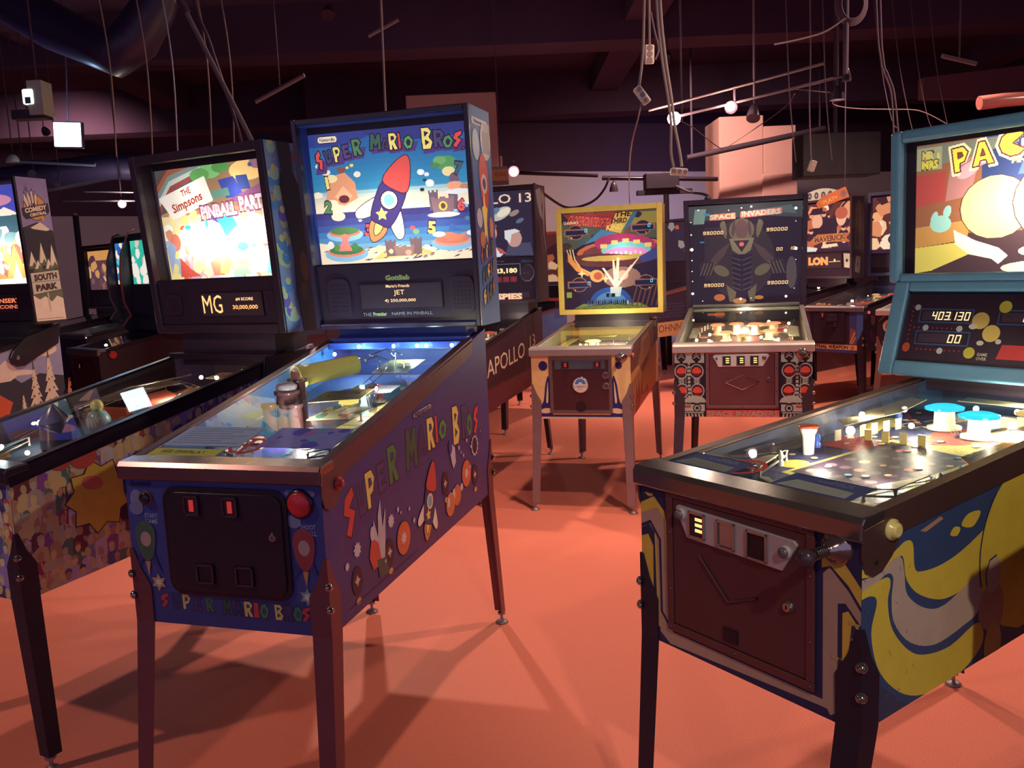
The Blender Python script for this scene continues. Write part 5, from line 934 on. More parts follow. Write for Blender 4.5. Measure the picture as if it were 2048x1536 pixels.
def e_extra(root, g):
    b = B((26, 20, 26)).box(-.09, g['y0']-.012, 1.384, -.0+.03, g['y0']-.002, 1.398); b.build('glass_latch', GLOSSP, root)
    z = .84
    b = B((20, 16, 22)); P_ = [(1.02, 1.10), (1.0, .98), (1.05, .93), (1.12, .93), (1.29, 1.02), (1.31, 1.11)]; b.prism(P_, 'x', g['W']/2+.001, g['W']/2+.012); b.build('hinge_cover', GLOSSP, root, .004)
    b = B((26, 20, 28)).box(-g['W']/2-.004, g['y0']-.02, g['zt'](g['y0'])-.012, g['W']/2+.004, g['y0']+.03, g['zt'](g['y0'])+.012); b.build('hinge_strip', GLOSSP, root, .004)
    coin_door(root, g, -.17, .59, .15, .85, (26, 20, 28), (20, 16, 22), GLOSSP, .03, None, [(-.06, .78, .045, .05, 'red'), (.05, .78, .045, .05, 'red')], (.10, .7))
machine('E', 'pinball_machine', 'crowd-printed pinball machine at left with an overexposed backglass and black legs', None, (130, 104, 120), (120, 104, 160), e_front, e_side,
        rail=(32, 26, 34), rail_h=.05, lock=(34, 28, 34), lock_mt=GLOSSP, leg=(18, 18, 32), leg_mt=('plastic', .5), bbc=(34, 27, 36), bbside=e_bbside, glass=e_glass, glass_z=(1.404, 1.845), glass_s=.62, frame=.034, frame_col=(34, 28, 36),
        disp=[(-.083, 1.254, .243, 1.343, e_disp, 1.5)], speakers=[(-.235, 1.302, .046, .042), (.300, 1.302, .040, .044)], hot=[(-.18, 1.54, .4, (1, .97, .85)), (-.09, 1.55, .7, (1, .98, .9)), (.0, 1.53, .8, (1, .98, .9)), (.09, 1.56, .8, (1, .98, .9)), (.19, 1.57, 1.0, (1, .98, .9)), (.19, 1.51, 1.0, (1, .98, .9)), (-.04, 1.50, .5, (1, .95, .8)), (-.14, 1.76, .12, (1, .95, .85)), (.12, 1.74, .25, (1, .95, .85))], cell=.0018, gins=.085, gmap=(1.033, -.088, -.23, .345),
        inner=(50, 44, 52), pf=e_pf, pf_light=[(.3, .62, .10, 2.0, (1, .86, .64)), (.38, .80, .11, .5, (1, .86, .64)), (-.2, .3, .09, .9, (1, .9, .75)), (0, .12, .09, .5, (.8, .95, 1))], flip=None, extra=e_extra)

# --- F : snowy machine at the far left edge ----------------------------------------------
def f_side(a):
    a.rect(0, .5, 1.4, 1.2, (150, 160, 196)); a.poly([(.3, .5), (.3, .80), (.62, .86), (.9, .95), (1.02, .86), (1.15, .90), (1.4, .85), (1.4, .5)], (44, 56, 66)); a.poly([(.78, .90), (.93, 1.0), (1.0, .94), (1.1, .925), (1.12, .90), (1.0, .905), (.95, .88), (.85, .88)], (236, 222, 205)); a.poly([(0, .5), (0, .68), (.5, .70), (.85, .62), (1.4, .60), (1.4, .5)], (226, 216, 210))
    a.ell(1.19, 1.03, .10, .035, (240, 224, 205)); a.ell(1.12, 1.01, .07, .025, (240, 224, 205)); a.poly([(.55, .75), (.75, .80), (.86, .82), (.95, .76), (.9, .66), (.6, .6)], (214, 96, 54)); a.poly([(.6, .6), (.9, .70), (.94, .66), (.9, .55), (.6, .5)], (50, 60, 140))
    for x, z, h in ((1.11, .71, .24), (1.22, .72, .29), (1.02, .68, .12)):
        for i in range(4): k = 1-i*.22; zz = z+h*i*.22; a.poly([(x-.055*k*h*4, zz), (x, zz+h*.36), (x+.055*k*h*4, zz)], (226, 216, 190)); a.star(x-.02*k, zz+.01, .012*k+.004, (84, 96, 62), 5, .4); a.star(x+.025*k, zz+.02, .014*k, (84, 96, 62), 5, .4)
        a.poly([(x-.006, z+h*.9), (x, z+h*1.2), (x+.006, z+h*.9)], (70, 76, 70))
def f_bbside(a):
    a.rect(0, 0, 1, 1, (44, 38, 46)); a.poly([(0, .66), (.5, .70), (1, .64), (1, 1), (0, 1)], (140, 134, 186)); a.poly([(.25, .66), (.6, .70), (.9, .65), (.6, .63)], (240, 226, 205))
    a.ell(.50, .80, .38, .09, (40, 28, 40)); a.ell(.50, .80, .36, .085, (226, 160, 66))
    for i, (x, z) in enumerate(((.2, .86), (.32, .875), (.45, .89), (.58, .875))): a.line([(x, z), (x+.10-.04*i, z-.055)], .085, (50, 30, 60)); a.line([(x, z), (x+.09-.04*i, z-.045)], .055, (236, 222, 220))
    a.poly([(.05, .79), (.95, .835), (.97, .78), (.9, .755), (.15, .715), (.06, .74)], (40, 28, 40)); a.text('COMEDY', .52, .790, .74, .034, (244, 226, 205), .05, .045); a.text('CENTRAL', .58, .757, .58, .022, (244, 226, 205), .05, .045); a.poly([(.6, .735), (.75, .74), (.72, .70)], (226, 160, 66))
    a.poly([(.26, .9), (.22, .93), (.3, .935), (.25, .96), (.36, .92)], (110, 90, 150))
    a.poly([(0, .66), (.2, .655), (.8, .64), (1, .60), (1, .40), (0, .40)], (34, 30, 42))
    for x, z, h in ((.15, .38, .12), (.5, .40, .16), (.85, .38, .17), (.32, .36, .08), (.68, .36, .09)): a.poly([(x-.2, z), (x, z+h), (x+.2, z)], (84, 100, 76)); a.poly([(x-.12, z+.02), (x, z+h), (x+.12, z+.02), (x+.04, z+.05), (x-.03, z+.02)], (236, 224, 200))
    a.ell(.42, .345, .1, .02, (34, 28, 40)); a.rect(0, .02, 1, .20, (244, 228, 205)); a.poly([(0, .20), (.2, .17), (.4, .19), (.6, .15), (.8, .19), (1, .17), (1, .24), (0, .24)], (96, 110, 80)); a.line([(.5, .2), (.5, .10)], .05, (196, 190, 180)); a.line([(.05, .035), (.9, .035)], .004, (150, 130, 120))
    a.poly([(-.0, .20), (1, .23), (1, .375), (0, .355)], (70, 60, 60)); a.poly([(.02, .205), (.98, .235), (.97, .37), (.02, .35)], (206, 204, 180)); a.text('SOUTH', .5, .325, .78, .045, (60, 40, 44), .06, .02); a.text('PARK', .5, .255, .74, .045, (60, 40, 44), .06, .02); a.line([(0, .29), (1, .30)], .003, (120, 110, 100)); a.rect(0, 0, 1, .02, (44, 38, 46))
def f_glass(a):
    P = a.fp; W_, H_ = a.x1-a.x0, a.y1-a.y0; pu = lambda u, v, ru, rv, c, rot=0: a.ell(*P(u, v), ru*W_, rv*H_, c, rot)
    a.rect(a.x0, a.y0, a.x1, a.y1, (250, 244, 230)); a.poly([P(0, .62), P(1, .62), P(1, 1), P(0, 1)], (60, 70, 170)); pu(.3, .95, .3, .1, (120, 70, 60)); pu(.7, .85, .2, .06, (200, 130, 160)); a.poly([P(0, .55), P(.3, .7), P(.55, .62), P(.8, .78), P(1, .66), P(1, .5), P(0, .5)], (50, 90, 100)); a.poly([P(.65, .70), P(.8, .78), P(.97, .70), P(.8, .69)], (240, 226, 205))
    a.crowd(a.x0, a.x1, P(0, .36)[1], P(0, .05)[1], .13, [(226, 120, 60), (90, 140, 150), (140, 90, 60), (240, 232, 220), (226, 130, 70)], [(250, 244, 230), (240, 150, 90)], 3); a.poly([P(.72, .05), P(.85, .40), P(.98, .05)], (236, 140, 70)); a.poly([P(.80, .05), P(.85, .22), P(.90, .05)], (250, 246, 236)); a.rect(a.x0, a.y0, a.x1, P(0, .05)[1], (250, 240, 225)); a.blobs(8, a.x0, P(0, .4)[1], a.x1, P(0, .56)[1], .02, .05, [(250, 250, 245), (190, 210, 210), (110, 150, 150)], 5, 1.6)
def f_disp(a): a.text('INSERT', .165, 1.325, .17, .026, (255, 130, 80), .03); a.text('COINS', .165, 1.290, .15, .022, (236, 110, 70), .03)
def f_extra(root, g):
    b = B((28, 22, 30)); P_ = [(1.33, 1.18), (1.30, 1.06), (1.05, .955), (1.0, .955), (.965, .975), (.955, 1.01), (.98, 1.05), (1.08, 1.12)]; b.prism(P_, 'x', g['W']/2+.001, g['W']/2+.012); o = b.build('hinge_cover', GLOSSP, root, .006)
    B((200, 190, 180)).lathe([(.012, 0), (.010, .006), (.0001, .009)], (g['W']/2+.012, 1.005, 1.005), 12, (1, 0, 0)).build('hinge_bolt', CHROME, o)
machine('F', 'pinball_machine', 'pinball machine at the left edge with snowy fir tree side art and lilac-topped backbox', None, (60, 66, 100), (150, 160, 196), None, f_side, rail=(30, 24, 32), rail_h=.03, lock=(40, 34, 40), leg=BLACKC, bbc=(32, 26, 34), bbside=f_bbside,
        glass=f_glass, glass_z=(1.42, 1.975), glass_s=.85, frame=.02, disp=[(-.2, 1.258, .225, 1.358, f_disp, 1.0)], speakers=[(.285, 1.31, .035, .045)], hot=[(.1, 1.6, 1.0, (1, .95, .85)), (.22, 1.60, 1.0, (1, .95, .85)), (.2, 1.5, .6, (1, .95, .85))], inner=(40, 50, 60), pf=generic_pf([(60, 100, 130), (220, 210, 200), (200, 90, 60), (90, 120, 80)], 7), pf_light=[(0, .6, .1, 1.2, (1, .9, .7))], flip=None, extra=f_extra)

# --- B : yellow-framed machine in the middle ---------------------------------------------
def b_front(a):
    a.rect(-.29, .5, .29, .93, (244, 212, 140)); N_ = (36, 38, 110)
    a.ell(-.214, .831, .026, .028, N_); a.ell(.216, .830, .019, .021, N_)
    for s in (-1, 1):
        a.poly(smooth([(s*.182, .765), (s*.19, .77), (s*.205, .72), (s*.212, .66), (s*.222, .62), (s*.255, .585), (s*.29, .57), (s*.29, .53), (s*.17, .53), (s*.17, .70)], 3), N_)
        a.poly(smooth([(s*.188, .74), (s*.195, .70), (s*.202, .64), (s*.200, .62), (s*.190, .63)], 3), (240, 216, 160)); a.poly(smooth([(s*.16, .585), (s*.2, .59), (s*.23, .582), (s*.24, .565), (s*.2, .56), (s*.16, .57)], 3), (240, 216, 170))
    a.rect(-.3, .529, .3, .540, (240, 216, 170)); a.rect(-.3, .540, .3, .552, N_)
def b_side(a):
    a.rect(0, .5, 1.4, 1.1, (196, 124, 74)); a.poly([(0, .78), (1.4, .86), (1.4, 1.1), (0, 1.0)], (110, 62, 50)); a.poly([(.3, .8), (.5, .95), (.7, .98), (.9, .90), (.8, .78), (.5, .72)], (150, 92, 66)); a.poly([(.15, .52), (.2, .72), (.26, .62), (.3, .76), (.36, .60), (.42, .70), (.5, .60), (.7, .64), (.8, .55)], (160, 66, 50)); a.poly([(.25, .52), (.4, .60), (.7, .58), (.9, .62), (1.0, .56)], (206, 100, 70))
    for i in range(5): a.line([(.3+.12*i, .86-.01*i), (.38+.12*i, .92), (.46+.12*i, .87)], .006, (90, 50, 46))
    a.rect(1.08, .86, 1.3, 1.1, (60, 40, 46)); a.text('NE', 1.15, .975, .08, .04, (190, 180, 170), .03)
def b_glass(a):
    P = a.fp; W_, H_ = a.x1-a.x0, a.y1-a.y0; pu = lambda u, v, ru, rv, c, rot=0: a.ell(*P(u, v), ru*W_, rv*H_, c, rot)
    a.rect(a.x0, a.y0, a.x1, a.y1, (40, 34, 46)); a.poly([P(0, .62), P(1, .55), P(1, 1), P(0, 1)], (74, 84, 66)); a.poly([P(.5, .86), P(1, .86), P(1, .98), P(.5, .98)], (150, 136, 60)); a.blobs(22, a.x0, P(0, .6)[1], a.x1, a.y1, .02, .05, [(60, 50, 40), (110, 110, 50), (40, 40, 50), (60, 90, 90), (120, 70, 50)], 13, 1.5)
    a.poly([P(.20, .64), P(.42, .82), P(.62, .76), P(.4, .68), P(.28, .60)], (60, 130, 170)); a.poly([P(.60, .76), P(.72, .84), P(.8, .98), P(.66, .98)], (60, 110, 130))
    a.poly([P(.02, .99), P(.64, .99), P(.72, .97), P(.60, .78), P(.5, .80), P(.35, .86), P(.1, .90)], (150, 50, 44)); a.poly([P(.58, .99), P(.75, .98), P(.62, .77), P(.50, .80)], (214, 180, 70))
    for i, t_ in enumerate(('CLOSE', 'ENCOUNTERS', 'OF THE')): x, y = P(.14+.16*i, .925-.02*i); a.text(t_, x, y, [.09, .13, .08][i], .07, (206, 90, 66), .05, rot=-.12, ital=.35, out=((60, 20, 30), .006))
    for i, t_ in enumerate(('THE', 'THIRD', 'KIND')): x, y = P(.65-.045*i, .965-.065*i); a.text(t_, x, y, .11, .034, (60, 30, 30) if i < 2 else (236, 206, 110), .04, rot=.02, ital=.2)
    a.text("Gottlieb's", *P(.10, .905), .10, .022, (236, 210, 160), .02, rot=.04)
    # flying saucer
    pu(.60, .60, .50, .13, (40, 26, 40), .05); pu(.62, .60, .47, .115, (200, 110, 66), .05); pu(.63, .585, .42, .10, (110, 60, 56), .04); pu(.66, .66, .32, .105, (170, 56, 96), -.06); pu(.67, .60, .26, .085, (110, 206, 206)); pu(.67, .57, .23, .06, (250, 150, 206)); pu(.66, .53, .2, .03, (190, 180, 80))
    for i in range(5): x, y = P(.44+.115*i, .625+.05*math.sin(i*.8)); a.rect(x-.022, y, x+.022, y+.025, (250, 214, 120))
    for i in range(7): x, y = P(.52+.05*i, .565+.01*(i % 2)); a.rect(x-.006, y-.008, x+.006, y+.01, (252, 230, 240))
    pu(.45, .50, .42, .07, (90, 50, 46), -.04); pu(.5, .52, .3, .03, (196, 170, 80)); a.poly([P(.8, .52), P(1, .62), P(1, .5), P(.85, .46)], (56, 70, 130)); pu(.62, .32, .2, .11, (150, 116, 96)); pu(.63, .34, .06, .05, (240, 190, 160))
    # comet tails, burst and light beams
    for o_ in (0, .03, .06): a.line([P(.05+o_, .62), P(.07+o_, .52), P(.13+o_, .43), P(.26+o_, .36)], .006, (252, 226, 170))
    a.poly([P(.05, .62), P(.06, .5), P(.14, .40), P(.27, .34), P(.3, .37), P(.18, .44), P(.1, .53)], (226, 150, 70)); pu(.36, .34, .075, .065, (226, 170, 90), -.2); pu(.37, .34, .045, .04, (190, 90, 60)); a.star(*P(.2, .37), .03, (240, 214, 140), 4, .35); a.star(*P(.45, .31), .03, (240, 220, 150), 4, .35)
    for x0, x1, v, w_ in ((.42, .43, .42, .02), (.53, .50, .50, .014), (.58, .60, .52, .022), (.72, .75, .44, .022), (.8, .76, .52, .01)): a.poly([P(.54, .22), P(.58, .22), P(x0+w_, v), P(x0-w_*.2, v)], (250, 236, 205))
    pu(.5, .06, .22, .16, (40, 84, 160)); pu(.5, .05, .17, .12, (80, 140, 190)); a.poly([P(.5, .22), P(.62, .22), P(.6, .12), P(.5, .12)], (200, 220, 215)); a.poly([P(.10, .0), P(.9, .0), P(.8, .05), P(.5, .06), P(.2, .05)], (130, 150, 60)); 
    for i in range(9): a.line([P(.5, .06), P(.1+.1*i, .0)], .003, (60, 60, 50))
    for i in range(22): x, y = P(.26+.022*i, .055+.004*(i*7 % 3)); a.ell(x, y, .005, .016, [(50, 84, 120), (40, 60, 90), (30, 30, 40), (190, 214, 206)][i % 4 if i > 17 else i % 3]); a.ell(x, y+.017, .004, .004, (60, 70, 90))
    for i in range(8): a.line([P(.72+.05*i, .02), P(.80+.05*i, .30)], .009, (110, 70, 56))
    a.rect(*P(.03, .12), *P(.085, .18), (150, 170, 60))
    for u, v, n_ in ((.15, .80, '1'), (.85, .82, '2'), (.17, .255, '3'), (.87, .26, '4')):
        x, y = P(u, v); a.ell(x, y, .055, .05, (150, 120, 90)); a.ell(x, y, .05, .045, (44, 34, 44)); a.poly([(x-.08, y-.024), (x+.08, y-.018), (x+.08, y+.020), (x-.08, y+.024)], (150, 100, 80)); a.rect(x-.070, y-.016, x+.070, y+.014, (26, 36, 64)); a.text(n_, x+(.02 if u > .5 else -.03), y-.036, .010, .014, (226, 190, 90), .02)
    x, y = P(.5, .135); a.rect(x-.03, y-.012, x+.03, y+.012, (26, 26, 40))
def b_extra(root, g):
    d = coin_door(root, g, -.178, .560, .178, .880, (90, 56, 54), (128, 108, 104), METAL, 0, None, (), None, False)
    b = B((96, 116, 120)).box(-.145, -.0075, .812, .140, -.0052, .862); pl = b.build('coin_plate', ('metal', .3), d); slot(d, -.0078, -.083, .836, .042, .036, 'red'); slot(d, -.0078, .098, .836, .042, .036, 'red')
    b = B((190, 180, 176)).lathe([(.047, 0), (.047, .003), (.042, .005)], (.0, -.0052, .722), 24, (0, -1, 0)); o = b.build('round_emblem', CHROME, d)
    a = Art([(.0415*math.cos(2*PI*i/24), .722+.0415*math.sin(2*PI*i/24)) for i in range(24)], (232, 226, 220)); a.ell(0, .727, .031, .031, (60, 130, 206), 0, 14, 0, PI); a.ell(0, .727, .012, .012, (225, 225, 225), 0, 10, 0, PI); a.text("D. Gottlieb & Co", 0, .715, .070, .012, (110, 160, 150), .03); a.text('Chicago', 0, .699, .024, .006, (190, 90, 80), .02)
    B().art(a, lambda x, z, l: (x, -.0105-l, z)).build('emblem_face', PAINT, o)
    for z in (.776, .716): B((170, 160, 155)).lathe([(.020, 0), (.020, .004), (.014, .007), (.013, .004)], (.142, -.0052, z), 18, (0, -1, 0)).build('lock', CHROME, d)
    B((120, 90, 86)).lathe([(.006, 0), (.004, .004)], (-.075, -.0052, .73), 8, (0, -1, 0)).build('screw', CHROME, d); B((50, 36, 36)).lathe([(.030, 0), (.030, .004)], (.0, -.0052, .60), 18, (0, -1, 0)).build('coin_return', SATIN, d)
    plunger(root, .232, .878)
    B((226, 110, 70)).lathe([(.014, 0), (.012, .008)], (g['W']/2+.005, .05, .88), 12, (1, 0, 0)).build('flipper_button', GLOSSP, root)
def b_pf(root, g, P3, a):
    a.rect(-.5, 0, .5, 1, (110, 110, 60)); a.blobs(30, -.45, .05, .45, .95, .04, .1, [(150, 140, 60), (80, 80, 60), (50, 40, 40), (170, 160, 90), (90, 60, 50)], 17, 1.6); a.rect(-.5, .55, .5, .8, (176, 166, 84)); a.rect(-.5, 0, .5, .1, (90, 60, 50))
    bumper(root, P3, -.02, .42, .046, (250, 236, 190), (236, 220, 180), .065, .9); flipper(root, P3, -.17, .14, 1); flipper(root, P3, .17, .14, -1); posts(root, P3, [(-.3, .3), (.3, .3), (-.38, .5), (.38, .5), (-.3, .7), (.3, .72), (.1, .8), (-.1, .8)]); targets(root, P3, -.25, .6, -.05, .64, 4); targets(root, P3, .12, .56, .3, .52, 4, (200, 190, 120)); pf_bulbs(root, P3, [(-.4, .12, .01), (.42, .3, .02), (-.42, .6, .02)], (255, 210, 170), 4); plastic(root, P3, [(-.3, .9), (.1, .9), (.1, .97), (-.3, .97)], .04, (150, 140, 80)); plastic(root, P3, [(-.47, .4), (-.36, .4), (-.36, .85), (-.47, .85)], .035, (190, 180, 80)); plastic(root, P3, [(.36, .4), (.47, .4), (.47, .85), (.36, .85)], .035, (130, 130, 70))
rootB = machine('B', 'pinball_machine', 'yellow-framed pinball machine with cream and navy front and a flying saucer backglass', None, (236, 206, 140), (196, 124, 74), b_front, b_side, rail=(140, 120, 110), rail_h=.02, lock=(190, 178, 170), leg=(150, 128, 122), leg_mt=SATIN, bbc=(150, 116, 60),
        glass=b_glass, glass_z=(1.087, 1.727), glass_s=.62, frame=.034, frame_col=(228, 202, 92), disp=None, hot=[(.08, 1.48, .3, (1, .9, .8)), (.02, 1.27, .25, (1, .9, .8)), (-.16, 1.33, .2, (1, .85, .7)), (-.15, 1.66, .12, (1, .8, .7))], cell=.0022, inner=(90, 90, 50), pf=b_pf, pf_light=[(0, .6, .08, 3.4, (1, .88, .6)), (0, .25, .07, 2.4, (1, .86, .55)), (.1, .85, .08, 2.5, (1, .9, .6))], flip=None, glossf=1.28, extra=b_extra, gins=.02,
        )
def far_digits(root, g, items, col, lv, name='score_display', ins=.016):
    for (x, z, w_, h_, t) in items:
        T = Art([(x, z), (x+w_, z), (x+w_, z+h_), (x, z+h_)], (0, 0, 0)); T.P = []; T.seg(t, x, z, w_, h_, col)
        B().art(T, lambda px, pz, l: g['face'](px, pz, l+.004, ins)).build(name, ('glow', lv), root)
far_digits(rootB, GEO['B'], [(-.167, 1.598, .022, .022, '0'), (.255, 1.612, .022, .022, '0'), (-.157, 1.248, .022, .022, '0'), (.264, 1.252, .022, .022, '0'), (-.010, 1.166, .016, .018, '0')], (80, 215, 235), 1.3, 'score_display', .018)

# --- C : black wide machine beside it ----------------------------------------------------
def c_front(a):
    K_ = (26, 18, 30); G_ = (172, 184, 170); R_2 = (226, 78, 50)
    a.rect(-.36, .5, .36, .95, K_)
    for s in (-1, 1):
        X = lambda x: s*x
        a.rect(min(X(.195), X(.35)), .845, max(X(.195), X(.35)), .905, G_)
        for cx, cz in ((.315, .80), (.235, .80), (.312, .695), (.232, .695)):
            a.ell(X(cx), cz, .037, .040, G_); a.ell(X(cx), cz, .031, .034, (46, 22, 34))
            a.poly([(X(cx-.026), cz-.006), (X(cx-.022), cz+.010), (X(cx-.008), cz+.022), (X(cx+.008), cz+.022), (X(cx+.022), cz+.010), (X(cx+.026), cz-.006), (X(cx+.012), cz-.012), (X(cx-.012), cz-.012)], R_2); a.rect(X(cx)-.018, cz-.022, X(cx)+.018, cz-.016, (110, 34, 36))
        for cx in (.315, .235):
            a.rect(X(cx)-.008, .842, X(cx)+.008, .86, K_)
            for zz in (.735, .745, .755, .64, .65, .63): a.poly([(X(cx)-.018, zz+.004), (X(cx), zz-.004), (X(cx)+.018, zz+.004), (X(cx)+.010, zz+.008), (X(cx), zz+.002), (X(cx)-.010, zz+.008)], G_)
            a.ell(X(cx), .877, .024, .026, K_); a.line([(X(cx-.016), .87), (X(cx), .882), (X(cx+.016), .87)], .005, G_); a.line([(X(cx-.013), .885), (X(cx), .893), (X(cx+.013), .885)], .005, G_)
        a.rect(min(X(.268), X(.282)), .60, max(X(.268), X(.282)), .86, G_)
        for i in range(11): a.rect(X(.275)-.010, .63+.02*i, X(.275)+.010, .636+.02*i, K_)
        a.rect(min(X(.29), X(.293)), .62, max(X(.29), X(.293)), .83, G_)
        a.ell(X(.245), .632, .058, .038, G_, 0, 16, 0, PI); a.rect(min(X(.195), X(.31)), .585, max(X(.195), X(.31)), .622, G_); a.line([(X(.20), .625), (X(.28), .625)], .006, K_); a.ring(X(.235), .602, .022, .022, .006, K_, G_); a.ell(X(.235), .602, .009, .009, K_); a.rect(min(X(.268), X(.30)), .604, max(X(.268), X(.30)), .616, (180, 60, 54))
        a.rect(min(X(.2), X(.32)), .575, max(X(.2), X(.32)), .581, G_)
        for i in range(6): a.poly([(X(.20+.018*i), .553), (X(.204+.018*i), .572), (X(.212+.018*i), .572), (X(.210+.018*i), .553)], G_)
        a.rect(min(X(.31), X(.33)), .553, max(X(.31), X(.33)), .57, G_)
    for i in range(22): a.ell(-.17+.0155*i, .915, .007, .009, (120, 80, 80)); a.ell(-.166+.0155*i, .915, .006, .008, K_)
    a.rect(-.187, .55, .187, .592, (214, 84, 66)); a.text('SPACE INVADERS', 0, .572, .365, .030, (176, 160, 150), .03)
def c_side(a): a.rect(0, .5, 1.4, 1.2, (40, 30, 42)); a.line([(.1, .7), (1.2, .9)], .02, (110, 118, 110)); a.ell(.5, .75, .08, .08, (110, 118, 110)); a.ell(.5, .75, .06, .06, (120, 40, 40))
def c_glass(a):
    P = a.fp; W_, H_ = a.x1-a.x0, a.y1-a.y0; pu = lambda u, v, ru, rv, c, rot=0: a.ell(*P(u, v), ru*W_, rv*H_, c, rot)
    a.rect(a.x0, a.y0, a.x1, a.y1, (40, 30, 36)); a.poly([P(0, .84), P(.6, .88), P(1, .84), P(1, 1), P(0, 1)], (70, 76, 70)); a.poly([P(.04, .82), P(.06, .97), P(.16, .97), P(.14, .82)], (130, 160, 140)); a.poly([P(.55, .93), P(.9, .97), P(.95, .88), P(.8, .90)], (90, 110, 100)); a.poly([P(.14, .25), P(.3, .25), P(.3, .78), P(.14, .78)], (52, 44, 40)); a.ell(*P(.45, .45), .22, .25, (56, 46, 42))
    # generic many-ribbed totem in olive on black (stand-in)
    O1, O2, O3 = (112, 100, 70), (86, 66, 58), (52, 40, 42)
    for s in (-1, 1):
        a.poly(smooth([P(.47+s*.14, .66), P(.47+s*.19, .80), P(.47+s*.15, .84), P(.47+s*.13, .74)], 3), O1); a.poly([P(.47+s*.10, .62), P(.47+s*.20, .55), P(.47+s*.32, .40), P(.47+s*.24, .38), P(.47+s*.15, .50)], O2); pu(.47+s*.30, .37, .085, .075, O3, s*.4); pu(.47+s*.18, .34, .075, .05, O1, s*.5)
        for i in range(4): a.line([P(.47+s*(.24+.03*i), .42), P(.47+s*(.28+.03*i), .30)], .006, O1)
    pu(.47, .74, .11, .12, O1); pu(.47, .75, .055, .10, (104, 74, 66)); 
    for s in (-1, 1): pu(.47+s*.07, .76, .016, .08, O2, s*.1)
    a.poly([P(.36, .66), P(.58, .66), P(.55, .54), P(.47, .48), P(.39, .54)], (132, 120, 84)); a.poly([P(.40, .64), P(.54, .64), P(.47, .52)], O3); pu(.47, .60, .022, .022, (240, 110, 100))
    a.poly([P(.38, .50), P(.56, .50), P(.54, .10), P(.47, .02), P(.40, .10)], (40, 32, 40))
    for i in range(7): a.line([P(.385, .47-.05*i), P(.46, .44-.05*i)], .005, (90, 84, 74)); a.line([P(.555, .47-.05*i), P(.48, .44-.05*i)], .005, (90, 84, 74))
    a.poly([P(.33, .20), P(.42, .12), P(.40, .02), P(.36, .02)], O1); a.poly([P(.60, .20), P(.52, .12), P(.54, .02), P(.58, .02)], O1); pu(.27, .07, .05, .035, (220, 120, 56)); pu(.62, .06, .04, .02, (220, 140, 70)); pu(.45, .03, .06, .03, (200, 140, 80))
    a.poly([P(.19, .85), P(.42, .855), P(.42, .92), P(.19, .91)], (214, 120, 100)); a.poly([P(.46, .86), P(.82, .885), P(.82, .945), P(.46, .92)], (230, 130, 110)); a.text('SPACE', *P(.305, .885), .16, .032, (250, 226, 170), .04, rot=.02); a.text('INVADERS', *P(.64, .905), .24, .034, (250, 226, 190), .04, rot=.03)
    a.rect(*P(.14, .90), *P(.19, .925), (60, 150, 180)); a.rect(*P(.10, .63), *P(.14, .645), (40, 130, 170)); pu(.9, .3, .045, .16, (90, 80, 70))
def c_extra(root, g):
    pl = [(-.150, .880), (-.140, .888), (.128, .890), (.138, .882), (.105, .826), (-.122, .824)]
    d = coin_door(root, g, -.188, .600, .182, .908, (112, 66, 62), (130, 92, 86), SATIN, 0, (pl, (236, 230, 220)), [(-.079, .856, .042, .050, 'lit'), (-.007, .856, .042, .050, 'lit'), (.062, .856, .042, .050, 'lit')], (.132, .756))
    b = B((170, 110, 100)).tube([(-.085, -.0075, .738), (0, -.0075, .778), (.085, -.0075, .742), (0, -.0075, .700), (-.085, -.0075, .738)], .0025, 6); b.build('embossed_diamond', SATIN, d)
    round_button(d, 'push_button', .112, .872, .010, (90, 80, 76), -.012, SATIN, (150, 140, 136)); round_button(d, 'lock', -.130, .868, .005, (60, 50, 50), -.012)
    plunger(root, .300, .895)
    fs = GEO['C']['face']
    for x, z, r in [(-.338, 1.625, .006), (-.338, 1.545, .008), (-.335, 1.45, .016), (-.335, 1.38, .007), (-.335, 1.31, .006), (-.333, 1.245, .006), (-.333, 1.165, .013), (-.27, 1.115, .005), (-.03, 1.122, .012), (.035, 1.125, .006), (.25, 1.13, .012), (.30, 1.18, .005), (.31, 1.43, .016), (.31, 1.36, .005), (.31, 1.68, .014), (.31, 1.60, .005), (-.02, 1.70, .008), (-.10, 1.69, .006), (.04, 1.705, .010), (-.29, 1.70, .008)]:
        p = Vector(fs(x, z, .004, .024)); B((255, 232, 180)).ball(p, r*.6, 8).build('chaser_bulb', ('glow', 5 if r > .009 else 2), root)
    b = B((150, 156, 140)).box(-.365, g['y0']-.012, 1.046, .345, g['y0']+.01, 1.075); b.build('metal_ledge', METAL, root, .004)
    # side glass rails rising at the back of the playfield
    b = B((96, 100, 90)).box(-.33, g['y0']-.04, g['zt'](g['y0'])-.002, .33, g['y0']+.02, g['zt'](g['y0'])+.016); b.build('glass_channel', METAL, root, .003)
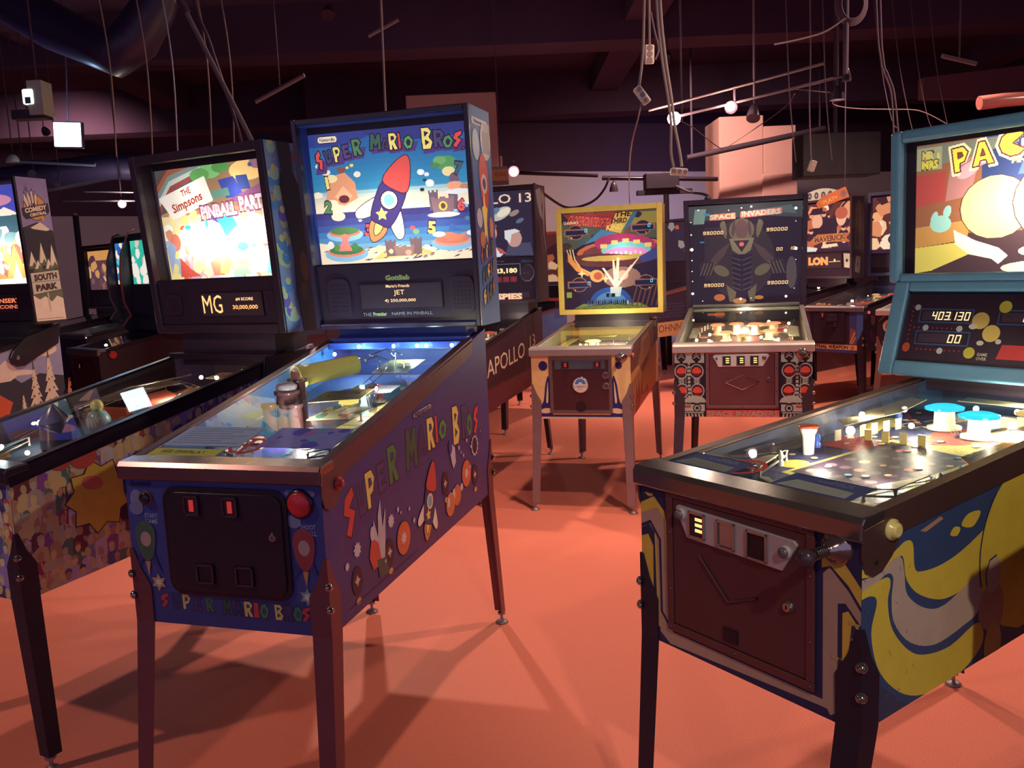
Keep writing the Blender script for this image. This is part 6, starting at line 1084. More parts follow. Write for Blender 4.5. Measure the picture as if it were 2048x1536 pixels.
def c_pf(root, g, P3, a):
    a.rect(-.5, 0, .5, 1, (70, 66, 50)); a.blobs(36, -.45, .05, .45, .95, .03, .09, [(120, 110, 70), (60, 70, 56), (160, 140, 90), (40, 34, 40), (140, 60, 50), (200, 180, 120)], 23, 1.6)
    for i, x in enumerate((-.24, -.07, .1, .26)): bumper(root, P3, x, .58+.02*(i % 2), .040, (240, 170, 120), (240, 200, 150), .06, .8)
    for x, t in ((-.15, .40), (.22, .42), (.0, .3)): bumper(root, P3, x, t, .036, (226, 206, 150), (236, 210, 160), .05, .6)
    flipper(root, P3, -.17, .14, 1); flipper(root, P3, .17, .14, -1); sling(root, P3, -.3, .2, 1); sling(root, P3, .3, .2, -1); posts(root, P3, [(-.42, .4), (.42, .4), (-.4, .55), (.42, .6), (-.3, .75), (.3, .75)]); targets(root, P3, -.42, .62, -.35, .78, 4); targets(root, P3, .38, .3, .42, .42, 4, (240, 120, 90)); pf_bulbs(root, P3, [(-.4, .3, .03), (-.3, .45, .03), (0, .45, .03), (.36, .48, .04), (.15, .35, .03), (.4, .7, .04), (-.25, .7, .04), (.22, .72, .05), (-.44, .15, .02), (.42, .16, .02)], (255, 232, 180), 8, .009)
    plastic(root, P3, [(-.36, .86), (-.2, .86), (-.2, .93), (-.36, .93)], .07, (230, 130, 90)); plastic(root, P3, [(.38, .3), (.47, .3), (.47, .6), (.38, .6)], .04, (150, 150, 110)); plastic(root, P3, [(-.47, .3), (-.4, .3), (-.4, .6), (-.47, .6)], .04, (140, 140, 110))
c_root = machine('C', 'pinball_machine', 'wide black pinball machine with grey and red circle art flanking its coin door', None, (36, 27, 38), (38, 30, 40), c_front, c_side, rail=(150, 140, 130), rail_h=.02, lock=(210, 190, 176), leg=(70, 58, 62), leg_mt=SATIN, bbc=(34, 27, 35),
        glass=c_glass, glass_z=(1.09, 1.725), glass_s=.62, frame=.030, frame_col=(34, 27, 35), hot=[(-.05, 1.16, .10, (1, .8, .5)), (.05, 1.66, .22, (1, .9, .8)), (-.12, 1.65, .15, (1, .9, .8)), (-.02, 1.5, .08, (1, .9, .7))], cell=.0022, inner=(80, 84, 66), pfd=(.07, .10), pf=c_pf, pf_light=[(0, .5, .06, 3.2, (1, .88, .62)), (-.3, .3, .06, 2, (1, .88, .62)), (.3, .3, .06, 2, (1, .88, .62)), (0, .85, .07, 2.2, (1, .88, .62))], flip=None, glossf=1.3, extra=c_extra, gins=.03)
far_digits(c_root, GEO['C'], [(-.264, 1.541, .132, .020, '990000'), (.130, 1.545, .132, .020, '990000'), (-.262, 1.206, .130, .020, '990000'), (.134, 1.210, .130, .020, '990000'), (.190, 1.421, .042, .019, '00'), (.266, 1.423, .042, .019, '10')], (255, 196, 130), 1.6)
# --- G : black machine with space art ----------------------------------------------------
def g_side(a):
    a.rect(0, .5, 1.4, 1.2, (40, 24, 32)); a.poly([(0, .5), (1.4, .56), (1.4, .70), (0, .66)], (84, 36, 48))
    a.text('APOLLO', .52, .810, .74, .105, (214, 190, 166), .0, .07, out=((60, 30, 30), .004)); a.text('13', 1.07, .875, .12, .085, (206, 180, 156), 0, .07); pts = [(.88+.06*math.sin(t), .83+.17*math.cos(t)) for t in [i*.2 for i in range(16)]]; a.line(pts, .003, (150, 110, 90))
    a.text('SHE HOPES IT WORKS', .3, .67, .3, .02, (90, 60, 60), 0, .05)
def g_bbside(a):
    a.rect(0, 0, 1, 1, (44, 30, 38)); a.poly([(.05, .95), (.5, .98), (.75, .9), (.6, .82), (.7, .7), (.4, .74), (.15, .85)], (120, 110, 108)); a.poly([(.7, .98), (.95, .9), (.85, .72), (.8, .55), (.9, .5), (.9, .4), (.7, .6), (.72, .8)], (130, 110, 104)); a.poly([(.3, .72), (.5, .62), (.6, .4), (.75, .30), (.5, .42), (.35, .6)], (80, 60, 60))
def g_glass(a):
    P = a.fp; W_, H_ = a.x1-a.x0, a.y1-a.y0; pu = lambda u, v, ru, rv, c, rot=0: a.ell(*P(u, v), ru*W_, rv*H_, c, rot)
    a.rect(a.x0, a.y0, a.x1, a.y1, (30, 26, 40)); a.text('APOLLO 13', *P(.51, .885), .60, .062, (252, 232, 206), .0, out=((110, 60, 40), .004))
    for u, v, r, c in ((.62, .66, .11, (190, 190, 180)), (.66, .68, .07, (240, 226, 196)), (.55, .7, .06, (90, 120, 150)), (.78, .66, .05, (150, 130, 110)), (.5, .64, .04, (70, 110, 140)), (.4, .7, .05, (220, 180, 150)), (.84, .54, .04, (90, 100, 120))): pu(u, v, r*1.2, r*.8, c, .4)
    a.poly([P(.05, .1), P(.08, .5), P(.22, .56), P(.34, .44), P(.36, .22), P(.55, .16), P(.64, .05), P(.6, .0), P(.05, .0)], (226, 224, 226)); a.poly([P(.66, .02), P(.70, .2), P(.95, .2), P(.98, .0)], (60, 64, 84)); a.poly([P(.2, .5), P(.3, .5), P(.32, .3), P(.24, .2)], (80, 90, 110)); pu(.47, .38, .105, .15, (160, 80, 60)); pu(.47, .36, .10, .14, (236, 160, 120)); a.poly([P(.37, .44), P(.40, .52), P(.52, .54), P(.58, .48), P(.56, .45), P(.46, .485)], (130, 80, 60)); a.poly([P(.42, .365), P(.47, .36), P(.47, .372), P(.42, .378)], (110, 60, 50)); a.poly([P(.50, .36), P(.55, .365), P(.55, .375), P(.50, .372)], (110, 60, 50)); a.poly([P(.46, .27), P(.51, .272), P(.51, .282), P(.46, .28)], (160, 80, 70))
    pu(.77, .27, .085, .13, (200, 150, 130)); a.poly([P(.66, .28), P(.66, .4), P(.78, .42), P(.84, .38), P(.74, .34), P(.72, .2)], (226, 226, 226)); a.poly([P(.55, .16), P(.62, .12), P(.68, .04), P(.60, .05)], (190, 80, 60)); R = random.Random(2)
    for i in range(26): u, v = R.uniform(.05, .6), R.uniform(.02, .2); a.poly([P(u, v), P(u+.05, v+.03), P(u+.01, v+.01)], (80, 80, 100))
def g_disp(a): a.text('123,180', .105, 1.362, .18, .040, (255, 220, 150), .04)
def g_disp2(a): a.text('SPIES', .13, 1.185, .19, .045, (255, 190, 150), .06)
def g_panel(t):
    t.text('SEGA', .27, 1.425, .09, .020, (50, 84, 130), .05); t.ell(.265, 1.345, .052, .060, (150, 146, 140)); t.ell(.262, 1.347, .049, .057, (50, 40, 54)); t.text('ALX', .255, 1.345, .05, .016, (80, 74, 90), .03)
    for i in range(3): t.rect(.03+.055*i, 1.285, .078+.055*i, 1.325, (120, 60, 70)); t.ell(.054+.055*i, 1.305, .015, .014, (170, 60, 60))
    t.line([(.0, 1.41), (.215, 1.41), (.215, 1.335), (.0, 1.335)], .006, (120, 150, 190)); t.text('RETURN TIME', .05, 1.43, .10, .008, (150, 140, 150), .02)
machine('G', 'pinball_machine', 'black pinball machine with an astronaut backglass and large pale lettering along its side', None, (40, 26, 34), (40, 24, 32), None, g_side, rail=(34, 26, 32), rail_h=.03, lock=(50, 40, 44), leg=(34, 26, 34), bbc=(38, 28, 36), bbside=g_bbside,
        glass=g_glass, glass_z=(1.462, 1.91), glass_s=.85, frame=.026, disp=[(-.20, 1.335, .205, 1.395, g_disp, 1.3), (.0, 1.155, .28, 1.215, g_disp2, 1.1)], hot=[], inner=(40, 36, 44), pf=generic_pf([(60, 50, 70), (200, 190, 180), (180, 80, 60), (60, 90, 140)], 9), pf_light=[(0, .6, .1, 1.0, (1, .9, .7)), (.3, .9, .1, 1.0, (1, .9, .7))], flip=None, panel_art=g_panel, detail=1)

# --- J : machine with the yellow title strip on its front --------------------------------
def j_front(a):
    a.rect(-.29, .5, .29, .92, (48, 58, 116)); a.rect(-.215, .60, .16, .885, (36, 26, 36)); a.poly([(-.28, .553), (.235, .548), (.235, .592), (-.28, .592)], (226, 176, 96)); a.text('LETHAL WEAPON', -.02, .571, .34, .030, (70, 34, 56), .05, ital=.15); a.ell(.19, .571, .02, .016, (214, 90, 60)); a.poly([(.16, .6), (.22, .60), (.22, .72), (.17, .74)], (130, 70, 60)); a.line([(.17, .61), (.21, .70)], .01, (214, 150, 110)); a.line([(.18, .60), (.22, .66)], .006, (206, 180, 150)); a.rect(.225, .6, .29, .9, (56, 84, 150)); a.ell(-.245, .83, .03, .034, (110, 50, 60)); a.ell(-.245, .83, .024, .028, (60, 26, 40))
def movie_glass(seed, hot=(250, 170, 110)):
    def fn(a):
        P = a.fp; W_, H_ = a.x1-a.x0, a.y1-a.y0; pu = lambda u, v, ru, rv, c, rot=0: a.ell(*P(u, v), ru*W_, rv*H_, c, rot)
        a.rect(a.x0, a.y0, a.x1, a.y1, (90, 46, 36)); a.blobs(26, a.x0, a.y0, a.x1, a.y1, .04, .11, [hot, (250, 200, 150), (190, 100, 60), (60, 30, 34), (252, 226, 190), (226, 140, 90)], seed, 1.2)
        R = random.Random(seed)
        for i in range(7):
            u, v = R.uniform(.15, .85), R.uniform(.15, .8); pu(u, v-.09, .10, .10, R.choice([(50, 30, 40), (70, 36, 40), (46, 34, 50)])); pu(u, v+.02, .045, .05, (236, 170, 130)); pu(u, v+.055, .05, .03, (60, 34, 36))
        a.rect(a.x0, a.y0, a.x1, P(0, .07)[1], (50, 30, 40))
    return fn
def j_disp(a): a.ell(.10, 1.30, .02, .03, (255, 170, 90)); a.text('8', .0, 1.30, .05, .06, (255, 180, 110), .04)
def j_extra(root, g):
    d = coin_door(root, g, -.19, .600, .13, .885, (38, 28, 36), (28, 22, 28), GLOSSP, .02, None, [(-.085, .850, .04, .05, 'red')], None)
    b = B((46, 38, 44)).box(.0, -.05, .75, .05, -.012, .80); b.box(-.005, -.075, .80, .055, -.012, .86); b.tube([(-.02, -.03, .84), (-.035, -.045, .81), (-.03, -.045, .77), (0, -.04, .755)], .005, 6); b.build('pistol_grip_launcher', ('plastic', .15), root, .006)
    B((236, 90, 80)).lathe([(.014, 0), (.011, .012)], (g['W']/2+.004, .08, .87), 12, (1, 0, 0)).build('flipper_button', ('glow', .8), root)
machine('J', 'pinball_machine', 'dark blue pinball machine with a yellow title strip low on its front', None, (44, 50, 96), (40, 30, 48), j_front, lambda a: (a.rect(0, .5, 1.4, 1.2, (40, 28, 40)), a.blobs(10, .05, .55, .5, .8, .02, .06, [(70, 40, 46), (56, 36, 60), (110, 60, 50)], 2)), rail=(40, 30, 36), rail_h=.02, lock=(120, 110, 112), leg=(30, 22, 30), bbc=(54, 58, 92),
        glass=movie_glass(41), glass_z=(1.36, 1.90), glass_s=.95, frame=.03, frame_col=(54, 58, 92), disp=[(-.32, 1.22, .32, 1.345, j_disp, 1.2)], hot=[], inner=(50, 44, 50), pf=generic_pf([(70, 60, 50), (200, 170, 120), (200, 80, 70), (60, 90, 150)], 19), pf_light=[(0, .25, .1, 1.0, (1, .85, .7)), (0, .75, .1, .6, (1, .9, .7))], flip=None, extra=j_extra, detail=1)

# --- K : card-themed machine behind it ---------------------------------------------------
def k_glass(a):
    P = a.fp; movie_glass(52, (240, 150, 100))(a)
    a.ell(*P(.30, .62), .07, .09, (236, 170, 130)); a.poly([P(.12, .78), P(.16, .82), P(.2, .90), P(.4, .92), P(.42, .82), P(.5, .80), P(.3, .77)], (44, 26, 34)); a.poly([P(.2, .5), P(.35, .5), P(.5, .68), P(.7, .66), P(.7, .25), P(.25, .25)], (40, 26, 36)); a.ell(*P(.78, .70), .065, .09, (240, 180, 140)); a.ell(*P(.78, .77), .08, .06, (190, 90, 60)); a.poly([P(.12, .2), P(.3, .36), P(.95, .36), P(.88, .26), P(.96, .18), P(.4, .2), P(.2, .12)], (196, 100, 50)); a.text('MAVERICK', *P(.55, .27), .40, .060, (120, 56, 36), .05, rot=.05, out=((240, 170, 90), .006)); a.poly([P(.4, .14), P(.7, .16), P(.72, .10), P(.45, .08)], (240, 220, 170))
    for i in range(4): a.poly([P(.02+.06*i, .02), P(.08+.06*i, .12-.01*i), P(.16+.05*i, .10-.01*i), P(.12+.05*i, .0)], (226, 220, 206))
def k_disp(a): a.text('LON', -.085, 1.305, .26, .085, (255, 150, 80), .08); a.line([(.06, 1.295), (.20, 1.30)], .008, (255, 170, 100)); a.ell(.13, 1.31, .012, .015, (255, 200, 140))
def k_panel(t): t.poly([(.245, 1.24), (.31, 1.23), (.325, 1.37), (.235, 1.375)], (206, 200, 180)); t.star(.278, 1.305, .022, (50, 36, 46), 4, .6)
def k_extra(root, g):
    b = B((170, 176, 160)); W_ = .30
    P_ = [(-.30, 1.917), (.14, 1.917), (.14, 1.975)]+[(.12-.42*i/8, 1.985+.045*math.sin(PI*(i+.5)/9)) for i in range(9)]+[(-.30, 1.96)]
    b.prism(P_, 'y', g['y0']+.05, g['y0']+.07); a = Art(P_, (170, 176, 160)); [a.ell(-.25+.09*i, 1.965, .028, .034, (70, 50, 60)) for i in range(5)]; [a.ell(-.25+.09*i, 1.965, .010, .014, (150, 150, 140)) for i in range(5)]
    b.art(a, lambda x, z, l: (x, g['y0']+.05-l, z)); b.build('card_fan_topper', PAINT, root)
def k_bbside(a): a.rect(0, 0, 1, 1, (54, 40, 46)); a.poly([(.2, .35), (.3, .9), (.5, .97), (.75, .9), (.7, .35)], (84, 66, 66)); a.poly([(.35, .4), (.42, .8), (.5, .8), (.5, .4)], (50, 36, 44)); a.poly([(.2, .08), (.6, .06), (.7, .26), (.3, .28)], (120, 112, 104)); a.star(.45, .17, .07, (60, 40, 50), 4, .5)
k_root = machine('K', 'pinball_machine', 'dark pinball machine with playing-card fan topper and a western movie backglass', None, (50, 36, 40), (40, 28, 36), None, None, rail=(36, 26, 32), rail_h=.03, lock=(120, 110, 112), leg=(30, 22, 30), bbc=(44, 32, 40), bbside=k_bbside,
        glass=k_glass, glass_z=(1.40, 1.88), glass_s=1.0, frame=.025, disp=[(-.25, 1.235, .215, 1.375, k_disp, 1.3)], hot=[], inner=(50, 44, 50), pf=generic_pf([(90, 60, 50), (200, 170, 120), (180, 80, 60), (200, 190, 150)], 29), pf_light=[(.2, .85, .12, 2.2, (1, .75, .5)), (0, .4, .1, .8, (1, .85, .7))], flip=None, panel_art=k_panel, extra=k_extra, detail=1)

# --- L : machine behind the right-hand one ----------------------------------------------
def l_front(a):
    a.rect(-.29, .5, .29, .93, (40, 28, 38)); a.line([(-.27, .84), (-.22, .89)], .008, (120, 100, 100)); a.ell(-.19, .80, .05, .052, (206, 180, 160)); a.ell(-.185, .795, .038, .04, (190, 56, 46)); a.star(-.19, .67, .06, (196, 54, 44), 9, .6); a.star(-.2, .59, .04, (206, 196, 180), 7, .5); a.rect(-.1, .6, .12, .86, (90, 56, 54))
machine('L', 'pinball_machine', 'dark pinball machine with a large red start disc, half hidden behind the blue display box', None, (40, 28, 38), (40, 28, 38), l_front, None, rail=(200, 190, 184), rail_h=.02, lock=(232, 214, 205), leg=(150, 110, 100), leg_mt=SATIN, bbc=(44, 32, 44), glass=movie_glass(61), glass_z=(1.4, 1.86), glass_s=.8, frame=.026, disp=None, inner=(50, 44, 50),
        pf=generic_pf([(90, 60, 50), (200, 170, 120), (180, 80, 60), (200, 190, 150)], 39), pf_light=[(0, .5, .1, .8, (1, .85, .7))], flip=None, detail=1)

# --- N : machine with tan title band, S : striped machine -------------------------------
def n_side(a):
    a.rect(0, .5, 1.4, 1.2, (44, 36, 54)); a.poly([(0, .5), (1.32, .53), (1.32, .70), (0, .68)], (196, 140, 90)); a.text('JOHNNY', .86, .61, .50, .11, (90, 56, 50), .0, .02, out=None)
    for i in range(5): a.text('DATA STREAM UPLOAD', .6+.05*(i % 2), .75+.035*i, .9, .018, (84, 84, 110), 0)
machine('N', 'pinball_machine', 'distant pinball machine with a tan lettered band along its dark side', None, (44, 36, 54), (44, 36, 54), None, n_side, rail=(160, 100, 90), rail_h=.04, lock=(60, 46, 50), leg=(34, 26, 34), bbc=(36, 28, 38), glass=lambda a: (a.rect(a.x0, a.y0, a.x1, a.y1, (50, 38, 46)), a.blobs(16, a.x0, a.y0, a.x1, a.y1, .03, .08, [(70, 50, 60), (206, 90, 50), (150, 140, 130), (50, 40, 56)], 5, 1)), glass_z=(1.36, 1.82), glass_s=.8, frame=.03, inner=(50, 70, 60),
        pf=generic_pf([(60, 90, 70), (130, 150, 120), (160, 80, 60), (90, 100, 90)], 49), pf_light=[(0, .5, .1, .6, (1, .95, .8))], flip=None, detail=1)
def s_bbside(a):
    a.rect(0, 0, 1, 1, (214, 196, 188)); a.rect(0, 0, 1, .07, (190, 60, 50)); a.rect(0, .93, 1, 1, (190, 60, 50)); a.rect(0, 0, .14, 1, (196, 70, 56)); a.star(.5, .82, .18, (50, 60, 120), 5, .45)
machine('S', 'pinball_machine', 'white and red striped pinball machine with blue cabinet, mostly hidden behind the yellow-framed one', None, (50, 70, 120), (56, 84, 140), lambda a: (a.rect(-.3, .5, .3, .93, (50, 70, 120)), a.rect(.2, .5, .3, .93, (206, 180, 170)), a.rect(.18, .5, .2, .93, (190, 70, 56))), None, rail=(130, 80, 80), rail_h=.02, lock=(120, 90, 90), leg=(34, 26, 34), bbc=(206, 186, 180), bbside=s_bbside,
        glass=movie_glass(71, (150, 120, 140)), glass_z=(1.2, 1.66), glass_s=.5, frame=.03, frame_col=(196, 80, 66), inner=(50, 44, 50), pf=generic_pf([(90, 60, 50), (120, 170, 180), (180, 80, 60), (200, 190, 150)], 59), pf_light=[], flip=None, detail=1)

# --- H, I, P : row at the far left -------------------------------------------------------
def curved_head(root, g, edge, glassfn, gs=1.0):
    y0, W = g['y0'], .345; BT = g['BT']; ym = min(y0, g['L'])
    prof = [(y0+.02, 1.12), (y0-.03, 1.24), (y0-.04, 1.42), (y0-.02, 1.62), (y0+.06, BT-.02), (y0+.12, BT), (y0+.30, BT), (y0+.36, 1.6), (y0+.34, 1.12), (y0+.24, .93), (y0+.02, .96), (y0-.06, 1.03), (y0-.02, 1.08)]
    for s in (-1, 1):
        x0, x1 = sorted((s*W, s*(W-.02))); b = B((36, 27, 36)).prism(prof, 'x', x0, x1); o = b.build('head_side', GLOSSP, root)
        e = [Vector(((x0+x1)/2, p[0]-.004, p[1])) for p in [(y0-.055, 1.03), (y0-.02, 1.08), (y0+.02, 1.12), (y0-.03, 1.24), (y0-.04, 1.42), (y0-.02, 1.62), (y0+.06, BT-.02), (y0+.12, BT)]]
        B(edge).tube(e, .011, 8).build('edge_trim', PAINT, o)
    b = B((30, 22, 30)).box(-W+.02, y0+.06, 1.0, W-.02, y0+.33, BT-.03); b.build('backbox', PAINT, root)
    a = Art([(-W+.05, 1.38), (W-.05, 1.38), (W-.05, BT-.09), (-W+.05, BT-.09)], (60, 160, 190)); glassfn(a); print_sheet('backglass', a, lambda x, z, l: (x, y0+.045-l, z), .004, ('backlit', gs), root)
    B((34, 28, 36)).box(-W+.02, y0+.035, 1.14, W-.02, y0+.058, 1.37).build('speaker_panel', GLOSSP, root)
def h_glass(a): a.rect(a.x0, a.y0, a.x1, a.y1, (40, 190, 160)); a.blobs(26, a.x0, a.y0, a.x1, a.y1, .03, .08, [(60, 210, 180), (250, 236, 226), (30, 150, 160), (120, 200, 150), (240, 200, 180), (250, 240, 230)], 8); a.blobs(8, a.x0, a.y0, a.x1, a.y0+.2, .05, .09, [(250, 240, 226), (252, 226, 214)], 9)
def i_glass(a): a.rect(a.x0, a.y0, a.x1, a.y1, (40, 120, 180)); a.blobs(22, a.x0, a.y0, a.x1, a.y1, .03, .09, [(30, 90, 170), (250, 240, 230), (90, 200, 190), (50, 140, 200), (250, 236, 220)], 18)
def p_glass(a): a.rect(a.x0, a.y0, a.x1, a.y1, (90, 60, 66)); a.rect(a.x0, a.y1-.1, a.x1, a.y1, (230, 160, 80)); a.blobs(30, a.x0, a.y0, a.x1, a.y1-.08, .03, .09, [(120, 90, 96), (230, 160, 90), (150, 100, 80), (80, 50, 60), (240, 190, 130), (100, 70, 80)], 28)
def h_extra(root, g):
    curved_head(root, g, (150, 62, 44), h_glass, .9); coin_door(root, g, -.19, .57, .17, .82, (60, 26, 32), (44, 24, 30), GLOSSP, 0, None, [(-.06, .80-.03, .04, .05, 'red')], None, False)
    b = B((220, 74, 50)).lathe([(.030, .002), (.030, .016), (.02, .022)], (g['W']/2-.0, .10, .86), 16, (1, 0, 0)); b.build('round_button', GLOSSP, root)
H_kw = dict(rail=(44, 34, 42), rail_h=.02, lock=(120, 110, 120), leg=(30, 22, 30), head='custom', frame=0, inner=(44, 40, 50), flip=None, detail=1)
machine('H', 'arcade_pinball_machine', 'dark pinball machine with a green backglass in a curved orange-edged head', None, (70, 34, 40), (40, 28, 36), None, None, pf=generic_pf([(50, 70, 140), (200, 190, 180), (226, 80, 60), (60, 110, 160)], 69, (50, 60, 110)), pf_light=[(0, .3, .1, .5, (.6, .8, 1))], extra=h_extra, **H_kw)
machine('I', 'arcade_pinball_machine', 'dark curved-head pinball machine with a blue and white backglass, second in the far left row', None, (50, 40, 60), (40, 28, 36), None, None, pf=generic_pf([(50, 70, 140), (200, 190, 180), (226, 80, 60), (60, 160, 160)], 79), pf_light=[(0, .8, .1, .8, (.8, 1, .9))], extra=lambda r, g: curved_head(r, g, (70, 46, 50), i_glass, .9), **H_kw)
machine('P', 'pinball_machine', 'small distant pinball machine with a brown and orange battle backglass beside the black pole', None, (44, 34, 44), (44, 34, 44), None, None, rail=(60, 50, 56), lock=(120, 110, 112), leg=(30, 22, 30), bbc=(36, 28, 38), glass=p_glass, glass_z=(1.33, 1.74), glass_s=.75, frame=.03, inner=(44, 40, 50), pf=generic_pf([(60, 90, 70), (130, 190, 150), (226, 80, 60), (200, 190, 150)], 89), pf_light=[(0, .7, .1, .9, (1, 1, .9))], flip=None, detail=1)
# --- Q : machine cut by the right edge ---------------------------------------------------
machine('Q', 'pinball_machine', 'black pinball machine at the right edge, only a black leg with two bolts showing', None, (36, 27, 36), (36, 27, 36), None, None, rail=(60, 50, 56), lock=(150, 140, 140), leg=(30, 22, 30), leg_mt=('metal', .45), bbc=(36, 28, 38), glass=movie_glass(91), glass_z=(1.36, 1.82), glass_s=.8, frame=.03, inner=(44, 40, 50), pf=generic_pf([(60, 90, 70), (130, 190, 150), (226, 80, 60), (200, 190, 150)], 99), pf_light=[], flip=None)

# =====================================================================================
# things hanging from the ceiling
# =====================================================================================
GREYC = (150, 136, 130); ZC = 3.9
def cable(label, pts, r=.004, col=(110, 92, 92), group=None, name='hanging_cable', wav=.0):
    Q_ = []
    for i in range(len(pts)-1):
        for j in range(6):
            t = j/6; a_, b_ = pts[max(i-1, 0)], pts[min(i+2, len(pts)-1)]; p, q = pts[i], pts[i+1]
            Q_.append(tuple(.5*((2*p[k])+(-a_[k]+q[k])*t+(2*a_[k]-5*p[k]+4*q[k]-b_[k])*t*t+(-a_[k]+3*p[k]-3*q[k]+b_[k])*t**3) for k in range(3)))
    Q_.append(pts[-1]); return tag(B(col).tube(Q_, r, 6).build(name, RUBBER), label, 'cable', group)
# vertical cords at the left
gname = 'thin cords hanging from the dark ceiling at the left'
for lb, x, zb_, top in (('thin cord hanging above the square floodlight', -2.39, None, 0),
    ('thin cord, left one of the two ending over the left machine crowd backbox', -1.93, 2.09, 0), ('thin bluish cord, second from the left over the crowd-printed machine', -1.79, 2.10, 0),
    ('thin cord, third from the left over the crowd-printed machine', -1.60, 2.11, 0), ('thin cord crossing behind the slanting pole over the crowd-printed machine', -1.475, 2.12, 0), ('short dim cord left of the crowd-printed machine', -2.13, 2.09, 0)):
    if zb_ is None: continue
    col = (150, 150, 170) if 'bluish' in lb else (130, 106, 96)
    cable(lb, [(x-.06, 5.0, ZC), (x-.03, 5.0, 3.2), (x+.015, 5.0, 2.6), (x, 5.0, zb_)], .004, col, gname)
cable('grey cord hanging behind the blue machine backbox', [(-.52, 4.3, ZC), (-.525, 4.3, 3.0), (-.535, 4.3, 2.5), (-.545, 4.3, 1.98)], .006, (150, 130, 120))
b = B((110, 92, 90)); b.tube([(-1.52, 4.0, 2.86), (-1.34, 4.0, 2.55), (-1.085, 4.0, 1.96)], .010, 10); b.k((200, 176, 160)).tube([(-1.44, 4.0, 2.78), (-1.365, 4.0, 2.60)], .022, 8); b.k((60, 44, 52)).tube([(-1.365, 4.0, 2.60), (-1.335, 4.0, 2.545)], .016, 10); b.k((90, 76, 80)).tube([(-1.52, 4.0, 2.86), (-1.6, 4.02, 3.9)], .006, 8)
tag(b.build('slanting_pole', RUBBER), 'grey pole slanting down over the crowd-printed machine, pale block at its top', 'pole')
cable('dark cord slanting beside the grey slanting pole', [(-1.42, 4.2, 3.9), (-1.37, 4.2, 2.75), (-1.31, 4.2, 2.46), (-1.22, 4.2, 2.1), (-1.20, 4.2, 1.98)], .008, (64, 48, 58))
# white socket strips on cables in the middle
def socket(label, loc, size, rot, col=(226, 206, 186)):
    r = thing('power_socket', label, 'power socket', loc); r.rotation_euler = rot; x, y, z = size
    B(col).box(-x/2, -y/2, -z/2, x/2, y/2, z/2).build('housing', GLOSSP, r, .005)
    b = B((150, 126, 116)); n = 3
    for i in range(n):
        zz = (i-(n-1)/2)*z/n if z >= x else 0; xx = 0 if z >= x else (i-(n-1)/2)*x/n
        b.lathe([(min(x, z)*.32, 0), (min(x, z)*.30, .001), (min(x, z)*.26, -.006+.0065)], (xx, -y/2-.001, zz), 12, (0, -1, 0))
    b.build('outlet', GLOSSP, r); return r
cable('pale cable down to the upper socket strip in the middle', [(.60, 3.6, ZC), (.60, 3.6, 2.7), (.60, 3.6, 2.40), (.598, 3.6, 2.235)], .005, (130, 112, 106)); cable('thin loop of cable beside the upper socket strip', [(.605, 3.6, 2.36), (.62, 3.6, 2.28), (.634, 3.6, 2.22), (.62, 3.6, 2.18)], .004, (90, 74, 78))
socket('white socket strip hanging upright, highest of those in the middle', (.596, 3.6, 2.20), (.036, .03, .07), (0, .03, 0))
cable('pale cable down to the slanting socket left of the bright lamp', [(.575, 3.5, ZC), (.572, 3.5, 2.7), (.56, 3.5, 2.27), (.55, 3.5, 2.14), (.535, 3.5, 2.05)], .0055, (150, 132, 122)); cable('thin pale cable from the slanting socket down behind the yellow-framed machine', [(.545, 3.5, 2.0), (.53, 3.5, 1.94), (.53, 3.7, 1.86), (.66, 4.7, 1.84), (.84, 6.0, 1.82), (.86, 6.12, 1.764)], .0035, (150, 130, 124))
socket('white socket hanging at a slant left of the bright lamp', (.548, 3.5, 2.028), (.032, .03, .075), (0, -.62, 0))
for dx, lb in ((-.006, 'left strand of the thick pale cable pair in the middle'), (.007, 'right strand of the thick pale cable pair in the middle')): cable(lb, [(.585+dx, 3.4, ZC), (.59+dx, 3.4, 2.8), (.60+dx, 3.4, 2.35), (.615+dx, 3.4, 2.15), (.635+dx, 3.4, 2.0), (.645+dx, 3.4, 1.9), (.652+dx*2.5, 3.4, 1.80), (.66+dx*2.4, 3.4, 1.745)], .0055, (170, 150, 136))
socket('cream socket block at the end of the thick pale cable pair', (.665, 3.4, 1.725), (.062, .04, .026), (0, .12, 0))
# lamps ---------------------------------------------------------------------------------
def lamp(label, loc, aim=None, r=.045, glow=8, col=(255, 236, 214), shade=(34, 26, 32), power=0, h=.09, cord=True, group=None, disc=False, top=None):
    t = thing('ceiling_lamp', label, 'lamp', loc, 0, group); d = (Vector(aim)-Vector(loc)).normalized() if aim else Vector((0, 0, -1))
    B(shade).lathe([(r, 0), (r*.96, -h*.25), (r*.62, -h*.75), (r*.3, -h), (.0001, -h*1.02)][:: 1], (0, 0, 0), 18, d).build('lamp_shade', GLOSSP, t)
    c = d*(-.008); B(col).ball((0, 0, 0), r*1.1, 12).build('bulb', ('glow', glow), t) if glow > 50 else B(col).lathe([(.0001, -.002), (r*.9, -.002), (r*.9, .001), (.0001, .006)], tuple(c), 18, d).build('bulb', ('glow', glow), t)
    if cord: 
        e = -d*h; tz = (top or ZC)-loc[2]; B((50, 38, 46)).tube([tuple(e), (e[0], e[1], e[2]+.04), (e[0], e[1], tz)], .005, 6).build('lamp_stem', RUBBER, t)
    if power: light('POINT', 'lamp_light', (d[0]*.06, d[1]*.06, d[2]*.06), power, WARM, t, r*.6)
    return t
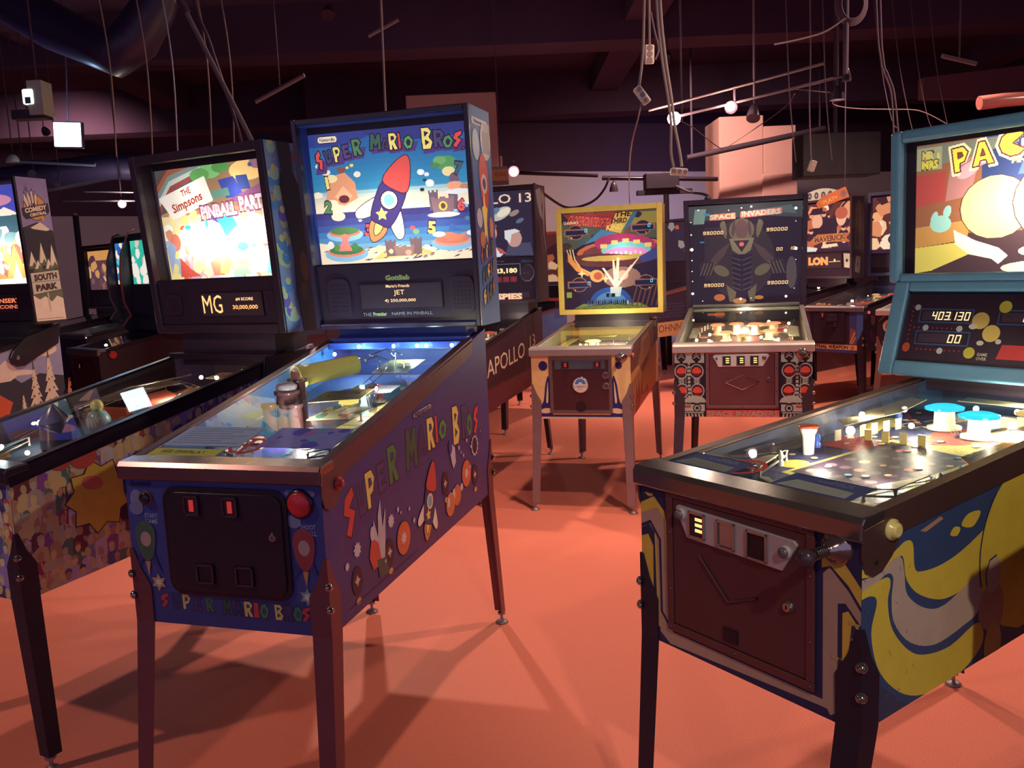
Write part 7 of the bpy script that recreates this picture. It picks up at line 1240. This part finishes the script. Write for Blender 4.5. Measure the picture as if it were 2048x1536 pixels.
lamp('blazing bare lamp in the middle, brightest of all', (1.148, 6.0, 2.316), (0, 0, 1.2), .040, 60, (255, 226, 206), top=2.42, power=8); lamp('bright lamp in front of the left side of the pink pillar', (1.526, 6.0, 2.371), (.9, 2.0, 1.2), .042, 16, top=2.42, power=6)
lamp('wide bright lamp right of the pink pillar, the lower of two', (2.231, 6.0, 2.389), None, .050, 14, top=3.9, power=2); lamp('small bright lamp right of the pink pillar, the upper of two', (2.289, 6.0, 2.508), None, .032, 8, top=3.9)
lamp('black cone lamp hanging against the pink pillar', (1.672, 6.0, 2.295), (1.60, 5.8, 2.0), .045, .9, h=.12, top=2.42); lamp('lamp glowing above the astronaut machine', (.10, 8.2, 2.245), (.05, 3, 2.0), .050, 16, top=2.35, power=8)
lamp('small black spot lamp on the wall track above the yellow-framed machine', (1.105, 9.0, 2.085), None, .045, 2.2, top=2.2, h=.10); lamp('bright lamp left of the crowd-printed machine', (-3.40, 8.0, 2.09), (0, 0, 1.3), .036, 14, top=3.9, power=10)
lamp('small white lamp highest at the far left', (-4.32, 8.0, 2.49), None, .065, 1.6, (190, 214, 225), (170, 180, 190), h=.07); lamp('small lamp just above the lilac backbox side', (-4.17, 8.0, 2.385), (-3.6, 6, 2.3), .035, 5, (255, 240, 225)); lamp('tiny lamp on an arm right of the lilac backbox side', (-3.96, 8.0, 2.285), (-3.6, 6, 2.1), .022, 2, (190, 214, 235))
lamp('tiny lamp glinting beside the highest white lamp at far left', (-4.27, 8.05, 2.50), (0, 0, 1.4), .018, 6, (255, 244, 230))
for i, (l, p, a_, c_) in enumerate(HALL_LAMPS): lamp(['hall spot lamp over the right of the floor', 'hall spot lamp behind the camera on the right', 'added hall spot lamp over the yellow-framed machine', 'added hall spot lamp over the left row', 'added hall lamp over the back rows', 'added hall lamp above the movie machines', 'added hall lamp over the astronaut machine', 'added hall lamp far right', 'added hall lamp at the far left wall', 'added hall spot lamp over the middle aisle'][i], (l[0], l[1], l[2]+.03), a_, .05, 3, h=.10)  # fixtures invented for the added hall lights, mostly out of view
# square floodlight
t = thing('floodlight', 'square white floodlight glowing blue-white at upper left', 'floodlight', (-3.34, 7.0, 2.545))
B((60, 66, 80)).box(-.11, .0, -.10, .11, .05, .10).build('housing', GLOSSP, t, .01); B((225, 245, 255)).box(-.10, -.006, -.09, .10, .001, .09).build('light_panel', ('glow', 5), t); B((60, 56, 70)).tube([(0, .02, .1), (.01, .02, .5), (.0, .02, 1.35)], .006, 6).build('lamp_stem', RUBBER, t)
light('POINT', 'floodlight_light', (0, -.12, 0), 8, (.35, .6, 1), t, .02); t.rotation_euler = (0, .05, .06)
# box with a bright opening, top left
t = thing('projector', 'pale box with a bright opening hanging at the top left', 'projector', (-3.07, 6.0, 2.63)); B((170, 176, 160)).box(-.03, 0, -.11, .07, .14, .11).build('housing', PAINT, t, .004); B((34, 26, 34)).box(-.16, .02, -.13, .06, .12, -.07).build('bracket', PAINT, t); B((230, 240, 235)).box(-.062, -.01, -.045, .012, .03, .055).build('lens_opening', ('glow', 1.6), t, .012); B((60, 90, 110)).box(-.04, -.014, -.04, -.005, -.009, .0).build('lens', GLOSSP, t); B((60, 50, 60)).tube([(0, .08, .11), (0, .08, 1.27)], .008, 6).build('mount', RUBBER, t)
# ducts wrapped in dark blue sheeting
def duct(label, pts, r, col): 
    b = B(col); b.tube(pts, [r*(1+.06*math.sin(i*2.1)) for i in range(len(pts))], 14); return tag(b.build('air_duct', ('plastic', .4)), label, 'duct')
duct('dark blue wrapped duct bending down at the upper left', [(-3.6, 6.8, 3.5), (-3.2, 6.7, 3.25), (-2.9, 6.6, 3.1), (-2.7, 6.5, 3.0), (-2.55, 6.5, 3.1), (-2.4, 6.5, 3.3), (-2.3, 6.5, 3.6)], .16, (36, 32, 60))
duct('dark blue duct under the floodlight at the left', [(-4.6, 8.3, 2.36), (-4.1, 8.3, 2.40), (-3.6, 8.3, 2.46), (-3.2, 8.35, 2.44), (-2.8, 8.4, 2.36)], .13, (40, 44, 80))
# tracks, rails and poles
def bar(name, label, cat, p, q, r=.012, col=(90, 72, 80), group=None, sq=False): return tag(B(col).tube([p, q], r, 4 if sq else 8).build(name, METAL if sq else RUBBER), label, cat, group)
bar('lighting_rail', 'thin rail above the bright lamps, the upper of the two slanting rails', 'rail', (.98, 6.0, 2.375), (2.14, 6.0, 2.625), .009, (124, 96, 96)); bar('lighting_rail', 'thin rail carrying the bright lamps, the lower of the two slanting rails', 'rail', (1.18, 6.0, 2.33), (2.30, 6.0, 2.545), .009, (110, 84, 92)); tag(B((34, 26, 34)).tube([(1.95, 9.5, 2.44), (3.4, 9.5, 2.68)], .03, 8).tube([(3.35, 9.5, 2.66), (3.35, 9.5, 3.9)], .012, 6).tube([(2.0, 9.5, 2.44), (2.0, 9.5, 3.9)], .012, 6).build('crossbar', RUBBER), 'black crossbar in front of the pink pillar', 'bar')
bar('lighting_track', 'black lighting track on the wall above the yellow-framed machine', 'track', (.99, 9.0, 2.225), (2.15, 9.0, 2.165), .022, (34, 26, 34), None, True); bar('lighting_track', 'black lighting track on the wall left of the hanging spot', 'track', (.02, 9.0, 2.32), (.95, 9.0, 2.25), .018, (34, 26, 34), None, True); bar('lighting_track', 'pale track at left, the upper of two', 'track', (-3.72, 8.0, 2.215), (-3.05, 8.0, 2.175), .010, (84, 80, 96), None, True); bar('lighting_track', 'pale track at left, the lower of two', 'track', (-3.93, 8.0, 2.14), (-3.1, 8.0, 2.105), .009, (84, 80, 96), None, True); bar('lighting_track', 'bluish beam beside the small white lamps at far left', 'track', (-4.31, 8.0, 2.50), (-3.6, 8.0, 2.44), .016, (120, 140, 180), None, True)
t = thing('pole', 'black pole against the far left wall', 'pole', (-4.78, 10.0, 0)); B((34, 27, 38)).tube([(0, 0, 0), (0, 0, 2.16)], .032, 10).build('tube', RUBBER, t); B((200, 200, 205)).lathe([(.03, 0), (.02, .02), (.0001, .03)], (0, 0, 2.16), 10).build('cap', GLOSSP, t)
t = thing('pole', 'black pole rising between the yellow-framed and black machines', 'pole', (2.10, 11.6, 0)); B((34, 27, 38)).tube([(0, 0, 0), (0, 0, 2.50)], .036, 10).build('tube', RUBBER, t); B((150, 140, 140)).lathe([(.036, 0), (.02, .012), (.0001, .016)], (0, 0, 2.50), 10).build('cap', GLOSSP, t)
t = thing('ceiling_speaker', 'black box hanging under the wall track in the middle', 'speaker', (1.56, 8.9, 2.15)); B((34, 27, 36)).box(-.16, -.08, -.07, .17, .10, .09).build('housing', RUBBER, t, .01); B((34, 27, 36)).box(-.24, -.06, -.12, .30, .04, -.075).build('bracket', RUBBER, t)
cable('black cable sagging from the wall track towards the astronaut machine', [(.215, 6.30, 1.956), (.36, 7.4, 1.95), (.54, 8, 1.895), (.68, 8, 1.895), (.81, 8, 1.945), (.90, 8, 2.04), (.99, 8.4, 2.17)], .011, (44, 30, 38)); cable('black cable from the hanging box down to the black machine top', [(1.66, 8.6, 2.08), (1.72, 8.3, 2.0), (1.60, 7.2, 1.90), (1.40, 6.1, 1.80), (1.33, 5.9, 1.779)], .012, (40, 30, 36))
for lb, p in (('long post above the black cone lamp', [(1.68, 6, 3.9), (1.68, 6, 2.42)]), ('short hanger between the two slanting rails', [(1.55, 6, 2.50), (1.55, 6, 2.40)]), ('dim post behind the slanting rails', [(1.28, 6.4, 3.2), (1.28, 6.4, 2.36)])): bar('ceiling_post', lb, 'post', p[0], p[1], .008, (84, 62, 70))
cable('thin wire falling from the bright lamp to the pillar crossbar', [(1.17, 6.2, 2.36), (1.45, 6.8, 2.36), (1.78, 7.6, 2.34), (2.3, 9.4, 2.50)], .004, (96, 74, 78)); cable('thin wire rising from the crossbar to the right', [(2.35, 9.4, 2.52), (2.28, 7.4, 2.55), (2.27, 7, 2.61)], .004, (96, 74, 78)); cable('thin wire between the wide bright lamp and the far right', [(2.24, 6.1, 2.42), (2.36, 6.4, 2.42), (2.6, 6.6, 2.42), (2.88, 6.7, 2.42), (3.10, 6.7, 2.40), (3.3, 6.7, 2.30)], .004, (96, 74, 78)); cable('thin wire from the left lamp region up to the wide bright lamp', [(1.95, 6, 2.47), (2.10, 6, 2.45), (2.231, 6, 2.43)], .003, (96, 74, 78))
cable('cable with a small socket hanging right of the pillar', [(1.70, 5.0, ZC), (1.705, 5, 2.9), (1.71, 5.0, 2.47), (1.705, 5.0, 2.2), (1.715, 5.0, 1.90)], .0035, (90, 70, 72)); socket('small dull socket hanging right of the pillar', (1.72, 5.0, 1.875), (.035, .03, .06), (0, .35, 0), (150, 132, 110))
for lb, x in (('dim cable left of the small dull socket', 1.60), ('dim cable right of the small dull socket', 1.80)): cable(lb, [(x-.06, 5.0, ZC), (x-.02, 5.0, 2.6), (x, 5.0, 2.2), (x+.03, 5.0, 1.9)], .003, (70, 50, 60))
cable('left strand of the cable pair falling onto the right machine backbox', [(1.80, 4.5, ZC), (1.86, 4.5, 2.6), (1.885, 4.5, 2.33), (1.90, 4.5, 2.27), (1.94, 4.5, 2.16), (1.955, 4.5, 1.96)], .004, (84, 64, 70)); cable('right strand of the cable pair falling onto the right machine backbox', [(1.84, 4.5, ZC), (1.88, 4.5, 2.6), (1.90, 4.5, 2.32), (1.92, 4.5, 2.26), (1.955, 4.5, 2.16), (1.98, 4.5, 1.95)], .004, (84, 64, 70))
for i, (x, z) in enumerate(((3.02, 2.32), (3.16, 2.2), (3.30, 2.3), (3.44, 2.2))): cable('dim cord hanging above the right backbox, %s' % ['leftmost of four', 'second of four', 'third of four', 'rightmost of four'][i], [(x-.22, 7.0, ZC), (x-.10, 7.0, 2.9), (x, 7.0, 2.4), (x+.06, 7.0, z)], .0035, (64, 46, 56))
b = B((96, 76, 78))
for k in range(5): b.tube([(1.745+(.055+.006*k)*math.cos(i*PI/12), 4.5+.004*k, 2.60+(.075+.007*k)*math.sin(i*PI/12)) for i in range(25)], .0035, 5, False)
tag(b.build('cable_coil', RUBBER), 'coil of cable hung near the ceiling at upper right', 'cable coil'); bar('ceiling_post', 'thick dark post hanging under the cable coil', 'post', (1.725, 4.52, ZC), (1.72, 4.52, 2.27), .014, (54, 40, 50)); cable('drooping cable running left from the cable coil post', [(1.36, 4.5, 2.42), (1.49, 4.5, 2.44), (1.61, 4.5, 2.47), (1.71, 4.5, 2.53)], .005, (100, 80, 78))
for lb, p, q in (('dim fluorescent batten above the blue machine', (-.70, 5.0, 2.67), (-.53, 5.0, 2.75)), ('dim fluorescent batten over the gap between the two left backboxes', (-1.34, 5.0, 2.35), (-1.06, 5.0, 2.48)), ('dim batten above the right backbox', (2.43, 5.0, 2.435), (2.62, 5.0, 2.385))):
    t = thing('fluorescent_batten', lb, 'light fitting', p); d = Vector(q)-Vector(p); B((104, 84, 86)).tube([(0, 0, 0), tuple(d)], .012, 6).build('tube', RUBBER, t); B((60, 44, 54)).tube([tuple(d*.5), (d.x*.5, 0, ZC-p[2])], .004, 6).build('hanger', RUBBER, t)
t = thing('neon_tube', 'thick pinkish wrapped tube above the right backbox', 'tube', (3.17, 6.0, 2.33)); B((206, 120, 106)).tube([(0, 0, 0), (.15, 0, .012), (.45, .1, .035), (.9, .2, .06)], .045, 12).build('tube', ('plastic', .25), t); B((96, 70, 70)).tube([(.4, .05, .05), (.4, .05, 1.57)], .006, 6).build('hanger', RUBBER, t)
t = thing('hanging_sign', 'orange cardboard sign hung right of the blue machine backbox', 'sign', (-.02, 7.2, 2.11)); b = B((196, 120, 76)).box(-.075, 0, -.07, .065, .008, .075); a = Art([(-.075, -.07), (.065, -.07), (.065, .075), (-.075, .075)], (196, 120, 76)); a.rect(-.075, -.07, .065, -.035, (110, 90, 92)); a.rect(-.075, .055, .065, .075, (110, 104, 120)); a.text('CAS', .0, .015, .09, .03, (150, 84, 56), .03); b.art(a, lambda x, z, l: (x, -l, z)); b.build('board', RUBBER, t); B((60, 44, 54)).tube([(0, .004, .075), (0, .004, 1.79)], .004, 6).build('hanger', RUBBER, t)
# orange price tag board fixed above the card machine, dark screen box behind it
t = thing('price_tag_sign', 'orange tag-shaped sign reading 1 PLAY = with a grey coin', 'sign', (2.565, 7.0, 1.80)); P_ = [(-.105, -.02), (-.085, -.068), (.125, .03), (.085, .105), (-.09, .03)]
P_ = [(-.125, -.03), (-.105, -.065), (.135, .018), (.105, .098), (-.085, .022)]
b = B((206, 106, 56)).prism(P_, 'y', 0, .008); a = Art(P_, (206, 106, 56)); a.text('1PLAY=', -.022, -.002, .135, .034, (236, 180, 80), .03, rot=.36); a.ell(.090, .045, .028, .028, (150, 110, 96)); a.ell(.090, .045, .018, .022, (130, 92, 84)); b.art(a, lambda x, z, l: (x, -l, z)); b.build('board', RUBBER, t); B((60, 44, 54)).tube([(.1, .004, .09), (.1, .004, 2.1)], .004, 6).build('hanger', RUBBER, t)
t = thing('hanging_screen_box', 'dark box hanging below the ceiling, above the card-topped machine', 'box', (2.9, 7.7, 2.14)); B((8, 4, 6)).box(-.33, 0, -.10, .34, .3, .26).build('housing', RUBBER, t, .01); B((60, 44, 54)).tube([(0, .15, .2), (0, .15, 1.76)], .02, 8).build('mount', RUBBER, t)
